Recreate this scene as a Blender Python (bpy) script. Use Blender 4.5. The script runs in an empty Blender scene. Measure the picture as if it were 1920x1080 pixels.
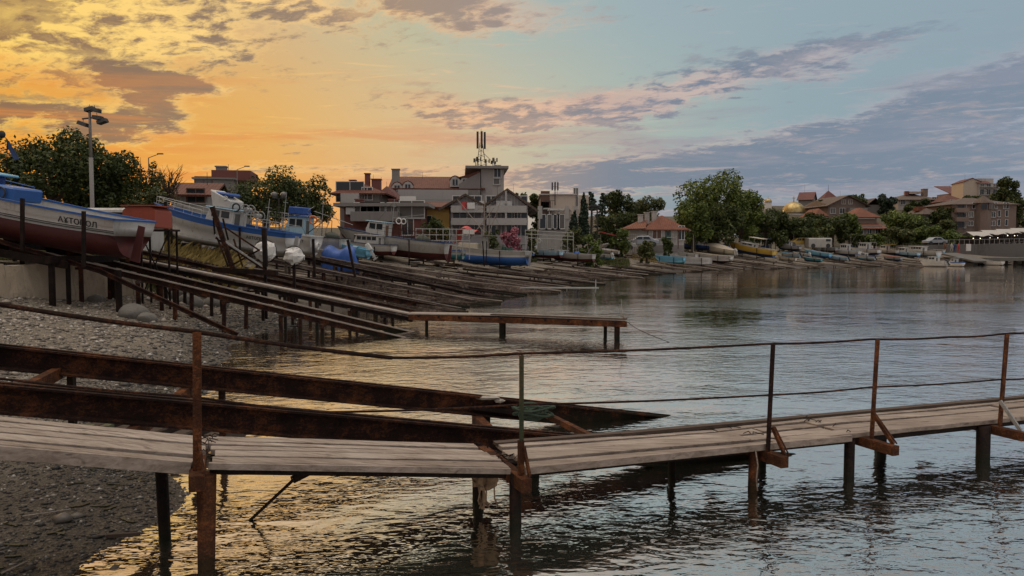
import bpy, math, random
import numpy as np
from mathutils import Vector, Matrix, Euler, noise as mnoise
R = math.radians
C = bpy.context.scene.collection
scene = bpy.context.scene

# ------------------------------------------------------------------ camera
F = 1423.0
PITCH = math.atan(73.0 / F)
EYE = Vector((0, 0, 2.5))
cd = bpy.data.cameras.new('camera'); cam = bpy.data.objects.new('camera', cd); C.objects.link(cam)
cam.location = EYE; cam.rotation_euler = (R(90) - PITCH, 0, 0)
cd.sensor_width = 36.0; cd.lens = F / 1920 * 36; cd.clip_start = 0.1; cd.clip_end = 6000
scene.camera = cam
scene.view_settings.view_transform = 'Standard'; scene.view_settings.look = 'None'
scene.view_settings.exposure = 0.0; scene.view_settings.gamma = 1.0
scene.view_settings.use_curve_mapping = False
scene.cycles.max_bounces = 5; scene.cycles.diffuse_bounces = 2; scene.cycles.glossy_bounces = 3
scene.cycles.transparent_max_bounces = 4

# ------------------------------------------------------------------ world: dusk sky with clouds, by direction
def srgb(r, g, b):
    f = lambda c: (c / 255 / 12.92) if c <= 10 else ((c / 255 + .055) / 1.055) ** 2.4
    return (f(r), f(g), f(b), 1)

class E:                                   # tiny expression wrapper over math nodes
    def __init__(s, nt, sock): s.nt = nt; s.s = sock
    def op(s, o, *a):
        n = s.nt.nodes.new('ShaderNodeMath'); n.operation = o
        for i, x in enumerate((s,) + a):
            if isinstance(x, E): s.nt.links.new(x.s, n.inputs[i])
            else: n.inputs[i].default_value = x
        return E(s.nt, n.outputs[0])
    def __add__(s, o): return s.op('ADD', o)
    def __sub__(s, o): return s.op('SUBTRACT', o)
    def __mul__(s, o): return s.op('MULTIPLY', o)
    def __truediv__(s, o): return s.op('DIVIDE', o)
    def clamp(s): n = s.op('ADD', 0.0); n.s.node.use_clamp = True; return n
def smooth(e, a, b):
    n = e.nt.nodes.new('ShaderNodeMapRange'); n.interpolation_type = 'SMOOTHSTEP'
    e.nt.links.new(e.s, n.inputs[0]); n.inputs[1].default_value = a; n.inputs[2].default_value = b
    return E(e.nt, n.outputs[0])
def ramp(e, stops, lo, hi):
    m = (e - lo) / (hi - lo)
    n = e.nt.nodes.new('ShaderNodeValToRGB'); e.nt.links.new(m.s, n.inputs[0])
    cr = n.color_ramp
    while len(cr.elements) > 1: cr.elements.remove(cr.elements[-1])
    for i, (p, c) in enumerate(stops):
        el = cr.elements[0] if i == 0 else cr.elements.new((p - lo) / (hi - lo))
        el.position = (p - lo) / (hi - lo); el.color = c
    return n.outputs[0]
def mixc(nt, fac, a, b, mode='MIX'):
    n = nt.nodes.new('ShaderNodeMix'); n.data_type = 'RGBA'; n.blend_type = mode; n.clamp_factor = True
    if isinstance(fac, E): nt.links.new(fac.s, n.inputs[0])
    elif hasattr(fac, 'node'): nt.links.new(fac, n.inputs[0])
    else: n.inputs[0].default_value = fac
    for i, x in ((6, a), (7, b)):
        if hasattr(x, 'node'): nt.links.new(x, n.inputs[i])
        else: n.inputs[i].default_value = x
    return n.outputs[2]

world = bpy.data.worlds.new('World'); scene.world = world; world.use_nodes = True
wt = world.node_tree; wt.nodes.clear()
tc = wt.nodes.new('ShaderNodeTexCoord')
sep = wt.nodes.new('ShaderNodeSeparateXYZ'); wt.links.new(tc.outputs['Generated'], sep.inputs[0])
wx, wy, wz = (E(wt, sep.outputs[i]) for i in range(3))
az = wx.op('ARCTAN2', wy) * (180 / math.pi)
el = wz.op('ARCSINE') * (180 / math.pi)
ela = el.op('ABSOLUTE')
BK = [(.30, .29, .31, 1), (.36, .35, .37, 1), (.62, .60, .62, 1)]
S_H = [(-180, BK[0]), (-90, srgb(150, 130, 120)), (-50, srgb(235, 150, 60)), (-34, srgb(246, 156, 40)), (-24, srgb(243, 154, 56)), (-15, srgb(238, 166, 88)),
       (-8, srgb(224, 172, 124)), (0, srgb(188, 172, 154)), (7, srgb(140, 150, 160)), (20, srgb(122, 140, 154)), (36, srgb(124, 140, 154)), (90, (.25, .26, .28, 1)), (180, BK[0])]
S_M = [(-180, BK[1]), (-90, srgb(160, 140, 115)), (-50, srgb(240, 178, 80)), (-34, srgb(232, 160, 62)), (-18, srgb(228, 176, 100)), (-8, srgb(218, 186, 138)),
       (0, srgb(200, 190, 160)), (9, srgb(172, 184, 174)), (20, srgb(146, 166, 174)), (36, srgb(140, 160, 172)), (90, (.28, .29, .31, 1)), (180, BK[1])]
S_T = [(-180, BK[2]), (-90, srgb(150, 140, 130)), (-50, srgb(212, 176, 116)), (-34, srgb(222, 172, 108)), (-18, srgb(212, 180, 136)), (-8, srgb(188, 188, 160)),
       (0, srgb(168, 182, 176)), (10, srgb(156, 174, 180)), (22, srgb(148, 168, 178)), (36, srgb(144, 163, 175)), (90, (.4, .4, .42, 1)), (180, BK[2])]
cH, cM, cT = (ramp(az, s, -180, 180) for s in (S_H, S_M, S_T))
c = mixc(wt, smooth(ela, 1.0, 9.0), cH, cM)
c = mixc(wt, smooth(ela, 8.0, 18.0), c, cT)
cU = ramp(az, [(-180, (.46, .44, .45, 1)), (-70, (.70, .56, .40, 1)), (-34, (1.05, .72, .42, 1)), (-15, (.98, .76, .52, 1)), (0, (.78, .68, .58, 1)), (12, (.52, .50, .48, 1)), (24, (.40, .40, .40, 1)), (60, (.36, .36, .37, 1)), (180, (.46, .44, .45, 1))], -180, 180)
c = mixc(wt, smooth(ela, 19, 32), c, cU)
c = mixc(wt, smooth(ela, 42, 72), c, (2.1, 1.95, 1.8, 1))
# cloud noise, on a layer overhead so that it flattens toward the horizon
hz = ela * 0.017453 + 0.16
px_ = wx / hz; py_ = wy / hz
cmb = wt.nodes.new('ShaderNodeCombineXYZ'); wt.links.new((px_ * 1.0 + py_ * .35).s, cmb.inputs[0]); wt.links.new((py_ * 1.15).s, cmb.inputs[1])
def wnoise(vec, sc, det, rough, dist, off):
    n = wt.nodes.new('ShaderNodeTexNoise'); n.inputs['Scale'].default_value = sc; n.inputs['Detail'].default_value = det
    n.inputs['Roughness'].default_value = rough; n.inputs['Distortion'].default_value = dist
    mp = wt.nodes.new('ShaderNodeMapping'); mp.inputs['Location'].default_value = off
    wt.links.new(vec, mp.inputs[0]); wt.links.new(mp.outputs[0], n.inputs[0]); return E(wt, n.outputs[0])
n1 = wnoise(cmb.outputs[0], 1.5, 9, .62, .5, (3.1, 1.7, 0))
n2 = wnoise(cmb.outputs[0], 4.2, 8, .68, .4, (7.4, 2.2, 0))
n3 = wnoise(cmb.outputs[0], 11, 6, .65, .3, (1.4, 8.2, 0))
def ang(px, py):
    a = math.atan((px - 960) / F); return math.degrees(a), math.degrees(math.atan((467 - py) / F * math.cos(a)))
azw = az + (n1 - .5) * 5; elw = el + (n2 - .5) * 3
def blob(px, py, sx, sy, rot, amp):          # soft ellipse in azimuth / elevation
    a0, e0 = ang(px, py); sx *= 57.3 / F; sy *= 57.3 / F
    ca, sa = math.cos(R(rot)), math.sin(R(rot))
    da, de = azw - a0, elw - e0
    u = (da * ca + de * sa) / sx; v = (de * ca - da * sa) / sy
    return (u * u + v * v).op('MULTIPLY', -1.0).op('EXPONENT') * amp
def total(bl):
    t = None
    for b in bl: t = blob(*b) if t is None else t + blob(*b)
    return t
broken = total([(90, 90, 230, 60, -4, .36), (330, 60, 230, 48, -8, .36), (560, 20, 260, 40, -6, .34), (60, 20, 200, 60, 0, .36),
                (30, 245, 150, 40, 0, .12), (1330, 15, 130, 26, 12, .30), (880, 215, 150, 32, -4, .42), (1090, 205, 230, 38, 8, .46),
                (1140, 278, 110, 14, 6, .27), (560, 275, 60, 10, 0, .22), (1280, 178, 190, 30, 14, .34), (1560, 110, 160, 30, 12, .3), (-350, 120, 300, 120, 0, .3), (250, -120, 600, 90, 0, .3)])
solid = total([(255, 146, 120, 22, -8, .50), (360, 158, 80, 16, -6, .36), (290, 195, 66, 34, -45, .50), (90, 214, 170, 24, 2, .48), (230, 258, 60, 22, 0, .36), (60, 22, 90, 32, 0, .25),
               (860, 22, 190, 42, -6, .44), (735, 8, 120, 30, 0, .22), (1620, 245, 380, 34, 9, .36), (1850, 160, 230, 50, 16, .36), (1560, 125, 130, 22, 8, .30),
               (1180, 326, 220, 28, 3, .56), (1480, 320, 330, 40, -2, .52), (1800, 330, 260, 44, 0, .26), (2300, 200, 400, 120, 10, .4), (450, 318, 220, 14, 0, .30), (800, 322, 170, 12, 0, .32),
               (1100, 235, 220, 16, 0, .18), (220, 250, 50, 14, 0, .2)])
nz = n1 * .34 + n2 * .34 + n3 * .32
dens_b = smooth(broken + (nz - .5) * 2.3 - .03, .10, .42)
dens_s = smooth(solid + (nz - .5) * 1.7, .10, .42)
core = smooth(solid + (nz - .5) * 1.7 + (n3 - .5) * .5, .18, .48)
coreb = smooth(broken + (n1 * .5 + n2 * .5 - .5) * 2.6, .28, .60)
LIT = [(-180, srgb(120, 130, 148)), (-60, srgb(255, 190, 90)), (-34, srgb(255, 214, 112)), (-18, srgb(255, 214, 140)), (-8, srgb(246, 196, 140)), (2, srgb(226, 186, 158)), (12, srgb(200, 180, 172)),
       (30, srgb(172, 172, 184)), (60, srgb(140, 150, 165)), (180, srgb(120, 130, 148))]
DRK = [(-180, srgb(95, 105, 125)), (-60, srgb(150, 115, 80)), (-34, srgb(140, 108, 82)), (-20, srgb(140, 120, 104)), (-8, srgb(165, 140, 122)), (2, srgb(152, 140, 138)), (8, srgb(122, 131, 147)), (20, srgb(118, 132, 150)),
       (36, srgb(126, 140, 158)), (60, srgb(105, 118, 138)), (180, srgb(95, 105, 125))]
lit = ramp(az, LIT, -180, 180); drk = ramp(az, DRK, -180, 180)
cb = mixc(wt, smooth(n1 * .2 + n2 * .4 + n3 * .4 + (solid * .12), .46, .56), lit, drk)
c = mixc(wt, dens_b * .96, c, cb)
cs = mixc(wt, core, lit, drk)
c = mixc(wt, dens_s * .92, c, cs)
strv = wt.nodes.new('ShaderNodeCombineXYZ'); wt.links.new((az * .055 + el * .02).s, strv.inputs[0]); wt.links.new((el * .55 - az * .012).s, strv.inputs[1])
n4 = wnoise(strv.outputs[0], 1.0, 8, .62, .5, (5, 1, 0)); STC = ramp(az, [(-60, srgb(225, 130, 50)), (-34, srgb(232, 142, 60)), (-18, srgb(226, 146, 82)), (-6, srgb(214, 152, 116)), (4, srgb(186, 158, 150)), (14, srgb(150, 150, 162)), (36, srgb(150, 152, 166))], -180, 180)
c = mixc(wt, smooth(n4, .47, .64) * smooth(ela, 16, 5) * .75, c, STC)
fil = wnoise(strv.outputs[0], 2.6, 8, .7, .8, (2, 9, 0)); LTC = ramp(az, [(-60, srgb(255, 205, 90)), (-34, srgb(255, 206, 92)), (-14, srgb(255, 204, 122)), (0, srgb(238, 196, 160)), (14, srgb(205, 184, 178)), (36, srgb(180, 178, 186))], -180, 180)
c = mixc(wt, smooth(fil, .56, .70) * smooth(ela, 22, 8) * .55, c, LTC)
streak = smooth(n2 * .55 + n3 * .45, .5, .68) * smooth(az, 2, 20) * smooth(solid, .15, .4)
c = mixc(wt, streak * .40, c, srgb(205, 180, 172))
sky = wt.nodes.new('ShaderNodeTexSky'); sky.sky_type = 'NISHITA'; sky.sun_disc = False
SUN_AZ, SUN_EL = R(-40), R(4)
sky.sun_elevation = SUN_EL; sky.sun_rotation = SUN_AZ
nis = wt.nodes.new('ShaderNodeVectorMath'); nis.operation = 'SCALE'; wt.links.new(sky.outputs[0], nis.inputs[0]); nis.inputs['Scale'].default_value = .0012
addn = wt.nodes.new('ShaderNodeVectorMath'); addn.operation = 'ADD'; wt.links.new(c, addn.inputs[0]); wt.links.new(nis.outputs[0], addn.inputs[1])
bg = wt.nodes.new('ShaderNodeBackground'); wt.links.new(addn.outputs[0], bg.inputs[0]); bg.inputs[1].default_value = 1.0
wo = wt.nodes.new('ShaderNodeOutputWorld'); wt.links.new(bg.outputs[0], wo.inputs[0])

sd = bpy.data.lights.new('sun', 'SUN'); sun = bpy.data.objects.new('sun', sd); C.objects.link(sun)
sd.energy = .55; sd.angle = R(14); sd.color = (1, .68, .38)
sdir = Vector((math.sin(SUN_AZ) * math.cos(SUN_EL), math.cos(SUN_AZ) * math.cos(SUN_EL), math.sin(SUN_EL + R(5))))
sun.rotation_euler = sdir.to_track_quat('Z', 'Y').to_euler()

# ------------------------------------------------------------------ pixel -> world helpers (used to read positions off the photograph)
_f = Vector((0, math.cos(PITCH), -math.sin(PITCH))); _u = Vector((0, math.sin(PITCH), math.cos(PITCH)))
def ray(px, py): return _f + Vector((1, 0, 0)) * ((px - 960) / F) + _u * ((540 - py) / F)
def at(px, py, Y): d = ray(px, py); return EYE + d * (Y / d.y)
def onz(px, py, z): d = ray(px, py); return EYE + d * ((z - EYE.z) / d.z)

# ------------------------------------------------------------------ materials
MATS = {}
def new_mat(name):
    m = bpy.data.materials.new(name); m.use_nodes = True; nt = m.node_tree
    b = nt.nodes['Principled BSDF']; return m, nt, b
def coords(nt, kind='Object', scale=(1, 1, 1), rot=(0, 0, 0)):
    t = nt.nodes.new('ShaderNodeTexCoord'); mp = nt.nodes.new('ShaderNodeMapping')
    mp.inputs['Scale'].default_value = scale; mp.inputs['Rotation'].default_value = rot
    nt.links.new(t.outputs[kind], mp.inputs[0]); return mp.outputs[0]
def tnoise(nt, vec, sc, det=4, rough=.6, dist=0, out=0):
    n = nt.nodes.new('ShaderNodeTexNoise'); n.inputs['Scale'].default_value = sc; n.inputs['Detail'].default_value = det
    n.inputs['Roughness'].default_value = rough; n.inputs['Distortion'].default_value = dist
    nt.links.new(vec, n.inputs[0]); return E(nt, n.outputs[out])
def bump(nt, b, h, dist, strength=1.0):
    n = nt.nodes.new('ShaderNodeBump'); n.inputs['Distance'].default_value = dist; n.inputs['Strength'].default_value = strength
    nt.links.new(h.s, n.inputs['Height']); nt.links.new(n.outputs[0], b.inputs['Normal']); return n
def col(*c): return (c[0], c[1], c[2], 1)
def paint(name, c, rough=.45, dirt=.35, dc=(.12, .09, .06), sc=2.5, bumpd=.004, metal=0, streak=True):
    if name in MATS: return MATS[name]
    m, nt, b = new_mat(name)
    v = coords(nt, 'Object', (1, 1, .35) if streak else (1, 1, 1))
    n = tnoise(nt, v, sc, 6, .7, .4); n_ = tnoise(nt, coords(nt), sc * 9, 4, .7)
    f = smooth(n * .65 + n_ * .35, .5, .68) * dirt
    cc = mixc(nt, f, col(*c), col(*dc))
    cc = mixc(nt, (n_ * .5) * .5, cc, col(c[0] * .72, c[1] * .72, c[2] * .72))
    if streak:      # run-off stains
        st_ = tnoise(nt, coords(nt, 'Object', (1, 1, .09)), sc * 4, 5, .7, .2); st2_ = tnoise(nt, coords(nt), sc * .7, 3, .6)
        cc = mixc(nt, smooth(st_, .54, .72) * smooth(st2_, .42, .6) * dirt * 1.1, cc, col(*[x * .8 for x in dc]))
    nt.links.new(cc, b.inputs['Base Color']); b.inputs['Roughness'].default_value = rough; b.inputs['Metallic'].default_value = metal
    bump(nt, b, n_, bumpd); MATS[name] = m; return m
def rust_mat(name, dark, mid, light, rough=.8, sc=3.0):
    m, nt, b = new_mat(name); v = coords(nt)
    n = tnoise(nt, v, sc, 7, .7, .3); n2_ = tnoise(nt, v, sc * 14, 5, .75)
    flake = tnoise(nt, coords(nt, 'Object', (1, 1, 2.5)), sc * 4.5, 6, .8, .8)
    c1 = ramp(n * .45 + n2_ * .25 + flake * .3, [(.38, col(*dark)), (.5, col(*mid)), (.62, col(*light))], 0, 1)
    ge = nt.nodes.new('ShaderNodeNewGeometry'); sx = nt.nodes.new('ShaderNodeSeparateXYZ'); nt.links.new(ge.outputs['Position'], sx.inputs[0])   # weed and slime band of the posts standing in water
    c1 = mixc(nt, smooth(E(nt, sx.outputs[2]) + (n - .5) * .4, .20, .05) * .8, c1, col(.013, .014, .008))
    nt.links.new(c1, b.inputs['Base Color']); b.inputs['Roughness'].default_value = rough
    b.inputs['Specular IOR Level'].default_value = .12
    bump(nt, b, n2_ + n * .8, .014); MATS[name] = m; return m
rust = rust_mat('rusty_steel', (.007, .005, .005), (.024, .012, .009), (.14, .05, .02))
rust_b = rust_mat('bright_rust', (.022, .011, .008), (.07, .028, .014), (.24, .085, .028), .8, 4.5)
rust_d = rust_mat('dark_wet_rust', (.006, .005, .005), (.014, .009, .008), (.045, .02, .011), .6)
rust_f = rust_mat('weathered_rail', (.025, .017, .014), (.075, .052, .042), (.24, .19, .155), .7, .8)
steel_grey = rust_mat('grey_galvanised_steel', (.22, .22, .22), (.3, .3, .29), (.38, .36, .34), .5)
post_green = rust_mat('green_flaking_paint_post', (.022, .045, .028), (.05, .055, .03), (.15, .07, .03))
def wood_mat(name, a, b_, c_, axis=0, sc=1.0, island=True):
    m, nt, b = new_mat(name)
    s = [22, 22, 22]; s[axis] = .9
    v = coords(nt, 'Object', tuple(x * sc for x in s), (0, 0, 0))
    n = tnoise(nt, v, 1.0, 6, .7, .6); big = tnoise(nt, coords(nt, 'Object', (1, 1, 1)), 1.7, 4, .6)
    knots = tnoise(nt, coords(nt, 'Object', (2.2, 9, 9)), 1.3, 3, .5, 1.5)
    cc = ramp(n * .7 + big * .3, [(.32, col(*a)), (.5, col(*b_)), (.7, col(*c_))], 0, 1)
    cc = mixc(nt, smooth(knots, .62, .72) * .6, cc, col(a[0] * .5, a[1] * .45, a[2] * .4))
    if island:
        g = nt.nodes.new('ShaderNodeNewGeometry'); rr = E(nt, g.outputs['Random Per Island'])
        cc = mixc(nt, rr * .42, cc, col(a[0] * .8, a[1] * .75, a[2] * .7))
    nt.links.new(cc, b.inputs['Base Color']); b.inputs['Roughness'].default_value = .85; b.inputs['Specular IOR Level'].default_value = .25
    bump(nt, b, n + knots * .4, .005); MATS[name] = m; return m
plank = wood_mat('weathered_plank', (.12, .09, .07), (.32, .26, .215), (.52, .44, .38))
plank_l = wood_mat('pale_plank', (.22, .18, .15), (.33, .28, .24), (.45, .39, .34))
timber = wood_mat('dark_timber', (.05, .035, .028), (.09, .065, .05), (.15, .11, .085))
concrete = paint('stained_concrete', (.40, .32, .23), .9, .55, (.10, .075, .05), 1.2, .02)
conc_grey = paint('grey_concrete', (.30, .28, .26), .9, .5, (.12, .11, .10), .5, .01)
stone_m = paint('grey_boulder', (.16, .145, .125), .9, .5, (.05, .045, .04), 2.0, .03, streak=False)
glass = None
m, nt, b = new_mat('dark_window_glass'); b.inputs['Base Color'].default_value = (.025, .03, .035, 1); b.inputs['Roughness'].default_value = .08; glass = m
m, nt, b = new_mat('pale_window_glass'); b.inputs['Base Color'].default_value = (.12, .11, .10, 1); b.inputs['Roughness'].default_value = .25; glass_l = m  # paler, rougher glass than the dark panes
def emis(name, c, s):
    m, nt, b = new_mat(name); b.inputs['Base Color'].default_value = col(*c); b.inputs['Emission Color'].default_value = col(*c); b.inputs['Emission Strength'].default_value = s; return m
lamp_m = emis('glowing_lamp', (1, .85, .6), 2.5)
def roof_mat(name, a, c_, sc=1.0):
    m, nt, b = new_mat(name); v = coords(nt)
    n = tnoise(nt, v, .8, 5, .7); n2_ = tnoise(nt, v, 6 , 4, .7)
    w = nt.nodes.new('ShaderNodeTexWave'); w.wave_type = 'BANDS'; w.bands_direction = 'X'; w.inputs['Scale'].default_value = 1.3 * sc; nt.links.new(v, w.inputs[0])
    w2 = nt.nodes.new('ShaderNodeTexWave'); w2.wave_type = 'BANDS'; w2.bands_direction = 'Z'; w2.wave_profile = 'SAW'; w2.inputs['Scale'].default_value = 1.6 * sc; nt.links.new(v, w2.inputs[0])
    wv = E(nt, w.outputs['Fac']); wv2 = E(nt, w2.outputs['Fac'])
    cc = ramp(n * .5 + n2_ * .5, [(.32, col(*[x * .5 for x in a])), (.5, col(*a)), (.7, col(*c_))], 0, 1)
    cc = mixc(nt, wv * .25 + wv2 * .2, cc, col(*[x * .35 for x in a]))
    nt.links.new(cc, b.inputs['Base Color']); b.inputs['Roughness'].default_value = .85
    bump(nt, b, wv + wv2, .04); MATS[name] = m; return m
tile_o = roof_mat('orange_roof_tiles', (.21, .075, .042), (.30, .125, .075))
tile_r = roof_mat('old_red_roof_tiles', (.15, .055, .036), (.23, .10, .07))
tile_d = roof_mat('dark_red_roof_tiles', (.16, .06, .05), (.24, .10, .08))
tile_b = roof_mat('brown_roof_tiles', (.13, .09, .07), (.20, .15, .115))

def leaf_mat(name, a, b_, c_):
    m, nt, b = new_mat(name)
    g = nt.nodes.new('ShaderNodeNewGeometry'); rr = E(nt, g.outputs['Random Per Island'])
    n = tnoise(nt, coords(nt), .35, 3, .6)
    cc = ramp(rr * .55 + n * .45, [(.2, col(*a)), (.5, col(*b_)), (.8, col(*c_))], 0, 1)
    nt.links.new(cc, b.inputs['Base Color']); b.inputs['Roughness'].default_value = .6; b.inputs['Specular IOR Level'].default_value = .25
    tr = nt.nodes.new('ShaderNodeBsdfTranslucent'); nt.links.new(cc, tr.inputs[0])
    mx = nt.nodes.new('ShaderNodeMixShader'); mx.inputs[0].default_value = .22
    nt.links.new(b.outputs[0], mx.inputs[1]); nt.links.new(tr.outputs[0], mx.inputs[2])
    nt.links.new(mx.outputs[0], nt.nodes['Material Output'].inputs[0]); MATS[name] = m; return m
leaf_dark = leaf_mat('dark_green_leaves', (.020, .030, .010), (.05, .068, .018), (.11, .12, .03))
leaf_mid = leaf_mat('green_leaves', (.03, .05, .010), (.085, .12, .024), (.20, .23, .05))
leaf_olive = leaf_mat('olive_leaves', (.04, .05, .018), (.085, .095, .03), (.15, .15, .05))
leaf_blue = leaf_mat('pine_needles', (.014, .026, .018), (.03, .05, .03), (.06, .08, .045))
leaf_dry = leaf_mat('dry_twig_leaves', (.05, .035, .02), (.10, .07, .035), (.16, .11, .05))
leaf_pink = leaf_mat('pink_blossom', (.20, .05, .07), (.38, .12, .16), (.5, .25, .28))
straw = leaf_mat('dry_yellow_grass', (.11, .08, .025), (.24, .175, .055), (.38, .29, .10))
bark = paint('bark', (.07, .05, .035), .95, .4, (.03, .02, .015), 4, .02)

# ------------------------------------------------------------------ mesh building
def tag(o, label=None, cat=None, group=None, kind=None):
    if label: o['label'] = label
    if cat: o['category'] = cat
    if group: o['group'] = group
    if kind: o['kind'] = kind
    return o
def thing(name, label, cat, loc=(0, 0, 0), rot=(0, 0, 0), group=None):
    o = bpy.data.objects.new(name, None); C.objects.link(o); o.empty_display_size = .2
    o.location = loc; o.rotation_euler = rot; tag(o, label, cat, group); return o
class MB:
    def __init__(s): s.v = []; s.f = []
    def add(s, vs, fs):
        k = len(s.v); s.v += [tuple(p) for p in vs]; s.f += [tuple(i + k for i in f) for f in fs]; return s
    def box(s, c, d, rz=0):
        cx, cy, cz = c; x, y, z = d[0] / 2, d[1] / 2, d[2] / 2; ca, sa = math.cos(rz), math.sin(rz)
        vs = []
        for dz in (-z, z):
            for dx, dy in ((-x, -y), (x, -y), (x, y), (-x, y)): vs.append((cx + dx * ca - dy * sa, cy + dx * sa + dy * ca, cz + dz))
        return s.add(vs, [(3, 2, 1, 0), (4, 5, 6, 7), (0, 1, 5, 4), (1, 2, 6, 5), (2, 3, 7, 6), (3, 0, 4, 7)])
    def frame(s, p0, p1, up=(0, 0, 1)):
        p0, p1 = Vector(p0), Vector(p1); d = (p1 - p0).normalized(); u = Vector(up)
        if abs(d.dot(u)) > .97: u = Vector((0, 1, 0))
        sd_ = d.cross(u).normalized(); return p0, p1, d, sd_, sd_.cross(d).normalized()
    def prof(s, p0, p1, poly, up=(0, 0, 1), s1=1.0):
        p0, p1, d, a, u = s.frame(p0, p1, up); n = len(poly)
        vs = [p0 + a * x + u * z for x, z in poly] + [p1 + a * (x * s1) + u * (z * s1) for x, z in poly]
        return s.add(vs, [tuple(range(n))[::-1], tuple(range(n, 2 * n))] + [(i, (i + 1) % n, n + (i + 1) % n, n + i) for i in range(n)])
    def bar(s, p0, p1, w, h, up=(0, 0, 1), top=False):
        o = -h if top else -h / 2
        return s.prof(p0, p1, [(-w / 2, o), (w / 2, o), (w / 2, o + h), (-w / 2, o + h)], up)
    def ibeam(s, p0, p1, w, h, tf=.018, tw=.014, up=(0, 0, 1)):   # top of the beam runs p0-p1
        x, t = w / 2, tw / 2
        return s.prof(p0, p1, [(-x, -h), (x, -h), (x, -h + tf), (t, -h + tf * 1.6), (t, -tf * 1.6), (x, -tf), (x, 0), (-x, 0), (-x, -tf), (-t, -tf * 1.6), (-t, -h + tf * 1.6), (-x, -h + tf)], up)
    def tube(s, p0, p1, r0, r1=None, n=8):
        r1 = r0 if r1 is None else r1
        return s.prof(p0, p1, [(r0 * math.cos(2 * math.pi * i / n), r0 * math.sin(2 * math.pi * i / n)) for i in range(n)], s1=r1 / max(r0, 1e-6))
    def path(s, pts, r, n=6):
        for a, b_ in zip(pts, pts[1:]): s.tube(a, b_, r, r, n)
        return s
    def torus(s, c, r, t, ax='y', n=16, m_=6):
        vs = []; fs = []
        for i in range(n):
            a = 2 * math.pi * i / n
            for j in range(m_):
                b_ = 2 * math.pi * j / m_; rr = r + t * math.cos(b_); q = t * math.sin(b_)
                p = (rr * math.cos(a), q, rr * math.sin(a)) if ax == 'y' else ((rr * math.cos(a), rr * math.sin(a), q) if ax == 'z' else (q, rr * math.cos(a), rr * math.sin(a)))
                vs.append((c[0] + p[0], c[1] + p[1], c[2] + p[2]))
                fs.append((i * m_ + j, ((i + 1) % n) * m_ + j, ((i + 1) % n) * m_ + (j + 1) % m_, i * m_ + (j + 1) % m_))
        return s.add(vs, fs)
    def ball(s, c, rx, ry, rz, n=10, m_=6, jit=0, seed=0, low=-1.0):
        rnd = random.Random(seed); vs = []; fs = []
        for j in range(m_ + 1):
            ph = -math.pi / 2 + math.pi * j / m_
            for i in range(n):
                a = 2 * math.pi * i / n; k = 1 + rnd.uniform(-jit, jit)
                vs.append((c[0] + rx * math.cos(ph) * math.cos(a) * k, c[1] + ry * math.cos(ph) * math.sin(a) * k, c[2] + rz * max(low, math.sin(ph)) * k))
        for j in range(m_):
            for i in range(n): fs.append((j * n + i, j * n + (i + 1) % n, (j + 1) * n + (i + 1) % n, (j + 1) * n + i))
        return s.add(vs, fs)
    def build(s, name, mat, parent=None, local=True, smooth_=False, bevel=0):
        me = bpy.data.meshes.new(name)
        vs = s.v
        if parent is not None and not local:
            L = parent.location; vs = [(x - L.x, y - L.y, z - L.z) for x, y, z in vs]
        me.from_pydata(vs, [], s.f); me.materials.append(mat)
        if smooth_: me.shade_smooth()
        o = bpy.data.objects.new(name, me); C.objects.link(o)
        if parent is not None: o.parent = parent
        if bevel:
            md = o.modifiers.new('bevel', 'BEVEL'); md.width = bevel; md.segments = 1; md.limit_method = 'ANGLE'
        return o
def copy_tree(o, parent=None):
    c_ = o.copy(); C.objects.link(c_)
    if parent is not None: c_.parent = parent
    for ch in list(o.children): copy_tree(ch, c_)
    return c_
def bring(m, parent, name, mat, **k): return m.build(name, mat, parent, local=False, **k)

# ------------------------------------------------------------------ terrain
COAST = [(-1.0, -60), (-2.4, 0), (-3.1, 5.8), (-3.9, 8), (-5, 11.5), (-6.3, 15.3), (-7.3, 20.6), (-7.6, 26.7), (-5.4, 38), (-1, 50), (7, 67), (22, 91), (48, 108), (92, 131), (160, 145), (300, 160), (900, 240)]
CP = np.array(COAST, float)
def sdist(X, Y):
    X = np.asarray(X, float); Y = np.asarray(Y, float)
    best = np.full(X.shape, 1e9); sg = np.ones(X.shape)
    for a, b_ in zip(CP, CP[1:]):
        dx, dy = b_ - a; L2 = dx * dx + dy * dy
        t = np.clip(((X - a[0]) * dx + (Y - a[1]) * dy) / L2, 0, 1)
        qx = X - (a[0] + t * dx); qy = Y - (a[1] + t * dy); d = np.hypot(qx, qy)
        cr = dx * qy - dy * qx
        m_ = d < best - 1e-9; best = np.where(m_, d, best); sg = np.where(m_, np.sign(cr), sg)
    return best * sg
def sst(x, a, b_): t = np.clip((x - a) / (b_ - a), 0, 1); return t * t * (3 - 2 * t)
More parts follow.
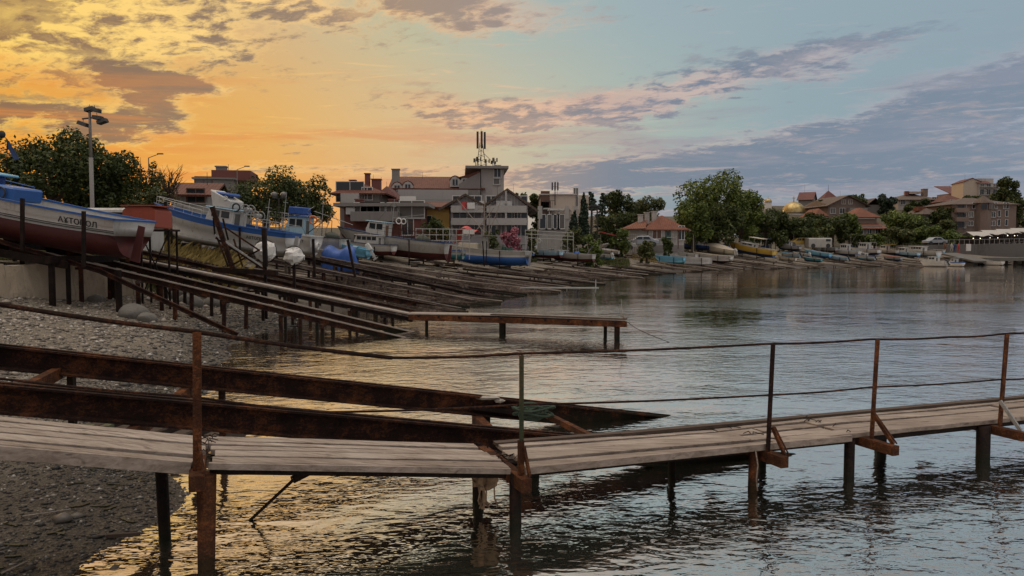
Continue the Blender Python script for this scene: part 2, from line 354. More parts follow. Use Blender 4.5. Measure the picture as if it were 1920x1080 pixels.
def gz(X, Y, rough=True):
    X = np.asarray(X, float); Y = np.asarray(Y, float)
    s = sdist(X, Y) + (.25 * np.sin(X * 1.3 + Y * .7) + .2 * np.sin(Y * 1.9)) * (np.hypot(X, Y) < 60)
    near = 1 - sst(Y, 25.5, 27.5)
    beach = np.where(s < 0, s * .16, s * .2)
    beach = np.minimum(beach, 1.22 + .02 * s)
    top_n = 1.22 + .9 * sst(s, 6.5, 6.9)
    top_f = 1.22 + .95 * sst(s, 6.0, 12.0)
    z = np.where(s < 6.0, beach, near * top_n + (1 - near) * top_f)
    z = z + 1.3 * sst(s, 14, 45) + .5 * sst(s, 45, 90)
    z = z + 10.5 * sst(Y - .10 * X, 128, 205) * sst(X, 28, 62) * sst(s, 4, 40)
    z = z + 14 * sst(s, 150, 500)
    z = np.maximum(z, -2.2)
    if rough:
        z = z + np.where(np.hypot(X, Y) < 45, .04 * np.sin(X * 2.1 + 1.3 * np.sin(Y * 1.7)) * np.sin(Y * 2.6 + X * .6), 0) * sst(s, .6, 3)
        z = z + .18 * np.exp(-((X + 10) ** 2 + (Y - 15) ** 2) / 7)
    return z
def g(x, y): return float(gz(np.array([x]), np.array([y]))[0])
def axis_pts(c0, lo, hi, d0, gr):
    r = [c0]; d = d0
    while r[-1] < hi: r.append(r[-1] + d); d = d0 if abs(r[-1] - c0) < 14 else d * gr
    l = [c0]; d = d0
    while l[-1] > lo: l.append(l[-1] - d); d = d0 if abs(l[-1] - c0) < 14 else d * gr
    return np.array(sorted(set(l + r)))
def np_mesh(name, verts, faces, mat, smooth_=False):
    me = bpy.data.meshes.new(name); k = faces.shape[1]
    me.vertices.add(len(verts)); me.vertices.foreach_set('co', verts.astype(np.float32).ravel())
    me.loops.add(faces.size); me.loops.foreach_set('vertex_index', faces.astype(np.int32).ravel())
    me.polygons.add(len(faces)); me.polygons.foreach_set('loop_start', np.arange(0, faces.size, k, dtype=np.int32))
    me.update(calc_edges=True); me.materials.append(mat)
    if smooth_: me.shade_smooth()
    o = bpy.data.objects.new(name, me); C.objects.link(o); return o
def grid_mesh(name, xs, ys, zf, mat):
    X, Y = np.meshgrid(xs, ys); Z = zf(X, Y); V = np.stack([X, Y, Z], -1).reshape(-1, 3)
    nx, ny = len(xs), len(ys); i = np.arange(ny - 1)[:, None] * nx + np.arange(nx - 1)[None, :]
    Fc = np.stack([i, i + 1, i + nx + 1, i + nx], -1).reshape(-1, 4)
    return np_mesh(name, V, Fc, mat, True)

m, nt, b = new_mat('shore_ground')
v = coords(nt); geo = nt.nodes.new('ShaderNodeNewGeometry'); sp = nt.nodes.new('ShaderNodeSeparateXYZ'); nt.links.new(geo.outputs['Position'], sp.inputs[0])
zz = E(nt, sp.outputs[2]); na = tnoise(nt, v, .5, 5, .6); nb = tnoise(nt, v, 9, 6, .75); nc = tnoise(nt, v, 60, 4, .7)
vor = nt.nodes.new('ShaderNodeTexVoronoi'); vor.inputs['Scale'].default_value = 26; nt.links.new(v, vor.inputs[0]); vo = E(nt, vor.outputs['Distance'])
wet = ramp(nb * .5 + nc * .5, [(.35, col(.012, .010, .008)), (.55, col(.075, .06, .046)), (.72, col(.24, .20, .155))], 0, 1)
dry = ramp(nb * .45 + nc * .55, [(.34, col(.06, .048, .037)), (.5, col(.17, .14, .105)), (.68, col(.40, .34, .27))], 0, 1)
c1 = mixc(nt, smooth(zz + (na - .5) * .4, .05, .5), wet, dry)
earth = ramp(nb * .5 + na * .5, [(.35, col(.04, .034, .022)), (.55, col(.10, .083, .055)), (.7, col(.18, .15, .105))], 0, 1)
c1 = mixc(nt, smooth(zz, 1.5, 2.3), c1, earth)
nt.links.new(c1, b.inputs['Base Color'])
nt.links.new((smooth(zz, .0, .5) * .45 + .5).s, b.inputs['Roughness'])
b.inputs['Specular IOR Level'].default_value = .3
bump(nt, b, nb * .7 + nc * .35 + vo * .8, .03)
ground_m = m
ground = grid_mesh('ground', axis_pts(-9, -900, 1000, .22, 1.055), axis_pts(16, -50, 1500, .22, 1.055), gz, ground_m)
tag(ground, kind='structure')

# water
m, nt, b = new_mat('sea_water'); v = coords(nt, 'Object', (1, 1, 1))
b.inputs['Base Color'].default_value = (.012, .015, .008, 1); b.inputs['IOR'].default_value = 1.33
geo = nt.nodes.new('ShaderNodeNewGeometry'); sp = nt.nodes.new('ShaderNodeSeparateXYZ'); nt.links.new(geo.outputs['Position'], sp.inputs[0])
dist = (E(nt, sp.outputs[0]) * E(nt, sp.outputs[0]) + E(nt, sp.outputs[1]) * E(nt, sp.outputs[1])).op('SQRT')
vr = coords(nt, 'Object', (1, 1.9, 1), (0, 0, R(-14)))
w1 = tnoise(nt, vr, 2.0, 2, .5, .7); w2 = tnoise(nt, vr, 7.5, 2, .5, .3); w3 = tnoise(nt, v, .55, 2, .5, .3)
calm = smooth(tnoise(nt, coords(nt, 'Object', (1, 2.2, 1), (0, 0, R(10))), .09, 3, .6, .6), .35, .62)
h = (w1 * .85 + w2 * .25 * (calm + .35)) * (calm * .7 + .45) + w3 * 1.0
bp = bump(nt, b, h, .027); nt.links.new((smooth(dist, 70, 9) * .78 + .22).s, bp.inputs['Strength'])
gl = nt.nodes.new('ShaderNodeBsdfGlossy'); gl.inputs['Color'].default_value = (.99, .94, .89, 1); nt.links.new(bp.outputs[0], gl.inputs['Normal'])
nt.links.new((smooth(dist, 14, 80) * .03 + .02).s, gl.inputs['Roughness'])
lw = nt.nodes.new('ShaderNodeLayerWeight'); lw.inputs['Blend'].default_value = .5; nt.links.new(bp.outputs[0], lw.inputs['Normal'])
mx = nt.nodes.new('ShaderNodeMixShader'); nt.links.new((smooth(E(nt, lw.outputs['Facing']), .2, .95) * .66 + .30).s, mx.inputs[0]); nt.links.new(b.outputs[0], mx.inputs[1]); nt.links.new(gl.outputs[0], mx.inputs[2])
nt.links.new(mx.outputs[0], nt.nodes['Material Output'].inputs[0])
water_m = m
wm = MB(); X0, X1, Y0, Y1 = -900, 3000, -60, 3000
wm.add([(X0, Y0, 0), (X1, Y0, 0), (X1, Y1, 0), (X0, Y1, 0)], [(0, 1, 2, 3)])
water = tag(wm.build('water', water_m), kind='structure')

# gravel stones lying on the beach: nobody could count them
def pebbles(name, n, x0, x1, y0, y1, smin, smax, mat, seed, smn=.15):
    rg = np.random.default_rng(seed)
    X = rg.uniform(x0, x1, n); Y = rg.uniform(y0, y1, n); s = sdist(X, Y); Z = gz(X, Y)
    keep = (Z > -.03) & (s < 6.4); X, Y, Z = X[keep], Y[keep], Z[keep]; n = len(X)
    sz = smin * (smax / smin) ** (rg.random(n) ** 2.2)
    base = np.array([[1, 0, 0], [0, 1, 0], [-1, 0, 0], [0, -1, 0], [0, 0, .55], [0, 0, -.5]], float)
    base = base[None] * (1 + rg.uniform(-.4, .4, (n, 6, 1))) * np.array([1, 1, 1]) * sz[:, None, None] * np.stack([rg.uniform(.8, 1.5, n), rg.uniform(.6, 1, n), np.ones(n)], -1)[:, None]
    a = rg.uniform(0, 6.28, n); ca, sa = np.cos(a)[:, None], np.sin(a)[:, None]
    P = np.stack([base[..., 0] * ca - base[..., 1] * sa + X[:, None], base[..., 0] * sa + base[..., 1] * ca + Y[:, None], base[..., 2] + Z[:, None] + sz[:, None] * .1], -1)
    fb = np.array([[0, 1, 4], [1, 2, 4], [2, 3, 4], [3, 0, 4], [1, 0, 5], [2, 1, 5], [3, 2, 5], [0, 3, 5]])
    Fc = (fb[None] + (np.arange(n) * 6)[:, None, None]).reshape(-1, 3)
    return np_mesh(name, P.reshape(-1, 3), Fc, mat)
m, nt, b = new_mat('beach_stones')
geo = nt.nodes.new('ShaderNodeNewGeometry'); sp = nt.nodes.new('ShaderNodeSeparateXYZ'); nt.links.new(geo.outputs['Position'], sp.inputs[0])
rr = E(nt, geo.outputs['Random Per Island'])
c1 = ramp(rr, [(0, col(.06, .047, .037)), (.45, col(.17, .137, .105)), (.8, col(.32, .265, .205)), (.96, col(.36, .32, .27)), (1, col(.6, .55, .5))], 0, 1)
c2 = ramp(rr, [(0, col(.015, .012, .01)), (.6, col(.045, .037, .03)), (.88, col(.14, .12, .10)), (1, col(.40, .37, .33))], 0, 1)
nt.links.new(mixc(nt, smooth(E(nt, sp.outputs[2]), .2, .75), c2, c1), b.inputs['Base Color']); b.inputs['Roughness'].default_value = .55
gr = pebbles('gravel', 75000, -9.5, -2.6, 3.5, 14, .005, .032, m, 1); tag(gr, 'dark shingle and shell gravel on the beach slope', 'gravel', kind='stuff')
gr2 = pebbles('gravel_bank', 26000, -17, -5, 11, 30, .015, .085, m, 2, .4); tag(gr2, 'pale stony gravel bank below the concrete wall', 'gravel', kind='stuff')

bs = pebbles('large_stones', 900, -16, -3, 5, 27, .04, .14, m, 5, .1); tag(bs, 'larger loose stones scattered over the shingle beach', 'stones', kind='stuff')
kw = MB(); rgk = random.Random(6)
for i in range(150):
    yy = rgk.uniform(5.5, 20); t_ = 0
    for xx in [-2 - .05 * q for q in range(160)]:
        if g(xx, yy) > rgk.uniform(.02, .16): t_ = xx; break
    x0, y0 = t_ - rgk.uniform(0, .5), yy; a = rgk.uniform(0, 6.28); P = []
    for q in range(4): P.append(Vector((x0 + .05 * q * math.cos(a) * rgk.uniform(.5, 1.4), y0 + .05 * q * math.sin(a) * rgk.uniform(.5, 1.4), g(x0 + .05 * q * math.cos(a), y0 + .05 * q * math.sin(a)) + .008)))
    for pa, pb in zip(P, P[1:]):
        if (pb - pa).length > 1e-4: kw.bar(pa, pb, rgk.uniform(.012, .04), .01)
tag(kw.build('seaweed', paint('wet_seaweed', (.02, .022, .010), .4, .4, (.03, .012, .006))), 'dark shreds of seaweed washed up along the water edge', 'seaweed', kind='stuff')
# ------------------------------------------------------------------ boardwalk in front
def deckY(px): k = (px - 960) / F; return 6.727 / (1 - .38 * k)
DK = Vector((1, .38, 0)).normalized(); DN = Vector((-DK.y, DK.x, 0))          # along / away across the deck
DZ = [(-260, 1.26), (0, 1.105), (365, .86), (960, .545), (1435, .49), (1630, .505), (1875, .475), (2100, .46), (2500, .45)]
def wx_(px): return (px - 960) / F * deckY(px)
def dz(px):
    for (a, za), (b_, zb) in zip(DZ, DZ[1:]):
        if px <= b_: return za + (zb - za) * (wx_(px) - wx_(a)) / (wx_(b_) - wx_(a))
    return DZ[-1][1]
def dp(px, off=0.0, dzv=0.0):
    Y = deckY(px); return Vector(((px - 960) / F * Y, Y, dz(px) + dzv)) + DN * off
bw = thing('boardwalk', 'narrow wooden footbridge with rusty wire railing crossing the water in front', 'footbridge', dp(975))
W = .86; rnd = random.Random(5)
def section(px0, px1, n, thick, seed, front=0.0, splits=()):
    m = MB(); r = random.Random(seed); ws = [r.uniform(.8, 1.2) for _ in range(n)]; k = (W - .045 * (n - 1)) / sum(ws); off = 0
    for i, w_ in enumerate(ws):
        w = w_ * k; cuts = [px0] + ([splits[i % len(splits)]] if splits else []) + [px1]
        for ca, cb in zip(cuts, cuts[1:]):
            e0 = r.uniform(-9, 9) if ca == px0 else 1.5; e1 = r.uniform(-9, 9) if cb == px1 else -1.5
            pa, pb = dp(ca + e0, off), dp(cb + e1, off)
            N = 7; j0 = r.uniform(-.01, .01); j1 = r.uniform(-.01, .01); vs = []
            for q in range(N + 1):
                t = q / N; pxq = ca + e0 + (cb + e1 - ca - e0) * t
                p = dp(pxq, off); p2 = dp(pxq, off + w)
                h_ = j0 * (1 - t) + j1 * t + r.uniform(-.0025, .0025); ed = r.uniform(-.003, .003)
                vs += [p + DN * ed + Vector((0, 0, h_ - thick)), p2 + DN * ed + Vector((0, 0, h_ - thick + r.uniform(-.003, .003))), p2 + DN * ed + Vector((0, 0, h_ + j1 * .6)), p + DN * ed + Vector((0, 0, h_))]
            fs = [(0, 1, 2, 3), tuple(4 * N + x for x in (3, 2, 1, 0))]
            for q in range(N):
                a = 4 * q
                for e in range(4): fs.append((a + e, a + (e + 1) % 4, a + 4 + (e + 1) % 4, a + 4 + e)[::-1])
            m.add(vs, fs)
        off += w + .045
    o = bring(m, bw, 'deck', plank, bevel=.004); return o
section(-260, 372, 5, .05, 1); section(386, 952, 5, .05, 2)
section(984, 1604, 4, .05, 3, splits=(1462, 1440, 1490, 1425)); section(1600, 2500, 4, .05, 4, splits=(1905, 2010, 1960, 2040))
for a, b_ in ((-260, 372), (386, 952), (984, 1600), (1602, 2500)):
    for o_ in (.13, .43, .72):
        m = MB(); m.bar(dp(a, o_, -.062), dp(b_, o_, -.062), .20, .05, top=True); bring(m, bw, 'shade_joist', rust_d)  # broad joists, added dark so the deck underside reflects near-black
# thick edge boards
for a, b_, h_ in ((-260, 352, .075), (384, 955, .03), (984, 1600, .045)):
    m = MB(); m.bar(dp(a, -.022, -.006), dp(b_, -.022, -.006), .035, h_ + .02, top=True); bring(m, bw, 'edge_board', plank)
m = MB(); m.bar(dp(1240, W - .06, .01), dp(2400, W - .06, .01), .10, .035); m.bar(dp(985, W - .03, .005), dp(1240, W - .05, .012), .09, .03)
bring(m, bw, 'edge_board', timber)
POSTS = [(-330, 2.0, .05, rust), (362, 1.87, .062, rust_b), (972, 1.56, .042, post_green), (1435, 1.537, .052, rust), (1630, 1.53, .055, rust_b), (1872, 1.505, .055, rust_b), (2150, 1.5, .05, rust_b), (2450, 1.5, .05, rust)]
lean = {362: .02, 972: .0, 1435: .045, 1630: .055, 1872: .075, -330: 0, 2150: 0, 2450: 0}
tops = {}
for px, zt, w, mt in POSTS:
    b0 = dp(px, -.06); b0.z = dz(px) - .14; t0 = dp(px, -.06); t0.z = zt; t0 += DK * lean[px]; tops[px] = t0
    m = MB(); 
    m.prof(b0, t0, [(-w / 2, -w / 2), (w / 2, -w / 2), (w / 2, -w / 2 + .008), (-w / 2 + .008, -w / 2 + .008), (-w / 2 + .008, w / 2), (-w / 2, w / 2)] if mt is not rust_b or px > 400 else [(-w / 2, -w / 2), (w / 2, -w / 2), (w / 2, w / 2), (-w / 2, w / 2)], up=(DN.x, DN.y, 0))
    if px == 972:
        mid = b0.lerp(t0, .34); m2 = MB(); m2.bar(b0 + DN * -.004, mid + DN * -.004, w + .006, w + .006, up=DN); bring(m2, bw, 'post_foot', rust_b)
    bring(m, bw, 'railing_post', mt)
# wire rope rails
def rail(pts, r, name):
    P = []
    for (pa, pb) in zip(pts, pts[1:]):
        for q in range(6): P.append(Vector(pa).lerp(Vector(pb), q / 6) + Vector((0, 0, -.012 * math.sin(math.pi * q / 6))))
    P.append(Vector(pts[-1])); m = MB(); m.path(P, r, 7); return bring(m, bw, name, rust)
def rp(px, py): return at(px, py, deckY(px) - .06)
rail([rp(-330, 520), rp(0, 571), rp(360, 621), rp(735, 671)], .018, 'handrail')
rail([rp(735, 671), rp(975, 663), rp(1435, 645), rp(1634, 636), rp(1780, 632), rp(1882, 626), rp(1990, 617), rp(2450, 600)], .012, 'handrail')
rail([rp(-330, 650), rp(0, 710), rp(362, 744), rp(610, 773), rp(975, 759), rp(1437, 741), rp(1632, 726), rp(1872, 712), rp(1990, 704), rp(2450, 690)], .010, 'mid_rail')
# cross beams with struts
def cross(px, o0, o1, w, h_, mt, drop=.052):
    a = dp(px, o0); b_ = dp(px, o1); a.z = b_.z = dz(px) - drop; m = MB(); m.bar(a, b_, w, h_, top=True); return bring(m, bw, 'crossbeam', mt)
cross(362, -.24, W + .1, .11, .12, rust_b); cross(972, -.2, W + .15, .10, .12, rust_b, .06)
cross(1440, -.30, W + .1, .09, .11, rust_b); cross(1628, -.42, W + .1, .09, .10, rust_b); cross(1868, -.40, W + .1, .09, .10, rust_b)
cross(2150, -.3, W, .09, .1, rust_b); cross(-120, -.2, W, .1, .12, rust_b)
for px, e, hh in ((1440, -.24, .2), (1628, -.34, .23), (1868, -.32, .25), (362, -.17, .16), (972, -.15, .2)):
    m = MB(); a = dp(px, -.085); a.z = dz(px) + hh; b_ = dp(px, e); b_.z = dz(px) - .055; m.bar(a + DK * .02, b_ + DK * .05, .04, .022, up=DK)
    if px in (1440, 1628): m.bar(a + DK * .05, b_ + DK * .10, .012, .012, up=DK)
    bring(m, bw, 'strut', rust_b if px != 1868 else steel_grey)
def pile(px, off, z1, r, mt, tilt=0.0, z0=-1.6, r0=None, tx=0):
    b_ = dp(px, off); a = Vector((b_.x, b_.y, z0)); t = Vector((b_.x, b_.y, z1)); t += DK * tilt; m = MB()
    N = 8; rg = random.Random(int(px)); pts = []
    for i in range(N): 
        p = a.lerp(t, i / N); q = a.lerp(t, (i + 1) / N)
        ra = (r0 or r) + (r - (r0 or r)) * i / N
    m.tube(a, t, r0 or r, r, 12); return bring(m, bw, 'piling', mt, smooth_=True)
pile(366, .02, .75, .074, rust_b, .05, r0=.045); pile(292, .80, .86, .052, rust_d, -.06, r0=.045)
pile(945, .75, .48, .055, rust_d, 0); pile(968, .02, .48, .055, rust_d); 
pile(1418, .04, .42, .05, rust_b, .04); pile(1346, .78, .44, .045, rust_d)
pile(1606, .04, .44, .055, rust_d); pile(1530, .80, .44, .052, rust_d)
pile(1856, .0, .42, .075, rust_d, -.02); pile(1770, .82, .42, .07, rust_d)
pile(2130, .1, .42, .06, rust_d); pile(2100, .8, .42, .06, rust_d)
# rope tied round the crossbeams
m = MB(); q = dp(1418, -.02); q.z = .46
m.path([q + Vector((.0, -.03, 0)), q + Vector((.02, -.05, -.15)), q + Vector((.01, -.04, -.3)), q + Vector((.03, -.02, -.42))], .008); bring(m, bw, 'rope', MATS['weathered_plank'])
for i in range(9):
    m = MB(); a = dp(372 + i * 2.2, rnd.uniform(.1, .8)); a.z = dz(380) + .01; m.path([a, a + Vector((rnd.uniform(-.05, .05), rnd.uniform(-.03, .03), .03)), a + Vector((rnd.uniform(-.1, .1), rnd.uniform(-.05, .05), .005))], .004, 4); bring(m, bw, 'lashing_wire', rust_d)
for px, n in ((965, 10), (1455, 5), (1600, 7)):
    for i in range(n):
        m = MB(); a = dp(px + rnd.uniform(-14, 14), rnd.uniform(.05, .8)); a.z = dz(px) + .008
        m.path([a, a + Vector((rnd.uniform(-.06, .06), rnd.uniform(-.03, .03), .028)), a + Vector((rnd.uniform(-.12, .12), rnd.uniform(-.06, .06), .004))], .0045, 4); bring(m, bw, 'lashing_wire', rust_d)

# loose rag hanging by the middle post
m = MB(); a = dp(928, .32); nx, nz_ = 9, 8; rg = random.Random(3); vs = []
for j in range(nz_):
    for i in range(nx): vs.append((a.x - .11 + .25 * i / (nx - 1) + rg.uniform(-.012, .012) + (.02 if j > 5 else 0) * (1 if i < 4 else -1), a.y + .03 * math.sin(i * 1.9) + rg.uniform(-.01, .01), .48 - .19 * j / (nz_ - 1) - (.05 * (1 - abs(i - 4) / 4)) * (j / 7)))
m.add(vs, [(j * nx + i, j * nx + i + 1, (j + 1) * nx + i + 1, (j + 1) * nx + i) for j in range(nz_ - 1) for i in range(nx - 1)])
for i in range(12):
    p = Vector(vs[-rg.randint(1, nx)]); m.path([p, p + Vector((rg.uniform(-.02, .02), 0, -.1)), p + Vector((rg.uniform(-.04, .04), 0, -rg.uniform(.12, .2)))], .002, 3)
rag = tag(m.build('torn_rag', paint('torn_cloth', (.30, .20, .12), .9, .6, (.15, .08, .03), 3)), 'frayed tan rag hanging under the footbridge by its middle post', 'rag')
sol = rag.modifiers.new('thickness', 'SOLIDIFY'); sol.thickness = .008

# stick poking out of the water under the footbridge
st = thing('broken_pole', 'thin rusty rod with a dark stub end slanting out of the shallow water', 'pole', onz(470, 975, 0))
m = MB(); m.bar(onz(462, 982, -.05), at(553, 897, 6.55), .022, .022); bring(m, st, 'rod', rust)
m = MB(); m.bar(at(548, 900, 6.55), at(612, 868, 6.75), .06, .05); bring(m, st, 'stub', rust_d)
st2 = MB(); st2.prof(onz(200, 1006, .03), onz(262, 1002, .03), [(-.02, -.01), (.02, -.01), (.015, .02), (-.015, .02)]); st2 = tag(st2.build('driftwood_stick', timber), 'dark driftwood stick lying flat at the water edge', 'driftwood')

# ------------------------------------------------------------------ slipway close to the footbridge: two heavy beams
A0, A1 = Vector((-5.73, 8.5, 1.42)), Vector((2.42, 11.35, -.02)); B0, B1 = Vector((-4.66, 6.9, 1.27)), Vector((3.75, 9.25, -.06))
A0 = A1 + (A0 - A1) * 1.5; B0 = B1 + (B0 - B1) * 1.5; A1 = A1 + (A1 - A0) * .12; B1 = B1 + (B1 - B0) * .12
sl = thing('slipway', 'heavy pair of rusty I-beam launching rails sloping into the water right behind the footbridge', 'slipway', (-2, 9, 0))
def along(P, Q, x): t = (x - P.x) / (Q.x - P.x); return P + (Q - P) * t
for P, Q in ((A0, A1), (B0, B1)):
    m = MB(); m.ibeam(P, Q, .17, .27, .022, .016); m.bar(P + Vector((0, 0, .0)), Q, .055, .03); bring(m, sl, 'rail', rust)
def xbeam(x, xb, w, h_, mt, d=.27, name='crossbeam'):
    a = along(A0, A1, x) + Vector((0, .05, -d)); b_ = along(B0, B1, xb) + Vector((0, -.25, -d)); m = MB(); m.bar(a, b_, w, h_, top=True); return bring(m, sl, name, mt)
xbeam(-5.25, -4.75, .10, .13, rust_b, .2); xbeam(-3.95, -3.55, .10, .12, rust_b, .27); xbeam(-.5, .15, .11, .15, rust_b, .27)
for x, s_, r in ((-5.1, A0, .07), (-3.85, A0, .055), (-6.4, B0, .07), (-.35, A0, .1), (.25, B0, .1)):
    p = along(s_, A1 if s_ is A0 else B1, x); m = MB(); m.bar((p.x, p.y, g(p.x, p.y) - .3), (p.x, p.y, p.z - .26), r, r, up=(0, 1, 0)); bring(m, sl, 'support_post', rust_d if r > .06 else rust)
m = MB(); p = along(A0, A1, -3.55); m.bar(p + Vector((0, 0, -.45)), p + Vector((.28, 0, -.46)), .05, .03); m.bar(p + Vector((-.02, 0, -.1)), p + Vector((-.02, 0, -1.3)), .07, .05, up=(0, 1, 0)); bring(m, sl, 'bracket', rust)
m = MB(); m.bar(along(A0, A1, .35) + Vector((0, 0, -.12)), along(B0, B1, .95) + Vector((0, .1, -.05)), .07, .07); bring(m, sl, 'brace', rust_b)
m = MB(); m.bar(along(A0, A1, -.55) + Vector((0, 0, -.16)), along(A0, A1, .4) + Vector((0, -.08, -.16)), .16, .06); bring(m, sl, 'splice_plate', rust_d)
# old timber blocks between the rails
m = MB(); rg = random.Random(8)
for i in range(5):
    c_ = Vector((-5.0 + i * .33, 9.0 + .1 * i, 0)); c_.z = g(c_.x, c_.y) + .22; d_ = Vector((.34, .9, .06)).normalized() * .42; m.bar(c_ - d_, c_ + d_, .2, .17)
blk = thing('timber_sleepers', 'rough rusty brown timber sleepers stacked between the near launching rails', 'sleepers', (-4.4, 9.2, .3)); bring(m, blk, 'sleepers', timber, bevel=.02)
m = MB()
c_ = Vector((-4.75, 8.35, 0)); c_.z = g(c_.x, c_.y); m.bar(c_ + Vector((0, 0, -.2)), c_ + Vector((0, 0, .42)), .16, .16, up=(0, 1, 0)); m.bar(c_ + Vector((.24, 0.05, -.2)), c_ + Vector((.22, .05, .42)), .1, .12, up=(0, 1, 0))
tag(m.build('timber_block', paint('mossy_timber', (.10, .095, .05), .9, .5, (.04, .04, .02), 3)), 'short mossy timber prop standing on shingle under the near rail', 'timber prop')
# green rope heap on the near slipway
m = MB(); cc_ = at(1000, 778, 9.9); rg = random.Random(4)
for k in range(9):
    ph = rg.uniform(0, 6.28); rr_ = rg.uniform(.10, .22); pts = []
    for i in range(15):
        a = ph + i * .46; pts.append(cc_ + Vector((rr_ * 1.35 * math.cos(a), rr_ * .5 * math.sin(a), .035 * k * .5 + .03 * math.sin(a * 2.3 + k) - .03)))
    m.path(pts, .017, 6)
tag(m.build('rope_coil', paint('green_rope', (.05, .075, .05), .9, .4, (.02, .02, .015), 9)), 'tangled coil of dark green rope hanging on the near slipway end', 'rope')
m = MB(); q = at(917, 746, 10.3); m.ball(q, .16, .05, .025, 10, 5, .3, 2); m.ball(q + Vector((.15, 0, -.04)), .07, .04, .03, 8, 4, .3, 3)
tag(m.build('net_scrap', paint('pale_net_scrap', (.35, .31, .26), .9, .4)), 'pale scrap of netting caught on the far beam of the near slipway', 'net')
# sunken beam that pokes out on the right of the deck
# ------------------------------------------------------------------ concrete retaining wall, boulders
wl = thing('retaining_wall', 'cracked stained concrete retaining wall above the stony bank', 'wall', (-12, 22, 1.2))
m = MB(); pts = [(-13.6, 12.0), (-13.5, 16.5), (-13.45, 20.1), (-12.9, 22.2), (-12.25, 24.3), (-12.3, 25.2)]
for i, (a, b_) in enumerate(zip(pts, pts[1:])):
    rg = random.Random(i); h_ = 2.12 - .06 * rg.random(); m = MB()
    d_ = Vector((b_[0] - a[0], b_[1] - a[1], 0)); d_n = d_.normalized(); n_ = Vector((d_n.y, -d_n.x, 0))
    N = 8; vs = []; 
    for k in range(N + 1):
        p = Vector((a[0], a[1], 0)) + d_ * (.004 + .992 * k / N)
        for (o_, z_) in ((.18, .6), (.12, 1.3), (.05, 1.75), (.0, h_), (-.35, h_), (-.35, .6)):
            vs.append(p + n_ * (o_ + rg.uniform(-.015, .015)) + Vector((0, 0, z_ + rg.uniform(-.02, .02))))
    fs = [(0, 1, 2, 3, 4, 5)[::-1], tuple(6 * N + x for x in range(6))]
    for k in range(N):
        for e in range(6): fs.append((6 * k + e, 6 * k + (e + 1) % 6, 6 * k + 6 + (e + 1) % 6, 6 * k + 6 + e))
    m.add(vs, fs); bring(m, wl, 'wall_block', concrete)
def boulder(px, py, Y, r, seed, label, mt=None):
    p = at(px, py, Y); m = MB(); m.ball((0, 0, 0), r, r * .8, r * .62, 9, 6, .22, seed); o = m.build('boulder', mt or stone_m); z = g(p.x, p.y)
    o.location = (p.x, p.y, z + r * .15); tag(o, label, 'boulder', 'boulders below the concrete wall'); o.modifiers.new('b', 'SUBSURF').levels = 1; return o
for i, (px, py, Y, r, lb) in enumerate([(250, 575, 20.5, .45, 'long grey boulder at the foot of the broken wall end'), (180, 556, 22.5, .28, 'brown rounded boulder touching the wall foot'),
    (330, 548, 26.5, .55, 'broad grey boulder just beyond the broken wall end'), (355, 572, 25.5, .5, 'pointed grey boulder in the middle of the bank under the rails'), (405, 563, 26.6, .5, 'flat grey boulder farthest toward the water under the rails'),
    (300, 545, 28, .6, 'grey boulder tucked behind the posts beside the wall'), (395, 543, 29.5, .5, 'small grey boulder standing behind the other boulders'), (275, 583, 20.3, .3, 'small grey stone leaning on the long boulder')]):
    boulder(px, py, Y, r, i, lb)
m = MB(); m.ball((0, 0, 0), .09, .06, .05, 9, 6, .2, 4); o = m.build('white_stone', paint('white_stone', (.6, .57, .5), .8, .2)); p = onz(348, 642, .75); o.location = (p.x, p.y, g(p.x, p.y) + .05); tag(o, 'single white stone lying on the dark shingle', 'stone')
# thin twigs and washed up sticks
for i, (a, b_, lb) in enumerate([((40, 905), (130, 888), 'pale thin stick lying on the dark beach below the deck'), ((0, 985), (48, 962), 'pale stick on wet shingle at the left picture edge, lower of two')]):
    P, Q = onz(*a, .45), onz(*b_, .45)
    for q in (P, Q): q.z = g(q.x, q.y) + .02
    m = MB(); m.tube(P, Q, .008, .005, 5); tag(m.build('stick', plank_l), lb, 'stick')

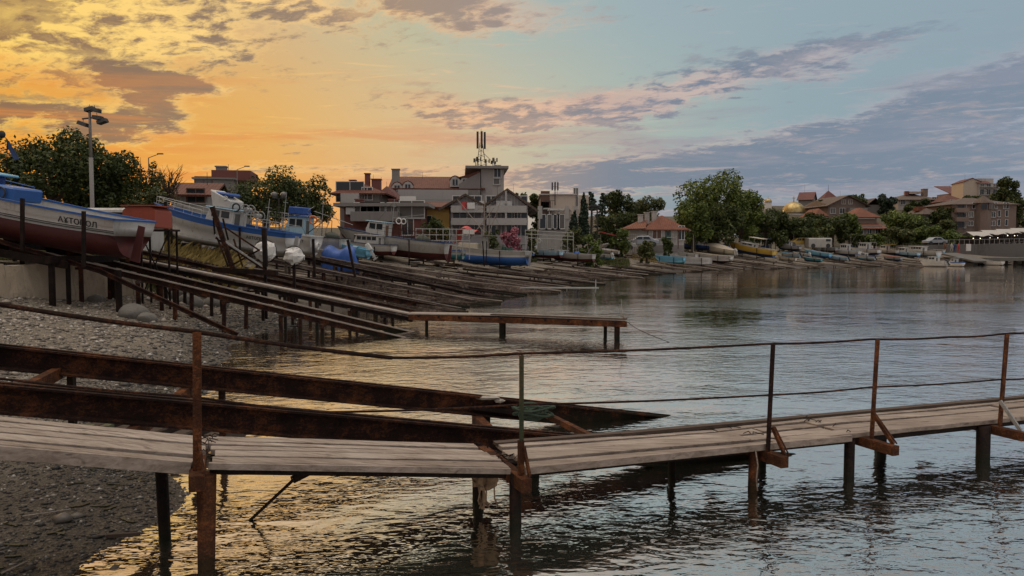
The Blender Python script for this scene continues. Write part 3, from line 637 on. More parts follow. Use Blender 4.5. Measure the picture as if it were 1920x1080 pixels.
# ------------------------------------------------------------------ slipways along the cove
ORD = ['first', 'second', 'third', 'fourth', 'fifth', 'sixth', 'seventh', 'eighth', 'ninth', 'tenth', 'eleventh', 'twelfth', 'thirteenth', 'fourteenth', 'fifteenth', 'sixteenth', 'seventeenth', 'eighteenth', 'nineteenth', 'twentieth']
def slip(P, Q, gap, label, group=None, w=.09, h_=.13, n=9, mt=None, planked=False, near=True, posts=True, under=.0):
    """P = inland end, Q = seaward end, top of rails, world coords; second rail lies 'gap' beyond."""
    P, Q = Vector(P), Vector(Q); mt = mt or rust_d
    root = thing('slipway', label, 'slipway', (P.x, P.y, g(P.x, P.y)), group=group)
    d = (Q - P); hd = Vector((d.x, d.y, 0)).normalized(); nn = Vector((-hd.y, hd.x, 0)); rg = random.Random(int(P.y * 100))
    for k in (0, 1):
        o = nn * gap * k; m = MB(); jz = Vector((0, 0, rg.uniform(-.04, .04)))
        if near: m.ibeam(P + o, Q + o + jz, w, h_, .012, .01)
        else: m.bar(P + o, Q + o + jz, w, h_, top=True)
        bring(m, root, 'rail', mt)
        if near or rg.random() < .6:
            m = MB(); m.bar(P + o + Vector((0, 0, .02)), Q + o + jz + Vector((0, 0, .02)), .04, .035); bring(m, root, 'rail_head_highlight', rg.choice([rust_f, rust_f, plank_l]))  # pale strip along each rail top: edge highlight put into the colour
    for i in range(n):
        t = (i + .35 + rg.uniform(-.2, .2)) / n; p = P + d * t
        if p.z < -.1: continue
        m = MB(); ex = rg.uniform(.12, .35)
        if rg.random() < (.85 if near else .4): m.bar(p - nn * ex + Vector((0, 0, -h_)), p + nn * (gap + ex) + Vector((0, 0, -h_)), .08, .07, top=True); bring(m, root, 'crossbeam', mt if rg.random() < .8 else rust_f)
        if posts:
            for k in (0, 1):
                q = p + nn * (gap * k + rg.uniform(-.08, .08)) + hd * rg.uniform(-.1, .1); gzv = g(q.x, q.y)
                if q.z - gzv > .15:
                    m = MB(); m.bar((q.x, q.y, max(gzv - .3, -1.6)), (q.x + rg.uniform(-.04, .04), q.y, q.z - h_), w * .95, w * .85, up=(0, 1, 0)); bring(m, root, 'post', mt if rg.random() < .7 else rust)
    if planked:
        m = MB(); m.bar(P + nn * gap * .2 + Vector((0, 0, .05)), Q + nn * gap * .2 + Vector((0, 0, .05)), .34, .04); bring(m, root, 'walking_plank', plank_l)
    return root
# the nearest ones read off the photograph
slip(at(-60, 440, 21.5), at(762, 634, 21.4), 1.5, 'rusty slipway under the red-bottomed boat, on tall posts before the wall', n=9, w=.10, h_=.15, mt=rust)
b0 = thing('bent_rail', 'single rusty rail bent downward, its end lying on the shingle before the wall', 'rail', at(127, 470, 21)); m = MB()
m.ibeam(at(-40, 436, 20.9), at(190, 505, 20.9), .09, .12); m.ibeam(at(190, 505, 20.9), at(447, 624, 20.6), .09, .12); bring(m, b0, 'rail', rust)
m = MB(); p = at(127, 490, 20.95); m.bar((p.x, p.y, g(p.x, p.y) - .3), p, .09, .09, up=(0, 1, 0)); bring(m, b0, 'post', rust_d); m = MB(); p = at(222, 520, 21.0); m.bar((p.x, p.y, g(p.x, p.y) - .3), p + Vector((0, 0, .2)), .13, .11, up=(0, 1, 0)); bring(m, b0, 'post', rust_d)
s2 = slip(at(225, 484, 24), at(775, 594, 23.4), 1.1, 'slipway topped with a long pale walking plank leading down to the jetty', n=8, w=.09, planked=True)
# jetty
J = [at(768, 589, 23.4), at(940, 592, 22.4), at(1174, 601, 21.0)]
jt = thing('jetty', 'low plank jetty on rusty beams reaching out over the bright water', 'jetty', J[1])
m = MB()
for a, b_ in zip(J, J[1:]): 
    for o_ in (-.02, .3): m.bar(a + Vector((0, o_, .02)), b_ + Vector((0, o_, .02)), .27, .035)
bring(m, jt, 'deck', plank_l)
m = MB(); m.bar(J[0].lerp(J[1], .9) + Vector((0, -.05, .045)), J[2] + Vector((0, -.05, .05)), .22, .03); bring(m, jt, 'upper_plank', timber)
for o_ in (-.12, .38):
    m = MB(); m.bar(J[0] + Vector((0, o_, -.09)), J[2] + Vector((0, o_, -.09)), .09, .16); bring(m, jt, 'beam', rust_b if o_ < 0 else rust_d)
for px, o_, w in ((800, 0, .09), (940, 0, .13), (945, .4, .1), (1138, .35, .09), (1157, 0, .14), (1160, .3, .12)):
    p = at(px, 600, 23.4 - (px - 768) / 406 * 2.4) + Vector((0, o_, 0)); m = MB(); m.bar((p.x, p.y, -1.5), (p.x, p.y, .5), w, w, up=(0, 1, 0)); bring(m, jt, 'piling', rust_d)
for i in range(10):
    p = J[0].lerp(J[2], (i + .5) / 10); m = MB(); m.bar(p + Vector((0, -.25, -.01)), p + Vector((0, .5, -.01)), .06, .05, top=True); bring(m, jt, 'deck_bearer', rust_d)
tip = J[2] + Vector((-.12, 0, .05)); m = MB(); m.torus(tip, .06, .02, 'z', 10, 5); m.torus(tip + Vector((.05, 0, .04)), .05, .02, 'x', 10, 5); m.tube(tip, tip + Vector((-.02, 0, .55)), .012, .008, 5); bring(m, jt, 'mooring_rope', MATS['weathered_plank'])
mrope = MB(); a = J[2] + Vector((.05, .1, -.05)); P = [a + Vector((1.5 * t / 8, -1.2 * t / 8, -.62 * (t / 8) ** .7)) for t in range(9)]; mrope.path(P, .008, 4); tag(mrope.build('mooring_line', rust_d), 'thin dark mooring line running from the jetty tip down into the water', 'rope')
# far thin jetty
m = MB(); a, b_ = at(885, 539, 46), at(1120, 540, 41); j2 = thing('catwalk', 'thin pale grey catwalk on slender poles just above the water', 'catwalk', a)
m.bar(a, b_, .35, .07); bring(m, j2, 'walkway', steel_grey)
for i, px in enumerate((946, 950, 1002, 1005, 1063, 1117)):
    p = at(px, 540, 46 - (px - 885) / 235 * 5); m = MB(); m.bar((p.x, p.y, -1), (p.x, p.y, p.z + (.45 if px == 1117 else 0)), .05, .05, up=(0, 1, 0)); bring(m, j2, 'pole', steel_grey)
slip(at(268, 471, 26.2), at(800, 589, 28.3), 1.25, 'slipway right behind the pale walking plank, ending beside the jetty root', n=9, w=.10, mt=rust)
slip(at(395, 492, 29), at(870, 584, 30.4), 1.3, 'slipway below the steel trestle, ending in bright rippled shallows', n=8, w=.12, h_=.18, mt=rust)
slip(at(470, 478, 33), at(905, 566, 34.8), 1.4, 'slipway running below the two white wrapped bundles', n=8, w=.11, h_=.14, mt=rust_f)
slip(at(560, 479, 36.5), at(945, 562, 37.6), 1.5, 'slipway running below the blue tarpaulin', n=8, w=.11, h_=.13)
slip(at(600, 482, 40), at(945, 548, 42), 1.5, 'slipway under the light blue outboard boat', n=7, w=.10, h_=.13, mt=rust_f)
# the following ones by walking along the coast line
def coast_at(s):
    for a, b_ in zip(CP[6:], CP[7:]):
        L = float(np.hypot(*(b_ - a)))
        if s <= L: t = s / L; d = (b_ - a) / L; return a + (b_ - a) * t, d
        s -= L
SL = []
s = 8.6; k = 0
while s < 152:
    p, d = coast_at(s); nrm = np.array([d[1], -d[0]]); dir_ = nrm * .62 + np.array([.78, 0]); dir_ /= np.hypot(*dir_)
    SL.append((p, dir_)); s += (2.4 if s < 24 else 1.9) if s < 62 else 2.7; k += 1
for i, (p, dr) in enumerate(SL):
    rg = random.Random(100 + i); inl = rg.uniform(13, 18) - (3.5 if i < 8 else 0); sea = rg.uniform(1.4, 3.4) + (3.0 if i < 20 else .6); zi = rg.uniform(1.9, 2.25)
    P = (p[0] - dr[0] * inl, p[1] - dr[1] * inl, zi); Q = (p[0] + dr[0] * sea, p[1] + dr[1] * sea, rg.uniform(-.15, .1))
    near_ = i < 9
    lb = ('%s slipway beyond the jetty, counting away along the cove' % ORD[i]) if i < 20 else ('%s slipway counted from the gantry boat on towards the white boathouse' % ORD[i - 20] if i < 40 else '%s slipway of the far boatyard, counted from the yellow boat towards the quay' % ORD[i - 40] if i < 60 else 'slipway at the far right end')
    slip(P, Q, rg.uniform(1.0, 1.4), lb, 'boat slipways around the cove', w=rg.choice([.06, .08, .11]), h_=rg.uniform(.08, .14), n=5 if i > 14 else 6, mt=rg.choice([rust_f, rust_d, rust_f, rust_f]), near=False, planked=rg.random() < (.45 if i > 24 else .2))
print('slips', len(SL))

rg = np.random.default_rng(77); n = 5200; Y = rg.uniform(27, 118, n); X = rg.uniform(-22, 60, n); sdv = sdist(X, Y); kk = (sdv > .1) & (sdv < 15) & (rg.random(n) < np.clip(60 / Y, .3, 1)); X, Y = X[kk], Y[kk]; Z = gz(X, Y)
def debris(name, sel, mat, label, s0):
    m = MB(); r = random.Random(s0)
    for x, y, z in zip(X[sel], Y[sel], Z[sel]):
        L_ = r.choice([.25, .5, .9, 1.6]) * r.uniform(.6, 1.3); a = r.gauss(-.1, .5) if L_ > .6 else r.uniform(0, 3.1); d = Vector((math.cos(a), math.sin(a), r.uniform(-.12, .12))) * L_ / 2; w = r.uniform(.04, .13) * (1.6 if L_ < .5 else 1); c_ = Vector((x, y, z + w * .5 + r.random() * .15))
        m.bar(c_ - d, c_ + d, w, w * r.uniform(.4, 1))
    return tag(m.build(name, mat), label, 'debris', kind='stuff')
idx = np.arange(len(X)); debris('timber_debris', idx % 5 == 0, plank_l, 'pale timber offcuts strewn on the ground between the launching rails', 1); debris('scrap_debris', idx % 5 > 2, rust, 'dark scrap iron and rotten wood strewn on the ground between the launching rails', 2)
# ------------------------------------------------------------------ boats
white = paint('white_boat_paint', (.50, .48, .45), .35, .6, (.22, .17, .12), 1.6)
white_d = paint('dirty_white_paint', (.36, .34, .31), .5, .8, (.2, .16, .11), 2.2)
cream = paint('cream_boat_paint', (.55, .48, .36), .45, .5, (.25, .19, .12), 2)
blue = paint('blue_boat_paint', (.02, .10, .33), .4, .35, (.05, .08, .14), 2)
blue_l = paint('light_blue_boat_paint', (.16, .42, .58), .45, .4, (.12, .2, .25), 2)
blue_p = paint('pale_blue_boat_paint', (.30, .46, .56), .45, .4, (.2, .24, .25), 2)
navy = paint('navy_boat_paint', (.012, .04, .13), .5, .4, (.03, .04, .05), 2)
teal = paint('teal_boat_paint', (.05, .22, .24), .5, .4, (.03, .06, .05), 2)
redb = paint('dark_red_antifouling', (.085, .016, .014), .65, .55, (.035, .012, .010), 3)
red_m = paint('bright_red_paint', (.48, .035, .03), .5, .3)
orange = paint('orange_paint', (.55, .14, .03), .5, .3)
yellow = paint('yellow_boat_paint', (.52, .33, .05), .4, .35, (.2, .13, .04), 2)
black = paint('black_rubber', (.02, .02, .022), .6, .3, (.05, .045, .04))
dgreen = paint('dark_green_paint', (.03, .08, .06), .5, .4)
greyp = paint('grey_deck_paint', (.25, .27, .27), .6, .5)
brownw = paint('varnished_wood', (.16, .07, .03), .4, .4)
tarp_b = paint('blue_tarpaulin', (.015, .075, .30), .55, .3, (.02, .05, .15), 3)
tarp_w = paint('white_tarpaulin', (.66, .64, .60), .7, .4, (.2, .18, .16), 6)
tarp_c = paint('cream_boat_cover', (.50, .42, .32), .8, .4, (.25, .2, .14), 2)
net_m = paint('fishing_net_heap', (.09, .10, .08), .95, .6, (.2, .09, .04), 14, .03)

def hull(root, L, Bm, H, top, bot, stripe, deck, split=.42, tr=.74, sheer=.32, band=None):
    NX, rows = 14, []
    vv = [0, .12, .25, split, .62, .82, .9, 1.0]
    def pt(t, v):
        b_ = Bm / 2 * (math.sin(min(t / .52, 1) * math.pi / 2) ** .75 if t < .52 else 1 - (1 - tr) * ((t - .52) / .48) ** 1.6)
        sh = H * (1 + sheer * (1 - t) ** 2.2 + .05 * t * t); kz = H * .8 * max(0, (.22 - t) / .22) ** 1.8 + H * .10 * max(0, (t - .8) / .2)
        x = (t - .5) * L - (v ** 1.3) * L * .055 * max(0, 1 - t / .25); z = kz + (sh - kz) * v ** 1.12
        return x, b_ * (math.sin(v ** .75 * math.pi / 2) ** .85) * (1 + .05 * v), z
    def shell(v0, v1, out=0.0):
        vs = []; fs = []; us = [u for u in vv if v0 <= u <= v1]; n = len(us)
        for sgn in (1, -1):
            k0 = len(vs)
            for i in range(NX + 1):
                for u in us: x, y, z = pt(i / NX, u); vs.append((x, sgn * (y + out), z))
            for i in range(NX):
                for j in range(n - 1):
                    q = (k0 + i * n + j, k0 + (i + 1) * n + j, k0 + (i + 1) * n + j + 1, k0 + i * n + j + 1)
                    fs.append(q if sgn < 0 else q[::-1])
        k1 = (NX + 1) * n
        for j in range(n - 1): a = NX * n + j; fs.append((a, k1 + a, k1 + a + 1, a + 1))       # transom
        return MB().add(vs, fs)
    shell(0, split).build('hull_bottom', bot, root, smooth_=True)
    shell(split, .82).build('hull', top, root, smooth_=True)
    shell(.82, 1.0, .004).build('sheer_band', band or top, root, smooth_=True)
    for sgn in (1, -1):
        m = MB(); P = [Vector((pt(i / NX, 1)[0], sgn * (pt(i / NX, 1)[1] + .01), pt(i / NX, 1)[2])) for i in range(NX + 1)]
        for a, b_ in zip(P, P[1:]): m.bar(a, b_, .07, .055)
        if sgn == 1: m.bar(P[-1], (P[-1].x, -P[-1].y, P[-1].z), .07, .055)
        m.build('gunwale', stripe, root)
    vs = []; dz_ = .20 * H
    for i in range(NX + 1):
        x, y, z = pt(i / NX, 1); x2, y2, z2 = pt(i / NX, .9)
        vs += [(x2, y2 * .985, z2 - dz_ * .4), (x2, -y2 * .985, z2 - dz_ * .4)]
    MB().add(vs, [(2 * i, 2 * i + 1, 2 * i + 3, 2 * i + 2) for i in range(NX)]).build('deck', deck, root)
    return pt
def cabin(root, x0, x1, w, z0, h_, m_w, m_r, kind='wheel', trim=None):
    rk = .18 * h_; m = MB()
    P = [(x0 - (0 if kind == 'box' else .10 * h_), z0), (x1, z0), (x1, z0 + h_), (x0 + rk, z0 + h_), (x0 - .02, z0 + h_ * .52)]
    n = len(P); vs = [(x, -w / 2, z) for x, z in P] + [(x, w / 2, z) for x, z in P]
    m.add(vs, [tuple(range(n)), tuple(range(n, 2 * n))[::-1]] + [(i, i + n, (i + 1) % n + n, (i + 1) % n) for i in range(n)]); cb_ = m.build('cabin', m_w, root, bevel=.02)
    m = MB(); m.box(((x0 + x1) / 2 + .06, 0, z0 + h_ + .035), (x1 - x0 + .25, w + .22, .07)); m.build('cabin_roof', m_r, root, bevel=.02)
    nw = max(1, int((x1 - x0 - .3) / .55))
    for sgn in (-1, 1):
        for i in range(nw):
            xa = x0 + .28 + i * (x1 - x0 - .38) / nw; ww = (x1 - x0 - .38) / nw - .1; zc = z0 + h_ * .72
            fr = MB().box((xa + ww / 2, sgn * (w / 2 + .006), zc), (ww + .06, .02, h_ * .36 + .05)).build('window', trim or m_w, root)
            MB().box((xa + ww / 2, sgn * (w / 2 + .012), zc), (ww, .02, h_ * .36)).build('pane', glass, fr)
    for k in (-1, 0, 1):
        wv_ = w / 3.5; yc = k * w / 3.2; a = Vector((x0 + .02, 0, z0 + h_ * .58)); b_ = Vector((x0 + rk - .02, 0, z0 + h_ * .95)); nx_ = Vector((-(b_.z - a.z), 0, b_.x - a.x)).normalized() * .012
        MB().add([a + nx_ + Vector((0, yc - wv_ / 2, 0)), a + nx_ + Vector((0, yc + wv_ / 2, 0)), b_ + nx_ + Vector((0, yc + wv_ / 2, 0)), b_ + nx_ + Vector((0, yc - wv_ / 2, 0))], [(0, 1, 2, 3)]).build('windscreen', glass, root)
    MB().box((x1 + .008, -w * .18, z0 + h_ * .42), (.02, w * .34, h_ * .82)).build('cabin_door', brownw if kind == 'box' else glass_l, root)
def mast(root, x, z0, h_, r=.035, boom=None, mt=None, stays=True, y=0):
    mt = mt or steel_grey; m = MB(); m.tube((x, y, z0), (x, y, z0 + h_), r, r * .6, 8); m.tube((x, y - .35, z0 + h_ * .75), (x, y + .35, z0 + h_ * .75), r * .5, r * .5, 5); m.build('mast', mt, root)
    if boom: m = MB(); m.tube((x, y, z0 + h_ * .35), (x + boom[0], y, z0 + boom[1]), r * .7, r * .5, 6); m.build('boom', mt, root)
    if stays: m = MB(); m.tube((x, y, z0 + h_ * .95), (x - h_ * .8, y, z0 - .3), .009, .009, 4); m.build('stay', rust_d, root); m = MB(); m.tube((x, y, z0 + h_ * .95), (x + h_ * .7, y, z0 - .3), .009, .009, 4); m.build('stay', rust_d, root)
def guard(root, pt, t0, t1, h_, mt=None, n=6, r=.016, sides=(1, -1)):
    for sgn in sides:
        m = MB(); P = []
        for i in range(n):
            x, y, z = pt(t0 + (t1 - t0) * i / (n - 1), 1.0); p = Vector((x, sgn * (y - .05), z)); q = p + Vector((0, 0, h_)); m.tube(p, q, r * .8, r * .8, 5); P.append(q)
        m.path(P, r, 5); m.path([q - Vector((0, 0, h_ * .5)) for q in P], r * .6, 5); m.build('guard_rail', mt or steel_grey, root)
def hoop(root, x, w, z0, h_, mt=None, r=.025, lean_=.0, lb='gantry'):
    m = MB(); m.path([Vector((x, -w / 2, z0)), Vector((x + lean_, -w / 2, z0 + h_)), Vector((x + lean_, w / 2, z0 + h_)), Vector((x, w / 2, z0))], r, 6); m.build(lb, mt or white, root)
def outboard(root, x, z, mt_top, s=1.0, tilt=.9, y=0):
    ca, sa = math.cos(tilt), math.sin(tilt)
    def T(a, b_): return Vector((x + (a * ca + b_ * sa) * s, y, z + (-a * sa * -1 + b_ * ca) * s)) if False else Vector((x + (a * ca - b_ * sa) * s, y, z + (a * sa + b_ * ca) * s))
    mo = thing('outboard_motor', '', '', (0, 0, 0)); 
    for k in ('label', 'category'): 
        if k in mo: del mo[k]
    mo.parent = root
    m = MB(); m.prof(T(-.02, .1), T(-.02, .62), [(-.17, -.2), (.17, -.2), (.2, 0), (.15, .27), (-.15, .27), (-.2, 0)], up=(1, 0, 0), s1=.8); m.build('cowl', mt_top, mo, bevel=.04)
    m = MB(); m.prof(T(0, .1), T(0, -.6), [(-.07, -.11), (.07, -.11), (.05, .13), (-.05, .13)], up=(1, 0, 0), s1=.75); m.bar(T(-.14, -.38), T(.16, -.38), .2, .02); m.tube(T(-.14, -.55), T(.2, -.55), .07, .045, 8); m.build('leg', mt_top, mo)
    m = MB()
    for k in range(3): a = 2.09 * k; c_ = T(.22, -.55); m.bar(c_, c_ + Vector((0, .13 * math.cos(a), .13 * math.sin(a))), .07, .015)
    m.build('propeller', black, mo)
def rudder(root, L, H, mt=None):
    m = MB(); m.prof((L / 2 + .03, 0, H * .05), (L / 2 + .12, 0, H * .95), [(-.02, -.02), (.02, -.02), (.02, .26), (-.02, .26)], up=(1, 0, 0), s1=.7); m.build('rudder', mt or redb, root)
    m = MB(); m.torus((L / 2 - .08, 0, H * .14), .05, .02, 'x', 10, 5)
    for k in range(3): a = 2.09 * k + .4; c_ = Vector((L / 2 - .06, 0, H * .14)); m.bar(c_, c_ + Vector((0, .16 * math.cos(a), .16 * math.sin(a))), .1, .02)
    m.build('propeller', rust_b, root)
def heap(root, x, y, z, r, mt, seed, name='net_heap', fl=.55): MB().ball((x, y, z), r, r * .8, r * fl, 12, 7, .14, seed).build(name, mt, root, smooth_=True)
def ring(root, x, y, z, r, mt, ax='y', name='lifebuoy'): MB().torus((x, y, z), r, r * .22, ax, 18, 8).build(name, mt, root, smooth_=True)
def netdrum(root, x, z, r, w):
    m = MB(); 
    for s_ in (-w / 2, w / 2): m.torus((x, s_, z), r, .025, 'y', 18, 5)
    for k in range(6): a = k * 1.047; m.bar((x, -w / 2, z), (x + r * math.cos(a), -w / 2, z + r * math.sin(a)), .02, .02)
    m.tube((x, -w / 2, z), (x, w / 2, z), r * .45, r * .45, 12); m.build('net_drum', steel_grey, root)
def text(root, s_, size, loc, rot, mt, name='lettering', wx=1.0):
    cu = bpy.data.curves.new(name, 'FONT'); cu.body = s_; cu.size = size; cu.extrude = .003; cu.align_x = 'CENTER'; cu.align_y = 'CENTER'; cu.offset = size * .018; cu.resolution_u = 3
    tmp = bpy.data.objects.new(name, cu); me = bpy.data.meshes.new_from_object(tmp); bpy.data.objects.remove(tmp); me.materials.clear(); me.materials.append(mt)
    o = bpy.data.objects.new(name, me); C.objects.link(o); o.location = loc; o.rotation_euler = rot; o.scale = (wx, 1, 1); o.parent = root; return o
def letter(root, pt, s_, size, xc, zc, mt, side=-1):
    o = text(root, s_, size, (0, 0, 0), (0, 0, 0), mt)
    for v_ in o.data.vertices:
        X_, Z_, off = xc + v_.co.x * (1 if side < 0 else -1), zc + v_.co.y, v_.co.z
        t = .5; 
        L0, L1 = pt(0, .8)[0], pt(1, .8)[0]; t = min(1, max(0, (X_ - L0) / (L1 - L0))); lo_, hi_ = 0.05, 1.0
        for _ in range(24):
            mv = (lo_ + hi_) / 2
            if pt(t, mv)[2] < Z_: lo_ = mv
            else: hi_ = mv
        v_.co = (X_, side * (pt(t, lo_)[1] + .014 + max(0, off)), Z_)
    return o
def place(root, stern, bowpx, L, H, pitch, Ykeel=None, cradle=True, roll=0, lo=-15, lb=None, toward=False, scale=True):
    """stern = (px, py of the keel under the stern, depth); heading solved so that the bow lands on bowpx"""
    if cradle and stern[2] > 50:
        D_ = stern[2]
        while D_ < stern[2] * 1.2:
            q_ = at((stern[0] + bowpx) / 2, stern[1] - 2, D_)
            if q_.z - g(q_.x, q_.y) < .42: break
            D_ += 1
        stern = (stern[0], stern[1], D_)
    S = at(*stern); best = None; span = abs(960 + S.x / S.y * F - bowpx) / F * S.y
    if scale: k_ = max(.6, min(1.0, span * 1.10 / L)); L *= k_; H *= k_; root.scale = (k_,) * 3
    for d_ in range(-75, 76):
        if toward and d_ < 0: continue
        if not toward and d_ > 0: continue
        a = R(d_); bx, by = S.x - math.cos(a) * L * math.cos(R(pitch)), S.y - math.sin(a) * L * math.cos(R(pitch))
        px = 960 + bx / by * F
        e = abs(px - bowpx) + .03 * abs(d_)
        if best is None or e < best[0]: best = (e, a, bx, by)
    a = best[1]; c_ = Vector(((S.x + best[2]) / 2, (S.y + best[3]) / 2, S.z + math.sin(R(pitch)) * L / 2 - H * .08))
    root.location = c_; root.rotation_euler = (R(roll), R(pitch), a)
    if cradle:
        M = Matrix.Translation(c_) @ Euler(root.rotation_euler).to_matrix().to_4x4()
        cr = thing('boat_cradle', 'rusty launching cradle carrying the ' + lb, 'cradle', (c_.x, c_.y, g(c_.x, c_.y)))
        for t in (-.28, .22):
            a_, b_ = M @ Vector((t * L, -L * .17, -.03)), M @ Vector((t * L, L * .17, -.03)); m = MB(); m.bar(a_, b_, .14, .14, top=True); bring(m, cr, 'bearer', rust_d)
            for q, s_ in ((a_, -1), (b_, 1)):
                m = MB(); m.bar(q, q + Vector((0, 0, H * 1.05)), .07, .07, up=(0, 1, 0)); bring(m, cr, 'upright', rust_d)
                gg = g(q.x, q.y)
                if q.z - gg > .1: m = MB(); m.bar((q.x, q.y, gg - .2), (q.x, q.y, q.z - .1), .1, .1, up=(0, 1, 0)); bring(m, cr, 'foot', rust_d)
    return root

# red-bottomed boat at the left edge
L, H = 8.6, 1.14
B = thing('fishing_boat', 'white fishing boat with dark red bottom and blue deckhouse at the left edge, stern lettered', 'boat')
pt = hull(B, L, 2.6, H, white, redb, blue, greyp, split=.62, sheer=.48)
m = MB(); m.box((-1.6, 0, H + .36), (2.6, 1.5, .5)); m.build('deckhouse', tarp_b, B, bevel=.05); m = MB(); m.box((-1.5, 0, H + .66), (3.0, 1.75, .08)); m.build('deckhouse_roof', blue_l, B, bevel=.03)
m = MB(); m.box((.35, .1, H + .2), (1.2, 1.2, .4)); m.build('engine_box', blue, B, bevel=.05); m = MB(); m.torus((.6, -.55, H + .2), .15, .025, 'y'); m.torus((.25, -.55, H + .22), .08, .02, 'y'); m.build('hose_reel', black, B)
rudder(B, L, H); guard(B, pt, .3, .52, .3, blue)
m = MB(); m.box((-.1, -1.32, H * .86), (.16, .03, .1)); m.build('scupper', black, B)
letter(B, pt, 'АХТОПОЛ', .21, 3.35, .95, black)
m = MB(); 
for v_ in (.68, .72): 
    P = [Vector((pt(i / 14, v_)[0], -pt(i / 14, v_)[1] - .006, pt(i / 14, v_)[2])) for i in range(15)]
    for a_, b_ in zip(P, P[1:]): m.bar(a_, b_, .015, .02)
m.build('rubbing_strake', black, B)
place(B, (243, 486, 21.6), -270, L, H, 10, lb='white boat with the dark red bottom', cradle=False, scale=False)
M1 = Matrix.Translation(B.location) @ Euler(B.rotation_euler).to_matrix().to_4x4()
cr = thing('boat_cradle', 'tall dark cradle uprights standing against the red-bottomed boat at the left edge', 'cradle', B.location)
for px, y0, y1 in ((42, 372, 470), (157, 396, 500)):
    m = MB(); m.bar(at(px, y1, 20.1), at(px, y0, 20.1), .08, .08, up=(0, 1, 0)); bring(m, cr, 'upright', rust_d)
for t in (-.22, .1, .34):
    m = MB(); m.bar(M1 @ Vector((t * L, -1.5, -.05)), M1 @ Vector((t * L, 1.5, -.05)), .16, .2, top=True); bring(m, cr, 'bearer', rust_d)
    for s_ in (-1.35, 1.35): q = M1 @ Vector((t * L, s_, -.1)); m = MB(); m.bar((q.x, q.y, g(q.x, q.y) - .2), q, .12, .12, up=(0, 1, 0)); bring(m, cr, 'foot', rust_d)
m = MB(); m.bar(M1 @ Vector((-4.5, -1.1, -.25)), M1 @ Vector((3.2, -1.1, -.25)), .14, .2); bring(m, cr, 'side_rail', rust_d)
m = MB(); m.bar(M1 @ Vector((-2.4, -1.5, -.06)), M1 @ Vector((1.4, -1.5, -.20)), .28, .05); bring(m, cr, 'plank', plank_l)

# blue and white boat with the tall cabin
L, H = 7.8, 1.3
B = thing('fishing_boat', 'white boat with broad blue sheer band, tilted cabin and net drums behind the steel trestle', 'boat')
pt = hull(B, L, 2.5, H, white, white_d, blue, greyp, split=.25, sheer=.42, band=blue)
cabin(B, -.75, .75, 1.5, H - .15, .95, white, blue_p, trim=white)
m = MB(); P = [(-.5, H + .88), (.5, H + .88), (.5, H + 1.3), (-.75, H + 1.75)]; m.add([(x, -.7, z) for x, z in P] + [(x, .7, z) for x, z in P], [(0, 1, 2, 3), (7, 6, 5, 4), (0, 4, 5, 1), (1, 5, 6, 2), (2, 6, 7, 3), (3, 7, 4, 0)]); m.build('flybridge', white, B, bevel=.04)
m = MB(); m.box((-.1, 0, H + 1.6), (.9, 1.2, .18)); m.build('flybridge_cover', tarp_b, B, bevel=.08)
ring(B, .2, -.72, H + 1.4, .10, tarp_w); netdrum(B, 1.15, H + .95, .26, .6); netdrum(B, 1.75, H + .7, .25, .6); guard(B, pt, .02, .4, .42, white); mast(B, 2.3, H - .2, 1.9, .03); hoop(B, 1.4, 1.5, H - .1, .8, steel_grey); hoop(B, 2.1, 1.5, H - .1, .65, steel_grey)
ring(B, .9, -.8, H + 1.0, .2, black, 'y', 'tyre_fender')
for i in range(7): 
    p = pt(.16 + .06 * i, .33); m = MB().ball((p[0], -p[1] - .03, p[2]), .035, .035, .035, 8, 5); m.build('anode', white, B, smooth_=True)
letter(B, pt, 'АХТОПОЛ', .21, 2.35, .86, black); rudder(B, L, H, white_d)
place(B, (545, 482, 33), 296, L, H, 8.5, lb='white boat with the blue sheer band')
L, H = 7.0, 1.25
B = thing('fishing_boat', 'white boat with pale blue inside partly hidden behind the blue banded boat', 'boat'); pt = hull(B, L, 2.5, H, white, white_d, white, blue_p, split=.25); guard(B, pt, .45, .75, .5); mast(B, 1.2, H, 2.6, .03)
ring(B, 3.85, -.5, .75, .2, tarp_w, 'x', 'rope_coil'); letter(B, pt, 'АХТ', .22, 2.9, .95, black); place(B, (590, 480, 41.5), 400, L, H, 7, lb='white boat behind the blue banded boat')
# pale wooden boat with the blue wheelhouse
L, H = 7.5, 1.35
B = thing('fishing_boat', 'grey-white boat with a bright blue wheelhouse and orange lifebuoy', 'boat'); pt = hull(B, L, 2.6, H, white_d, dgreen, black, greyp, split=.25)
cabin(B, -.6, .9, 1.4, H - .1, 1.5, blue_p, blue, trim=white); m = MB(); m.box((.1, 0, H + 1.85), (1.2, 1.25, .55)); m.build('wheelhouse_cover', tarp_b, B, bevel=.06)
ring(B, 1.55, -.75, H + 1.25, .28, orange); mast(B, 1.9, H, 3.3, .035, (-2.2, 2.2)); hoop(B, 2.3, 1.6, H, 1.3, rust); 
m = MB()
for k in range(5): m.bar((1.7 + k * .12, -.9, H + .15 + .22 * k), (2.3 + k * .12, -.9, H + .15 + .22 * k), .04, .03)
m.path([Vector((1.7, -.9, H)), Vector((2.3, -.9, H + 1.2))], .02); m.path([Vector((2.3, -.9, H)), Vector((2.9, -.9, H + 1.2))], .02); m.build('ladder', white_d, B); heap(B, 2.6, .3, H + .15, .55, net_m, 3); guard(B, pt, .05, .5, .5, rust, 6)
place(B, (645, 481, 46), 470, L, H, 4, lb='boat with the bright blue wheelhouse')
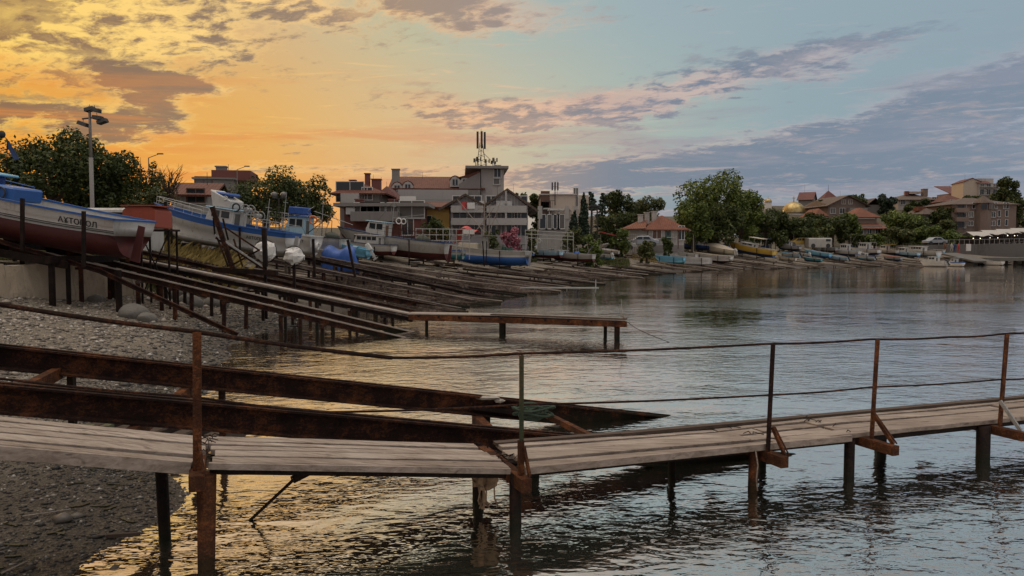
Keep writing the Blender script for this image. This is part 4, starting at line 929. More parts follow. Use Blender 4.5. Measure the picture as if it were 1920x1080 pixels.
for k_, (xa_, za_, xb_, zb_) in enumerate(((-1.5, .3, 1.2, 2.3), (.8, .2, 2.9, 2.0), (1.2, 1.9, 4.2, 1.1), (2.0, .2, 2.6, 2.4))): m = MB(); m.tube((xa_, -.4 + .25 * k_, H + za_), (xb_, .2, H + zb_), .03, .025, 5); m.build('spar', [white_d, rust, steel_grey, plank_l][k_], B)
# light blue motorboat with white outboard and blue tarp boat
L, H = 4.6, .85
B = thing('motorboat', 'light blue open motorboat with a big white tilted outboard motor', 'boat'); hull(B, L, 1.9, H, blue_l, blue_l, blue_l, blue_p, split=.25, tr=.9); outboard(B, L / 2 + .15, .75, white, 1.3, .75); m = MB(); m.box((-.4, 0, H), (.3, 1.5, .08)); m.box((.7, 0, H), (.3, 1.6, .08)); m.build('thwart', blue_p, B)
place(B, (690, 486, 46), 600, L, H, 12, lb='light blue motorboat with the white outboard')
m = MB(); rg = random.Random(2); vs = []
for j in range(6):
    for i in range(12): vs.append((-1.3 + 2.2 * i / 11 + (.12 * j if i > 9 else 0), -.62 - .05 * j + .06 * math.sin(i * 2.1 + j) + (0 if j else 1.0), .62 - .22 * j + (.10 * math.sin(i * .9) if j < 2 else 0)))
m.add(vs, [(j * 12 + i, j * 12 + i + 1, (j + 1) * 12 + i + 1, (j + 1) * 12 + i)[::-1] for j in range(5) for i in range(11)]); t_ = m.build('tarpaulin', tarp_b, smooth_=True); t_.scale = (.82, .82, 1.3); t_.location = at(642, 490, 43.5); sm = t_.modifiers.new('s', 'SOLIDIFY'); sm.thickness = .02; tag(t_, 'bright blue tarpaulin hanging beside the light blue motorboat', 'tarpaulin')
L, H = 4.6, .95
B = thing('rowing_boat', 'small upturned-looking cream dinghy lying low in front of the blue tarpaulin', 'dinghy'); hull(B, L, 1.7, H, white_d, cream, white, tarp_b, split=.25); place(B, (638, 489, 44.5), 575, L, H, 5, lb='cream dinghy by the blue tarpaulin', cradle=False)
# cabin cruiser and long white boat
L, H = 6.4, 1.2
B = thing('motorboat', 'small white cabin cruiser with raked windscreen beside the brick house', 'boat'); pt = hull(B, L, 2.4, H, white, redb, navy, white_d, split=.42, band=white_d)
cabin(B, -1.2, 1.6, 1.7, H - .1, 1.05, white, white, trim=white); mast(B, .3, H + 1.0, .9, .03, stays=False); guard(B, pt, .7, .98, .4); place(B, (738, 479, 52), 640, L, H, 3, lb='white cabin cruiser')
L, H = 9.2, 1.45
B = thing('fishing_boat', 'long white boat with dark bottom, deck cabin and rusty hoops below the flat-roofed brick house', 'boat'); pt = hull(B, L, 2.8, H, white_d, redb, navy, greyp, split=.42)
cabin(B, -2.2, -.6, 1.5, H - .1, 1.25, white, blue_p, 'box', trim=white); hoop(B, .2, 1.7, H, 1.5, rust_b); hoop(B, 1.1, 1.7, H, 1.4, rust_b); guard(B, pt, .4, .95, .65, rust, 9); mast(B, -.3, H + .8, 2.3, .035, (2.6, 1.3)); ring(B, .6, -.9, H + 1.4, .22, tarp_w); ring(B, 1.0, -.9, H + 1.4, .2, tarp_w); heap(B, 2.4, 0, H + .15, .6, net_m, 6); rudder(B, L, H)
place(B, (838, 489, 54), 640, L, H, 6, lb='long white boat below the brick house')
L, H = 5.5, 1.1
B = thing('fishing_boat', 'teal bottomed boat squeezed between the long white boat and the big blue boat', 'boat'); pt = hull(B, L, 2.2, H, white_d, teal, blue, greyp, split=.62); hoop(B, -.5, 1.5, H, 1.2, steel_grey); guard(B, pt, .5, .98, .6, white_d, 5); place(B, (868, 487, 58), 790, L, H, 3, lb='teal bottomed boat')
# big blue and white boat with the crossed masts
L, H = 9.3, 1.55
B = thing('fishing_boat', 'big white boat with bright blue bottom, tall timber spars and a red flag cloth', 'boat'); pt = hull(B, L, 3.0, H, white_d, blue, white, greyp, split=.62, sheer=.35)
m = MB(); m.box((-2.0, 0, H + .35), (2.2, 1.7, .8)); m.build('deckhouse', cream, B, bevel=.04); m = MB(); m.box((-.35, 0, H + .75), (.5, .5, 1.5)); m.build('funnel', white_d, B)
m = MB(); m.box((-1.0, 0, H + 1.62), (4.6, 1.4, .07)); m.build('canopy_frame', plank_l, B); mast(B, -.5, H, 5.6, .07, (-3.2, 5.4), plank_l); mast(B, .1, H, 5.0, .06, (1.4, 5.9), plank_l, False); 
m = MB(); m.tube((-2.3, 0, H + 1.0), (.6, 0, H + 4.6), .05, .04, 6); m.tube((-1.2, 0, H + 4.4), (.8, 0, H + 4.9), .035, .03, 6); m.build('boom', plank_l, B)
vs = []; 
for i in range(9):
    for j in range(5): vs.append((-3.6 + .3 * i, -.8 + .4 * j, H + 1.72 + .85 * math.sin(math.pi * min(i, 6) / 7) ** .8 - .12 * abs(j - 2) - (.9 if i == 0 else 0)))
fc = MB().add(vs, [(i * 5 + j, i * 5 + j + 1, i * 5 + j + 6, i * 5 + j + 5) for i in range(8) for j in range(4)]).build('red_canvas', red_m, B); fc.modifiers.new('s', 'SOLIDIFY').thickness = .02
m = MB(); m.box((-1.9, -.86, H + 1.95), (1.3, .03, .5)); m.build('white_cloth', tarp_w, B); m = MB(); m.tube((1.9, 0, H - .1), (1.9, 0, H + .5), .25, .25, 10); m.box((2.5, 0, H + .1), (.5, .8, .5)); m.build('winch', dgreen, B)
m = MB(); m.tube((.5, -1.6, -.3), (.5, -1.6, H + 1.0), .05, .05, 6); m.build('upright', rust_d, B); heap(B, 1.1, .2, H + .1, .5, net_m, 9); heap(B, -4.4, -.25, H + .6, .28, navy, 4, 'fender_bundle', 1.4); rudder(B, L, H, white_d)
place(B, (990, 498, 61), 840, L, H, 2, lb='big white and blue boat with timber spars')
# boats behind it
def simple(name, label, L, H, top, bot, stripe, deck, stern, bow, pitch, cab=None, extra=(), split=.42, cradle=True, Bm=None, toward=False, cat='boat', tr=.74, band=None):
    B = thing(name, label, cat); pt = hull(B, L, Bm or L * .33, H, top, bot, stripe, deck, split=split, tr=tr, band=band)
    if cab: cabin(B, cab[0], cab[1], cab[2], H - .1, cab[3], cab[4] if len(cab) > 4 else white, cab[5] if len(cab) > 5 else white)
    for e in extra:
        k = e[0]
        if k == 'mast': mast(B, e[1], H, e[2], .03, e[3] if len(e) > 3 else None)
        if k == 'guard': guard(B, pt, e[1], e[2], .5, white_d, 5)
        if k == 'hoop': hoop(B, e[1], L * .26, H, e[2], e[3] if len(e) > 3 else white)
        if k == 'ob': outboard(B, L / 2 + .12, H * .8, e[1], 1.0, .6)
        if k == 'ring': ring(B, e[1], -L * .13, H + e[2], .28, tarp_w)
        if k == 'heap': heap(B, e[1], 0, H + .1, .45, e[2], 7)
        if k == 'cover':
            m = MB(); N = 10; vs = []
            for i in range(N + 1):
                t = .02 + .95 * i / N; x, y, z = pt(t, 1.0)
                for j in range(7): a = -1 + j / 3; vs.append((x, a * (y + .03), z + .02 + e[2] * (1 - abs(a) ** 1.5) * math.sin(math.pi * min(1, max(0, t)) ** .8)))
            m.add(vs, [(i * 7 + j, i * 7 + j + 1, (i + 1) * 7 + j + 1, (i + 1) * 7 + j) for i in range(N) for j in range(6)]); m.build('cover', e[1], B, smooth_=True)
        if k == 'thwarts':
            m = MB(); 
            for x in (-.22, .02, .25): m.box((x * L, 0, H * .93), (.25, L * .27, .05))
            m.build('thwart', e[1], B)
        if k == 'bimini':
            m = MB(); m.box((e[1], 0, H + e[2]), (L * .3, L * .26, .06)); m.build('canopy', e[3], B, bevel=.02); m = MB()
            for sx in (-.13, .13):
                for sy in (-.12, .12): m.tube((e[1] + sx * L, sy * L, H - .1), (e[1] + sx * L, sy * L, H + e[2]), .02, .02, 5)
            m.build('canopy_frame', steel_grey, B)
    if name == 'fishing_boat':
        r_ = random.Random(len(label) * 7 + int(L * 10))
        for _ in range(4):
            x_ = r_.uniform(-.3, .4) * L; m = MB(); m.tube((x_, r_.uniform(-.4, .4), H), (x_ + r_.uniform(-1.2, 1.2), r_.uniform(-.5, .5), H + r_.uniform(.9, 2.4)), .025, .02, 5); m.build('spar', r_.choice([white_d, plank_l, steel_grey]), B)
    lab = label if len(label) < 52 else label[:52].rsplit(' ', 1)[0]
    return place(B, stern, bow, L, H, pitch, cradle=cradle, lb=lab, toward=toward)
simple('motorboat', 'white cabin boat with sloping roof behind the blue-bottomed boat, left one', 5.8, 1.0, white, redb, white, white_d, (950, 470, 68), 905, 1, (-1.2, 1.0, 1.5, 1.0), (('guard', .6, .95),))
simple('motorboat', 'white flybridge boat behind the blue-bottomed boat, right one', 7.2, 1.1, white, redb, blue_p, white_d, (1003, 472, 70), 925, 1, (-.9, 1.5, 1.7, 1.3), (('mast', .6, 2.2), ('guard', .05, .4), ('hoop', 2.6, 1.4)))
simple('fishing_boat', 'pale blue and white boat carrying a square white gantry with lifebuoy', 8.6, 1.25, blue_p, redb, white, greyp, (1052, 484, 70), 960, 2, None, (('hoop', -.6, 2.3), ('hoop', 1.4, 2.3), ('ring', .9, 1.5), ('guard', .5, .95), ('heap', 2.6, net_m)))
simple('fishing_boat', 'low grey boat with a dark bottom moored high next to the gantry boat', 6.0, 1.0, white_d, redb, white, greyp, (1092, 476, 78), 1040, 1, (-.6, .9, 1.3, .9), (('mast', 1.2, 2.0), ('guard', .5, .95)))
simple('fishing_boat', 'white open boat with dark red bottom and blue cover amidships', 6.6, 1.05, white_d, redb, white, blue, (1113, 491, 70), 1030, 2, (-1.7, -.8, 1.0, .5), (('heap', .8, tarp_b), ('thwarts', white_d)))
simple('rowing_boat', 'small white dinghy with green bushes right behind it', 4.4, .8, white, blue_l, white, cream, (1148, 486, 78), 1105, 3, None, (('thwarts', cream), ('ob', white)))
simple('rowing_boat', 'small cream dinghy with a light canopy beside the parked white car', 4.2, .75, white, white_d, yellow, cream, (1160, 477, 82), 1125, 2, None, (('cover', tarp_w, .3),))
simple('rowing_boat', 'turquoise open rowing boat lying on the rails left of the far boatyard', 4.2, .85, blue_l, teal, blue_l, teal, (1283, 494, 84), 1229, 1, None, (('thwarts', blue_l), ('mast', -.4, .9)), .25, tr=.6)
simple('rowing_boat', 'white open boat with upturned bow just right of the turquoise rowing boat', 4.6, .9, white, white_d, white, cream, (1335, 497, 86), 1262, 1, None, (('thwarts', cream),), .25, tr=.4)
simple('rowing_boat', 'white open boat behind the other white one, below the covered boat', 5.4, .9, white, redb, cream, cream, (1371, 492, 90), 1303, 3, None, (('thwarts', cream),), .25)
simple('rowing_boat', 'small white dinghy peeping up between the turquoise boat and the grass', 3.8, .9, white, white_d, white, white_d, (1305, 488, 89), 1258, 4, None, (('thwarts', white),), .25)
simple('fishing_boat', 'blue-grey boat heaped with gear beside the boathouse lawn', 6.4, 1.1, navy, black, blue_p, greyp, (1328, 470, 98), 1274, 4, None, (('heap', -1.5, tarp_w), ('heap', 0, net_m), ('heap', 1.6, tarp_w), ('guard', .1, .9)))
simple('motorboat', 'boat wrapped in a rounded cream cover with its motor showing', 5.6, 1.0, cream, white_d, cream, cream, (1378, 480, 92), 1322, 8, None, (('cover', tarp_c, .65), ('ob', white)))
simple('motorboat', 'yellow-hulled cabin motorboat with white deck and canopy, tilted down the rails', 6.8, 1.15, yellow, navy, white, white, (1450, 484, 94), 1366, 9, (-1.4, .5, 1.5, .55), (('bimini', .7, 1.35, tarp_c), ('guard', .02, .4)), .42)
simple('rowing_boat', 'pale white boat with blue trim below the blue canopy shed', 4.6, .9, white_d, blue_l, blue_l, blue_p, (1500, 484, 100), 1463, 3, None, (('thwarts', blue_p), ('ob', black)))
simple('rowing_boat', 'small white skiff with a white outboard just right of the blue canopy shed', 4.4, .8, white, navy, white, greyp, (1518, 482, 102), 1488, 4, None, (('ob', white),))
simple('fishing_boat', 'bright blue boat with white trim pointing up the rails in the far yard', 5.8, 1.0, blue_l, blue, white, blue_p, (1556, 484, 103), 1508, 7, None, (('thwarts', white), ('mast', .5, 1.6)))
simple('rowing_boat', 'pale blue skiff lying lowest on the far rails', 4.8, .8, blue_p, white_d, white, blue_p, (1590, 490, 104), 1550, 5, None, (('ob', black),))
simple('fishing_boat', 'white trawler with tall white cabin and spread booms in the far yard', 8.0, 1.35, white, navy, blue_p, greyp, (1612, 480, 110), 1560, 2, (-1.2, .8, 1.7, 1.7), (('mast', 1.2, 4.6, (1.6, 4.2)), ('guard', .5, .95)))
simple('fishing_boat', 'white trawler with blue gunwale and stubby mast beside the big trawler', 7.6, 1.3, white, navy, blue, greyp, (1648, 478, 114), 1590, 2, (-.8, 1.2, 1.7, 1.5), (('mast', 1.6, 3.6), ('hoop', 2.4, 1.6), ('ring', 2.6, .5)))
simple('fishing_boat', 'white trawler with an orange awning at the foot of the hill', 7.6, 1.2, white_d, navy, white, orange, (1682, 477, 118), 1636, 1, (-1.0, .9, 1.6, 1.4), (('mast', 1.3, 3.0), ('bimini', 1.6, 1.6, yellow)))
simple('fishing_boat', 'blue-hulled boat with white cabin under the hillside trees', 7.0, 1.1, blue_p, navy, white, greyp, (1722, 482, 120), 1672, 3, (-1.4, .4, 1.5, 1.1), (('mast', .8, 2.2), ('guard', .5, .95)))
simple('motorboat', 'long white cabin boat just above the two moored motorboats', 7.6, 1.1, white, blue_p, white, white, (1760, 482, 122), 1690, 2, (-1.6, .9, 1.7, .9), (('guard', .05, .4),))
simple('rowing_boat', 'white skiff laid up beside the promenade ramp', 5.0, .8, white_d, blue_l, white, greyp, (1770, 474, 126), 1735, 1, None, (('thwarts', white),))
simple('motorboat', 'white moored cabin motorboat afloat before the far shore', 5.6, 1.0, white, white, white, white, (1776, 499.5, 106), 1726, 0, (-.8, .8, 1.4, .95), (('ob', black),), .25, False)
simple('motorboat', 'blue and white moored motorboat with open cockpit, right beside the white one', 5.2, .95, white, white, blue, blue_p, (1806, 499, 108), 1772, 0, (-.5, .6, 1.3, .9), (('bimini', 1.2, 1.2, blue_p),), .25, False, band=blue)
simple('motorboat', 'low white moored skiff in front of the stone pier', 5.2, .8, white, white, white, cream, (1880, 497, 116), 1841, 0, None, (('thwarts', cream),), .25, False)
simple('motorboat', 'white moored boat at the right picture edge under the pier', 5.0, .9, white, white, white, white, (1945, 497, 118), 1901, 0, (-.8, .4, 1.3, .6), (), .25, False)

for nm, lb, L_, H_, t_, bt, st_, dk, stern, bow, pit, cab_, ex in (
  ('rowing_boat', 'dirty cream dinghy lying just below the yellow-hulled boat', 4.4, .8, cream, white_d, navy, greyp, (1492, 490, 100), 1458, 4, None, (('thwarts', cream),)),
  ('rowing_boat', 'faded teal dinghy below the bright blue boat in the far yard', 4.4, .8, teal, navy, white, greyp, (1540, 492, 103), 1505, 4, None, (('thwarts', white_d), ('heap', .4, net_m))),
  ('motorboat', 'small white cuddy boat left of the long white cabin boat', 5.0, .9, white, blue_l, blue, white_d, (1640, 488, 108), 1603, 4, (-.9, .4, 1.2, .7), (('ob', black),)),
  ('rowing_boat', 'grey skiff with a red gunwale lowest below the orange awning trawler', 4.6, .8, greyp, navy, red_m, greyp, (1690, 489, 112), 1655, 3, None, (('thwarts', cream),)),
  ('fishing_boat', 'navy boat with tall bare mast behind the covered boat', 6.2, 1.1, navy, black, white, greyp, (1366, 467, 108), 1318, 3, (-.8, .5, 1.4, 1.1), (('mast', 1.0, 3.2),)),
  ('fishing_boat', 'white boat with blue cabin roof directly right of the canopy shed', 6.2, 1.1, white_d, navy, blue, greyp, (1500, 470, 112), 1456, 3, (-1.0, .6, 1.4, 1.1, white, blue), (('mast', 1.2, 3.0), ('guard', .4, .9))),
  ('fishing_boat', 'grey trawler with pale net hoop just left of the big white trawler', 6.8, 1.2, greyp, redb, white, greyp, (1568, 473, 116), 1522, 2, (-1.2, .3, 1.5, 1.3), (('hoop', 1.4, 1.8), ('mast', .8, 3.8, (-1.5, 3.0)))),
  ('rowing_boat', 'upturned pale dinghy beside the weeds above the white dinghies', 4.0, .8, white_d, white_d, white_d, white_d, (1092, 484, 82), 1062, 2, None, (('cover', white_d, .25),)),
  ('fishing_boat', 'small white fishing boat with blue band left of the gantry boat', 6.0, 1.0, white, blue, blue, greyp, (1000, 480, 66), 950, 3, (-.8, .5, 1.3, 1.0), (('mast', .9, 2.6),)),
  ('rowing_boat', 'dark green dinghy tucked under the bow of the big blue-bottomed boat', 4.2, .8, dgreen, black, white, greyp, (905, 490, 62), 868, 3, None, (('heap', 0, net_m),))):
    simple(nm, lb, L_, H_, t_, bt, st_, dk, stern, bow, pit, cab_, ex)
# ------------------------------------------------------------------ buildings
wall_w = paint('white_render', (.40, .37, .345), .9, .6, (.16, .135, .115), .6, .01)
wall_c = paint('cream_render', (.46, .38, .31), .9, .3, (.3, .24, .18), .6, .01)
wall_g = paint('grey_render', (.22, .20, .185), .9, .5, (.15, .13, .12), .5, .01)
wall_y = paint('ochre_render', (.50, .31, .09), .9, .3, (.25, .15, .05), .6, .01)
wall_r = paint('pink_brick_wall', (.17, .06, .05), .9, .4, (.12, .06, .05), 1, .01)
wall_b = paint('brown_stone_wall', (.20, .145, .12), .9, .5, (.09, .07, .06), .6, .02)
wall_p = paint('pale_lilac_render', (.46, .43, .44), .9, .3, (.25, .22, .2), .6, .01)
frame_w = paint('white_window_frame', (.62, .6, .57), .5, .2)
frame_b = paint('brown_window_frame', (.12, .055, .035), .5, .2)
slab_m = paint('balcony_slab', (.37, .35, .33), .8, .4, (.25, .2, .17), .8)
iron = paint('dark_iron', (.03, .028, .028), .6, .3)
awn_m = paint('white_awning', (.42, .39, .35), .7, .25)
gold = None
m, nt, b = new_mat('gilded_dome'); gold = m; v = coords(nt); n_ = tnoise(nt, v, 1.1, 4, .6)
nt.links.new(ramp(n_, [(.35, col(.24, .16, .06)), (.6, col(.48, .36, .16))], 0, 1), b.inputs['Base Color']); b.inputs['Metallic'].default_value = .85; b.inputs['Roughness'].default_value = .38

class House:
    """front-left corner on the ray (px0), front spans to px1 at the depth; x along the front, y into the depth"""
    def __init__(s, name, label, px0, px1, py_eave, py_base, D, yaw=0, dep=8, cat='house', wall=None, sink=2.5):
        s.D = D; a = at(px0, py_base, D); s.yaw = R(yaw)
        # solve front width so that the far corner lands on px1
        k = (px1 - 960) / F; s.W = (k * a.y - a.x) / (math.cos(s.yaw) - k * math.sin(s.yaw))
        s.z0 = a.z; s.h = at(px0, py_eave, D).z - a.z; s.dep = dep; s.wall_m = wall or wall_w
        s.root = thing(name, label, cat, (a.x, a.y, a.z), (0, 0, s.yaw)); s.sink = sink
    def walls(s, gable=None, h=None, ridge=0, inset=0):
        h = h or s.h; W_, d = s.W, s.dep; m = MB(); m.add([(0, 0, -s.sink), (W_, 0, -s.sink), (W_, d, -s.sink), (0, d, -s.sink), (0, 0, h), (W_, 0, h), (W_, d, h), (0, d, h)], [(3, 2, 1, 0), (4, 5, 6, 7), (0, 1, 5, 4), (1, 2, 6, 5), (2, 3, 7, 6), (3, 0, 4, 7)])
        if gable == 'x':    # gable ends on the left / right sides (ridge along x)
            for x, o in ((0, 1), (W_, 0)): m.add([(x, 0, h), (x, d, h), (x, d / 2, h + ridge)], [(0, 1, 2) if o == 0 else (2, 1, 0)])
        if gable == 'y':    # gable seen from the front
            for y, o in ((0, 1), (d, 0)): m.add([(0, y, h), (W_, y, h), (W_ / 2, y, h + ridge)], [(0, 1, 2) if o else (2, 1, 0)])
        rr = random.Random(int(s.W * 100)); s.antenna(W_ * rr.uniform(.2, .8), d * .4, h + ridge * .5, rr.uniform(2.0, 3.4) if s.D > 60 else 1.6, .025)
        return m.build('wall', s.wall_m, s.root)
    def roof(s, kind, ridge, mat, ov=.5, h=None, x0=None, x1=None, th=.14, y0=None, y1=None):
        h = s.h if h is None else h; x0 = 0 if x0 is None else x0; x1 = s.W if x1 is None else x1; y0 = 0 if y0 is None else y0; y1 = s.dep if y1 is None else y1
        xa, xb, ya, yb = x0 - ov, x1 + ov, y0 - ov, y1 + ov; m = MB(); sl_ = ov * ridge / max(.1, (y1 - y0) / 2); e = h - min(sl_, .5) + .03; r = h + ridge + .05; ym = (ya + yb) / 2; xm = (xa + xb) / 2
        if kind == 'hip':
            k = min((yb - ya) / 2, (xb - xa) / 2); P = [(xa, ya, e), (xb, ya, e), (xb, yb, e), (xa, yb, e), (xa + k, ym, r), (xb - k, ym, r)]
            if xb - xa < yb - ya: P[4] = (xm, ya + k, r); P[5] = (xm, yb - k, r); Fs = [(0, 1, 4), (1, 2, 5, 4), (2, 3, 5), (3, 0, 4, 5)]
            else: Fs = [(0, 1, 5, 4), (1, 2, 5), (2, 3, 4, 5), (3, 0, 4)]
        elif kind == 'x': P = [(xa, ya, e), (xb, ya, e), (xb, yb, e), (xa, yb, e), (xa, ym, r), (xb, ym, r)]; Fs = [(0, 1, 5, 4), (2, 3, 4, 5)]
        elif kind == 'y': P = [(xa, ya, e), (xb, ya, e), (xb, yb, e), (xa, yb, e), (xm, ya, r), (xm, yb, r)]; Fs = [(3, 0, 4, 5), (1, 2, 5, 4)]
        elif kind == 'flat': m.box(((xa + xb) / 2, (ya + yb) / 2, h + th / 2 + .02), (xb - xa, yb - ya, th)); return m.build('roof', mat, s.root)
        elif kind == 'shed': P = [(xa, ya, e), (xb, ya, e), (xb, yb, r), (xa, yb, r)]; Fs = [(0, 1, 2, 3)]
        m.add(P, Fs); o = m.build('roof', mat, s.root); md = o.modifiers.new('thickness', 'SOLIDIFY'); md.thickness = th; md.offset = -1; return o
    def win(s, x, z, w, h, face='f', fm=None, gm=None, sill=True, bars=1, name='window', y=0.0):
        fm = fm or frame_w; t = .07
        def P(u, dpt, zz):
            if face == 'f': return (u, y - dpt, zz)
            if face == 'r': return (s.W + dpt + y, u, zz)
            return (-dpt - y, u, zz)
        def bx(m, u0, u1, z0, z1, d0, d1):
            a, b_ = P(u0, d0, z0), P(u1, d1, z1); m.box([(a[i] + b_[i]) / 2 for i in range(3)], [max(abs(a[i] - b_[i]), .004) for i in range(3)])
        m = MB()
        bx(m, x - w / 2 - t, x + w / 2 + t, z - t, z, 0, .06); bx(m, x - w / 2 - t, x + w / 2 + t, z + h, z + h + t, 0, .06)
        bx(m, x - w / 2 - t, x - w / 2, z, z + h, 0, .06); bx(m, x + w / 2, x + w / 2 + t, z, z + h, 0, .06)
        for k in range(bars): u = x - w / 2 + w * (k + 1) / (bars + 1); bx(m, u - .03, u + .03, z, z + h, .022, .05)
        fr = m.build(name, fm, s.root); m = MB(); bx(m, x - w / 2, x + w / 2, z, z + h, .004, .018); m.build('pane', gm or random.Random(int(x * 77 + z * 31)).choice([glass, glass, glass_l]), fr)
        if sill: m = MB(); bx(m, x - w / 2 - .12, x + w / 2 + .12, z - t - .06, z - t - .003, 0, .16); m.build('sill', slab_m, fr)
        return fr
    def grid(s, n, rows, z0, dz_, w=1.0, h=1.2, face='f', x0=None, x1=None, **k):
        L_ = s.dep if face in 'lr' else s.W; x0 = 0 if x0 is None else x0; x1 = L_ if x1 is None else x1
        for r in range(rows):
            for i in range(n): s.win(x0 + (x1 - x0) * (i + .5) / n, z0 + r * dz_, w, h, face, **k)
    def balcony(s, x0, x1, z, d=1.2, par=.9, mt=None, rail=False, posts=()):
        m = MB(); m.box(((x0 + x1) / 2, -d / 2, z), (x1 - x0, d, .16)); o = m.build('balcony', mt or slab_m, s.root); m = MB()
        if not rail:
            m.box(((x0 + x1) / 2, -d + .05, z + par / 2 + .08), (x1 - x0, .1, par)); m.box((x0 + .05, -d / 2, z + par / 2 + .08), (.1, d - .2, par)); m.box((x1 - .05, -d / 2, z + par / 2 + .08), (.1, d - .2, par)); m.build('parapet', mt or slab_m, o)
        else:
            m.bar((x0, -d + .04, z + par), (x1, -d + .04, z + par), .05, .05); n = int((x1 - x0) / .22)
            for i in range(n + 1): xx = x0 + (x1 - x0) * i / n; m.bar((xx, -d + .04, z + .08), (xx, -d + .04, z + par), .02, .02, up=(0, 1, 0))
            m.build('railing', iron, o)
        for xx, hh in posts: MB().box((xx, -d + .12, z + hh / 2 + .09), (.18, .18, hh - .02)).build('column', slab_m, o)
        return o
    def chimney(s, x, y, z, h=1.0, w=.6, mt=None): 
        m = MB(); m.box((x, y, z + h / 2), (w, w, h)); m.box((x, y, z + h + .05), (w + .15, w + .15, .1)); return m.build('chimney', mt or wall_g, s.root)
    def X(s, px): k = (px - 960) / F; L_ = s.root.location; return (k * L_.y - L_.x) / (math.cos(s.yaw) - k * math.sin(s.yaw))
    def Z(s, py): return at(960, py, s.D).z - s.z0
    def antenna(s, x, y, z, h, r=.04, panels=0):
        m = MB(); m.tube((x, y, z), (x, y, z + h), r, r * .6, 6)
        for k in range(panels): a = 6.28 * k / panels; m.box((x + .32 * math.cos(a), y + .32 * math.sin(a), z + h * .8), (.16, .14, h * .34), a); m.bar((x, y, z + h * .8), (x + .3 * math.cos(a), y + .3 * math.sin(a), z + h * .8), .04, .04)
        return m.build('antenna', iron, s.root)

# hotel with the long tiled roof and stair tower
D = 92; h = House('hotel', 'big hotel with long red tiled roof, dormers and a stair tower crowded with antennas', 738, 888, 352, 450, D, 4, 13, 'hotel', wall_w); h.walls(); W_ = h.W
zr = h.Z(322) - h.h
h.roof('x', zr, tile_r, .4, x0=-.2, x1=W_ + 1)
m = MB(); m.box((W_ * .5, -.6, h.Z(378)), (W_ * .86, 1.3, .2)); m.box((W_ * .5, -1.2, h.Z(366)), (W_ * .86, .12, 1.2)); m.build('long_balcony', slab_m, h.root)
h.grid(8, 1, h.Z(379) - 1.9, 3, 1.0, 1.5, x0=W_ * .05, x1=W_ * .8); h.balcony(W_ * .25, W_ * .62, h.Z(392) , 1.1, .9); h.grid(6, 1, h.Z(402), 3, 1.1, 1.5, x0=W_ * .28, x1=W_ * .8); h.balcony(W_ * .3, W_ * .6, h.Z(408), 1.1, .9)
for px, pz in ((746, 352), (766, 350), (854, 340), (873, 340)):
    x = h.X(px); z = h.Z(pz + 10); m = MB(); P = [(-.62, 0), (.62, 0), (.62, .75), (.36, 1.12), (0, 1.26), (-.36, 1.12), (-.62, .75)]; n = len(P)
    m.add([(x + a, -.25, z + b_) for a, b_ in P] + [(x + a, 4.2, z + b_) for a, b_ in P], [tuple(range(n)), tuple(range(n, 2 * n))[::-1]] + [(i, i + n, (i + 1) % n + n, (i + 1) % n) for i in range(n)]); o = m.build('dormer', wall_w, h.root)
    MB().box((x, -.27, z + .55), (.6, .06, .7)).build('window', glass, o); MB().box((x, -.31, z + .55), (.05, .04, .7)).build('window_bar', frame_w, o)
    m = MB(); m.path([Vector((x + a * 1.12, .0, z + b_ * 1.06)) for a, b_ in P[2:]], .1, 5); m.build('trim', tile_r, o)
h.chimney(h.X(741), 2, h.Z(345), 1.9, .9)
# tower
tx0, tx1 = h.X(890), h.X(945); tz = h.Z(316); m = MB(); m.box(((tx0 + tx1) / 2 + .4, 3.6, (tz - 3) / 2), (tx1 - tx0 - .8, 7.0, tz + 3)); m.build('stair_tower', wall_w, h.root)
m = MB(); m.box(((tx0 + tx1) / 2 - .3, 3.6, tz + .17), (tx1 - tx0 + 1.6, 9.2, .3)); m.build('tower_roof_slab', wall_g, h.root)
m = MB(); xa, xb = h.X(855), tx0 + .6; m.add([(xa, -.3, h.Z(333)), (xb, -.3, h.Z(333)), (xb, -.3, tz - .2), (xb, 7.4, tz - .2), (xa, 7.4, h.Z(333)), (xb, 7.4, h.Z(333)), (xa + (xb - xa) * .5, -.3, h.Z(327)), (xa + (xb - xa) * .5, 7.4, h.Z(327))], [(0, 1, 2, 6), (5, 4, 7, 3), (0, 6, 7, 4), (6, 2, 3, 7)]); m.build('swept_roof', tile_r, h.root)
m = MB(); m.add([(xa + .4, -.34, h.Z(395)), (xb + .1, -.34, h.Z(395)), (xb + .1, -.34, tz - .4), (xa + (xb - xa) * .5, -.34, h.Z(334)), (xa + .4, -.34, h.Z(345))], [(0, 1, 2, 3, 4)]); m.add([(xb + .1, -.34, h.Z(395)), (xb + .1, .2, h.Z(395)), (xb + .1, .2, tz - .4), (xb + .1, -.34, tz - .4)], [(0, 1, 2, 3)]); m.build('stair_wall', wall_g, h.root)
h.win((tx0 + tx1) / 2 + 1, h.Z(332), .8, 1.5, y=.1); h.win((tx0 + tx1) / 2 + .9, h.Z(344), .7, .8, y=.1, bars=0)
tcx = h.X(904)
m = MB()
for dx, dy in ((-.6, -.5), (.6, -.5), (0, .6)): m.tube((tcx + dx, 3 + dy, tz + .3), (tcx + dx * .25, 3 + dy * .25, tz + 3.6), .05, .04, 5)
for k in range(5): 
    zz_ = tz + .6 + .6 * k; m.bar((tcx - .5 + .07 * k, 2.6, zz_), (tcx + .5 - .07 * k, 2.6, zz_ + .3), .04, .04); m.bar((tcx + .5 - .07 * k, 2.6, zz_), (tcx - .5 + .07 * k, 2.6, zz_ + .3), .04, .04)
m.build('antenna_mast', iron, h.root)
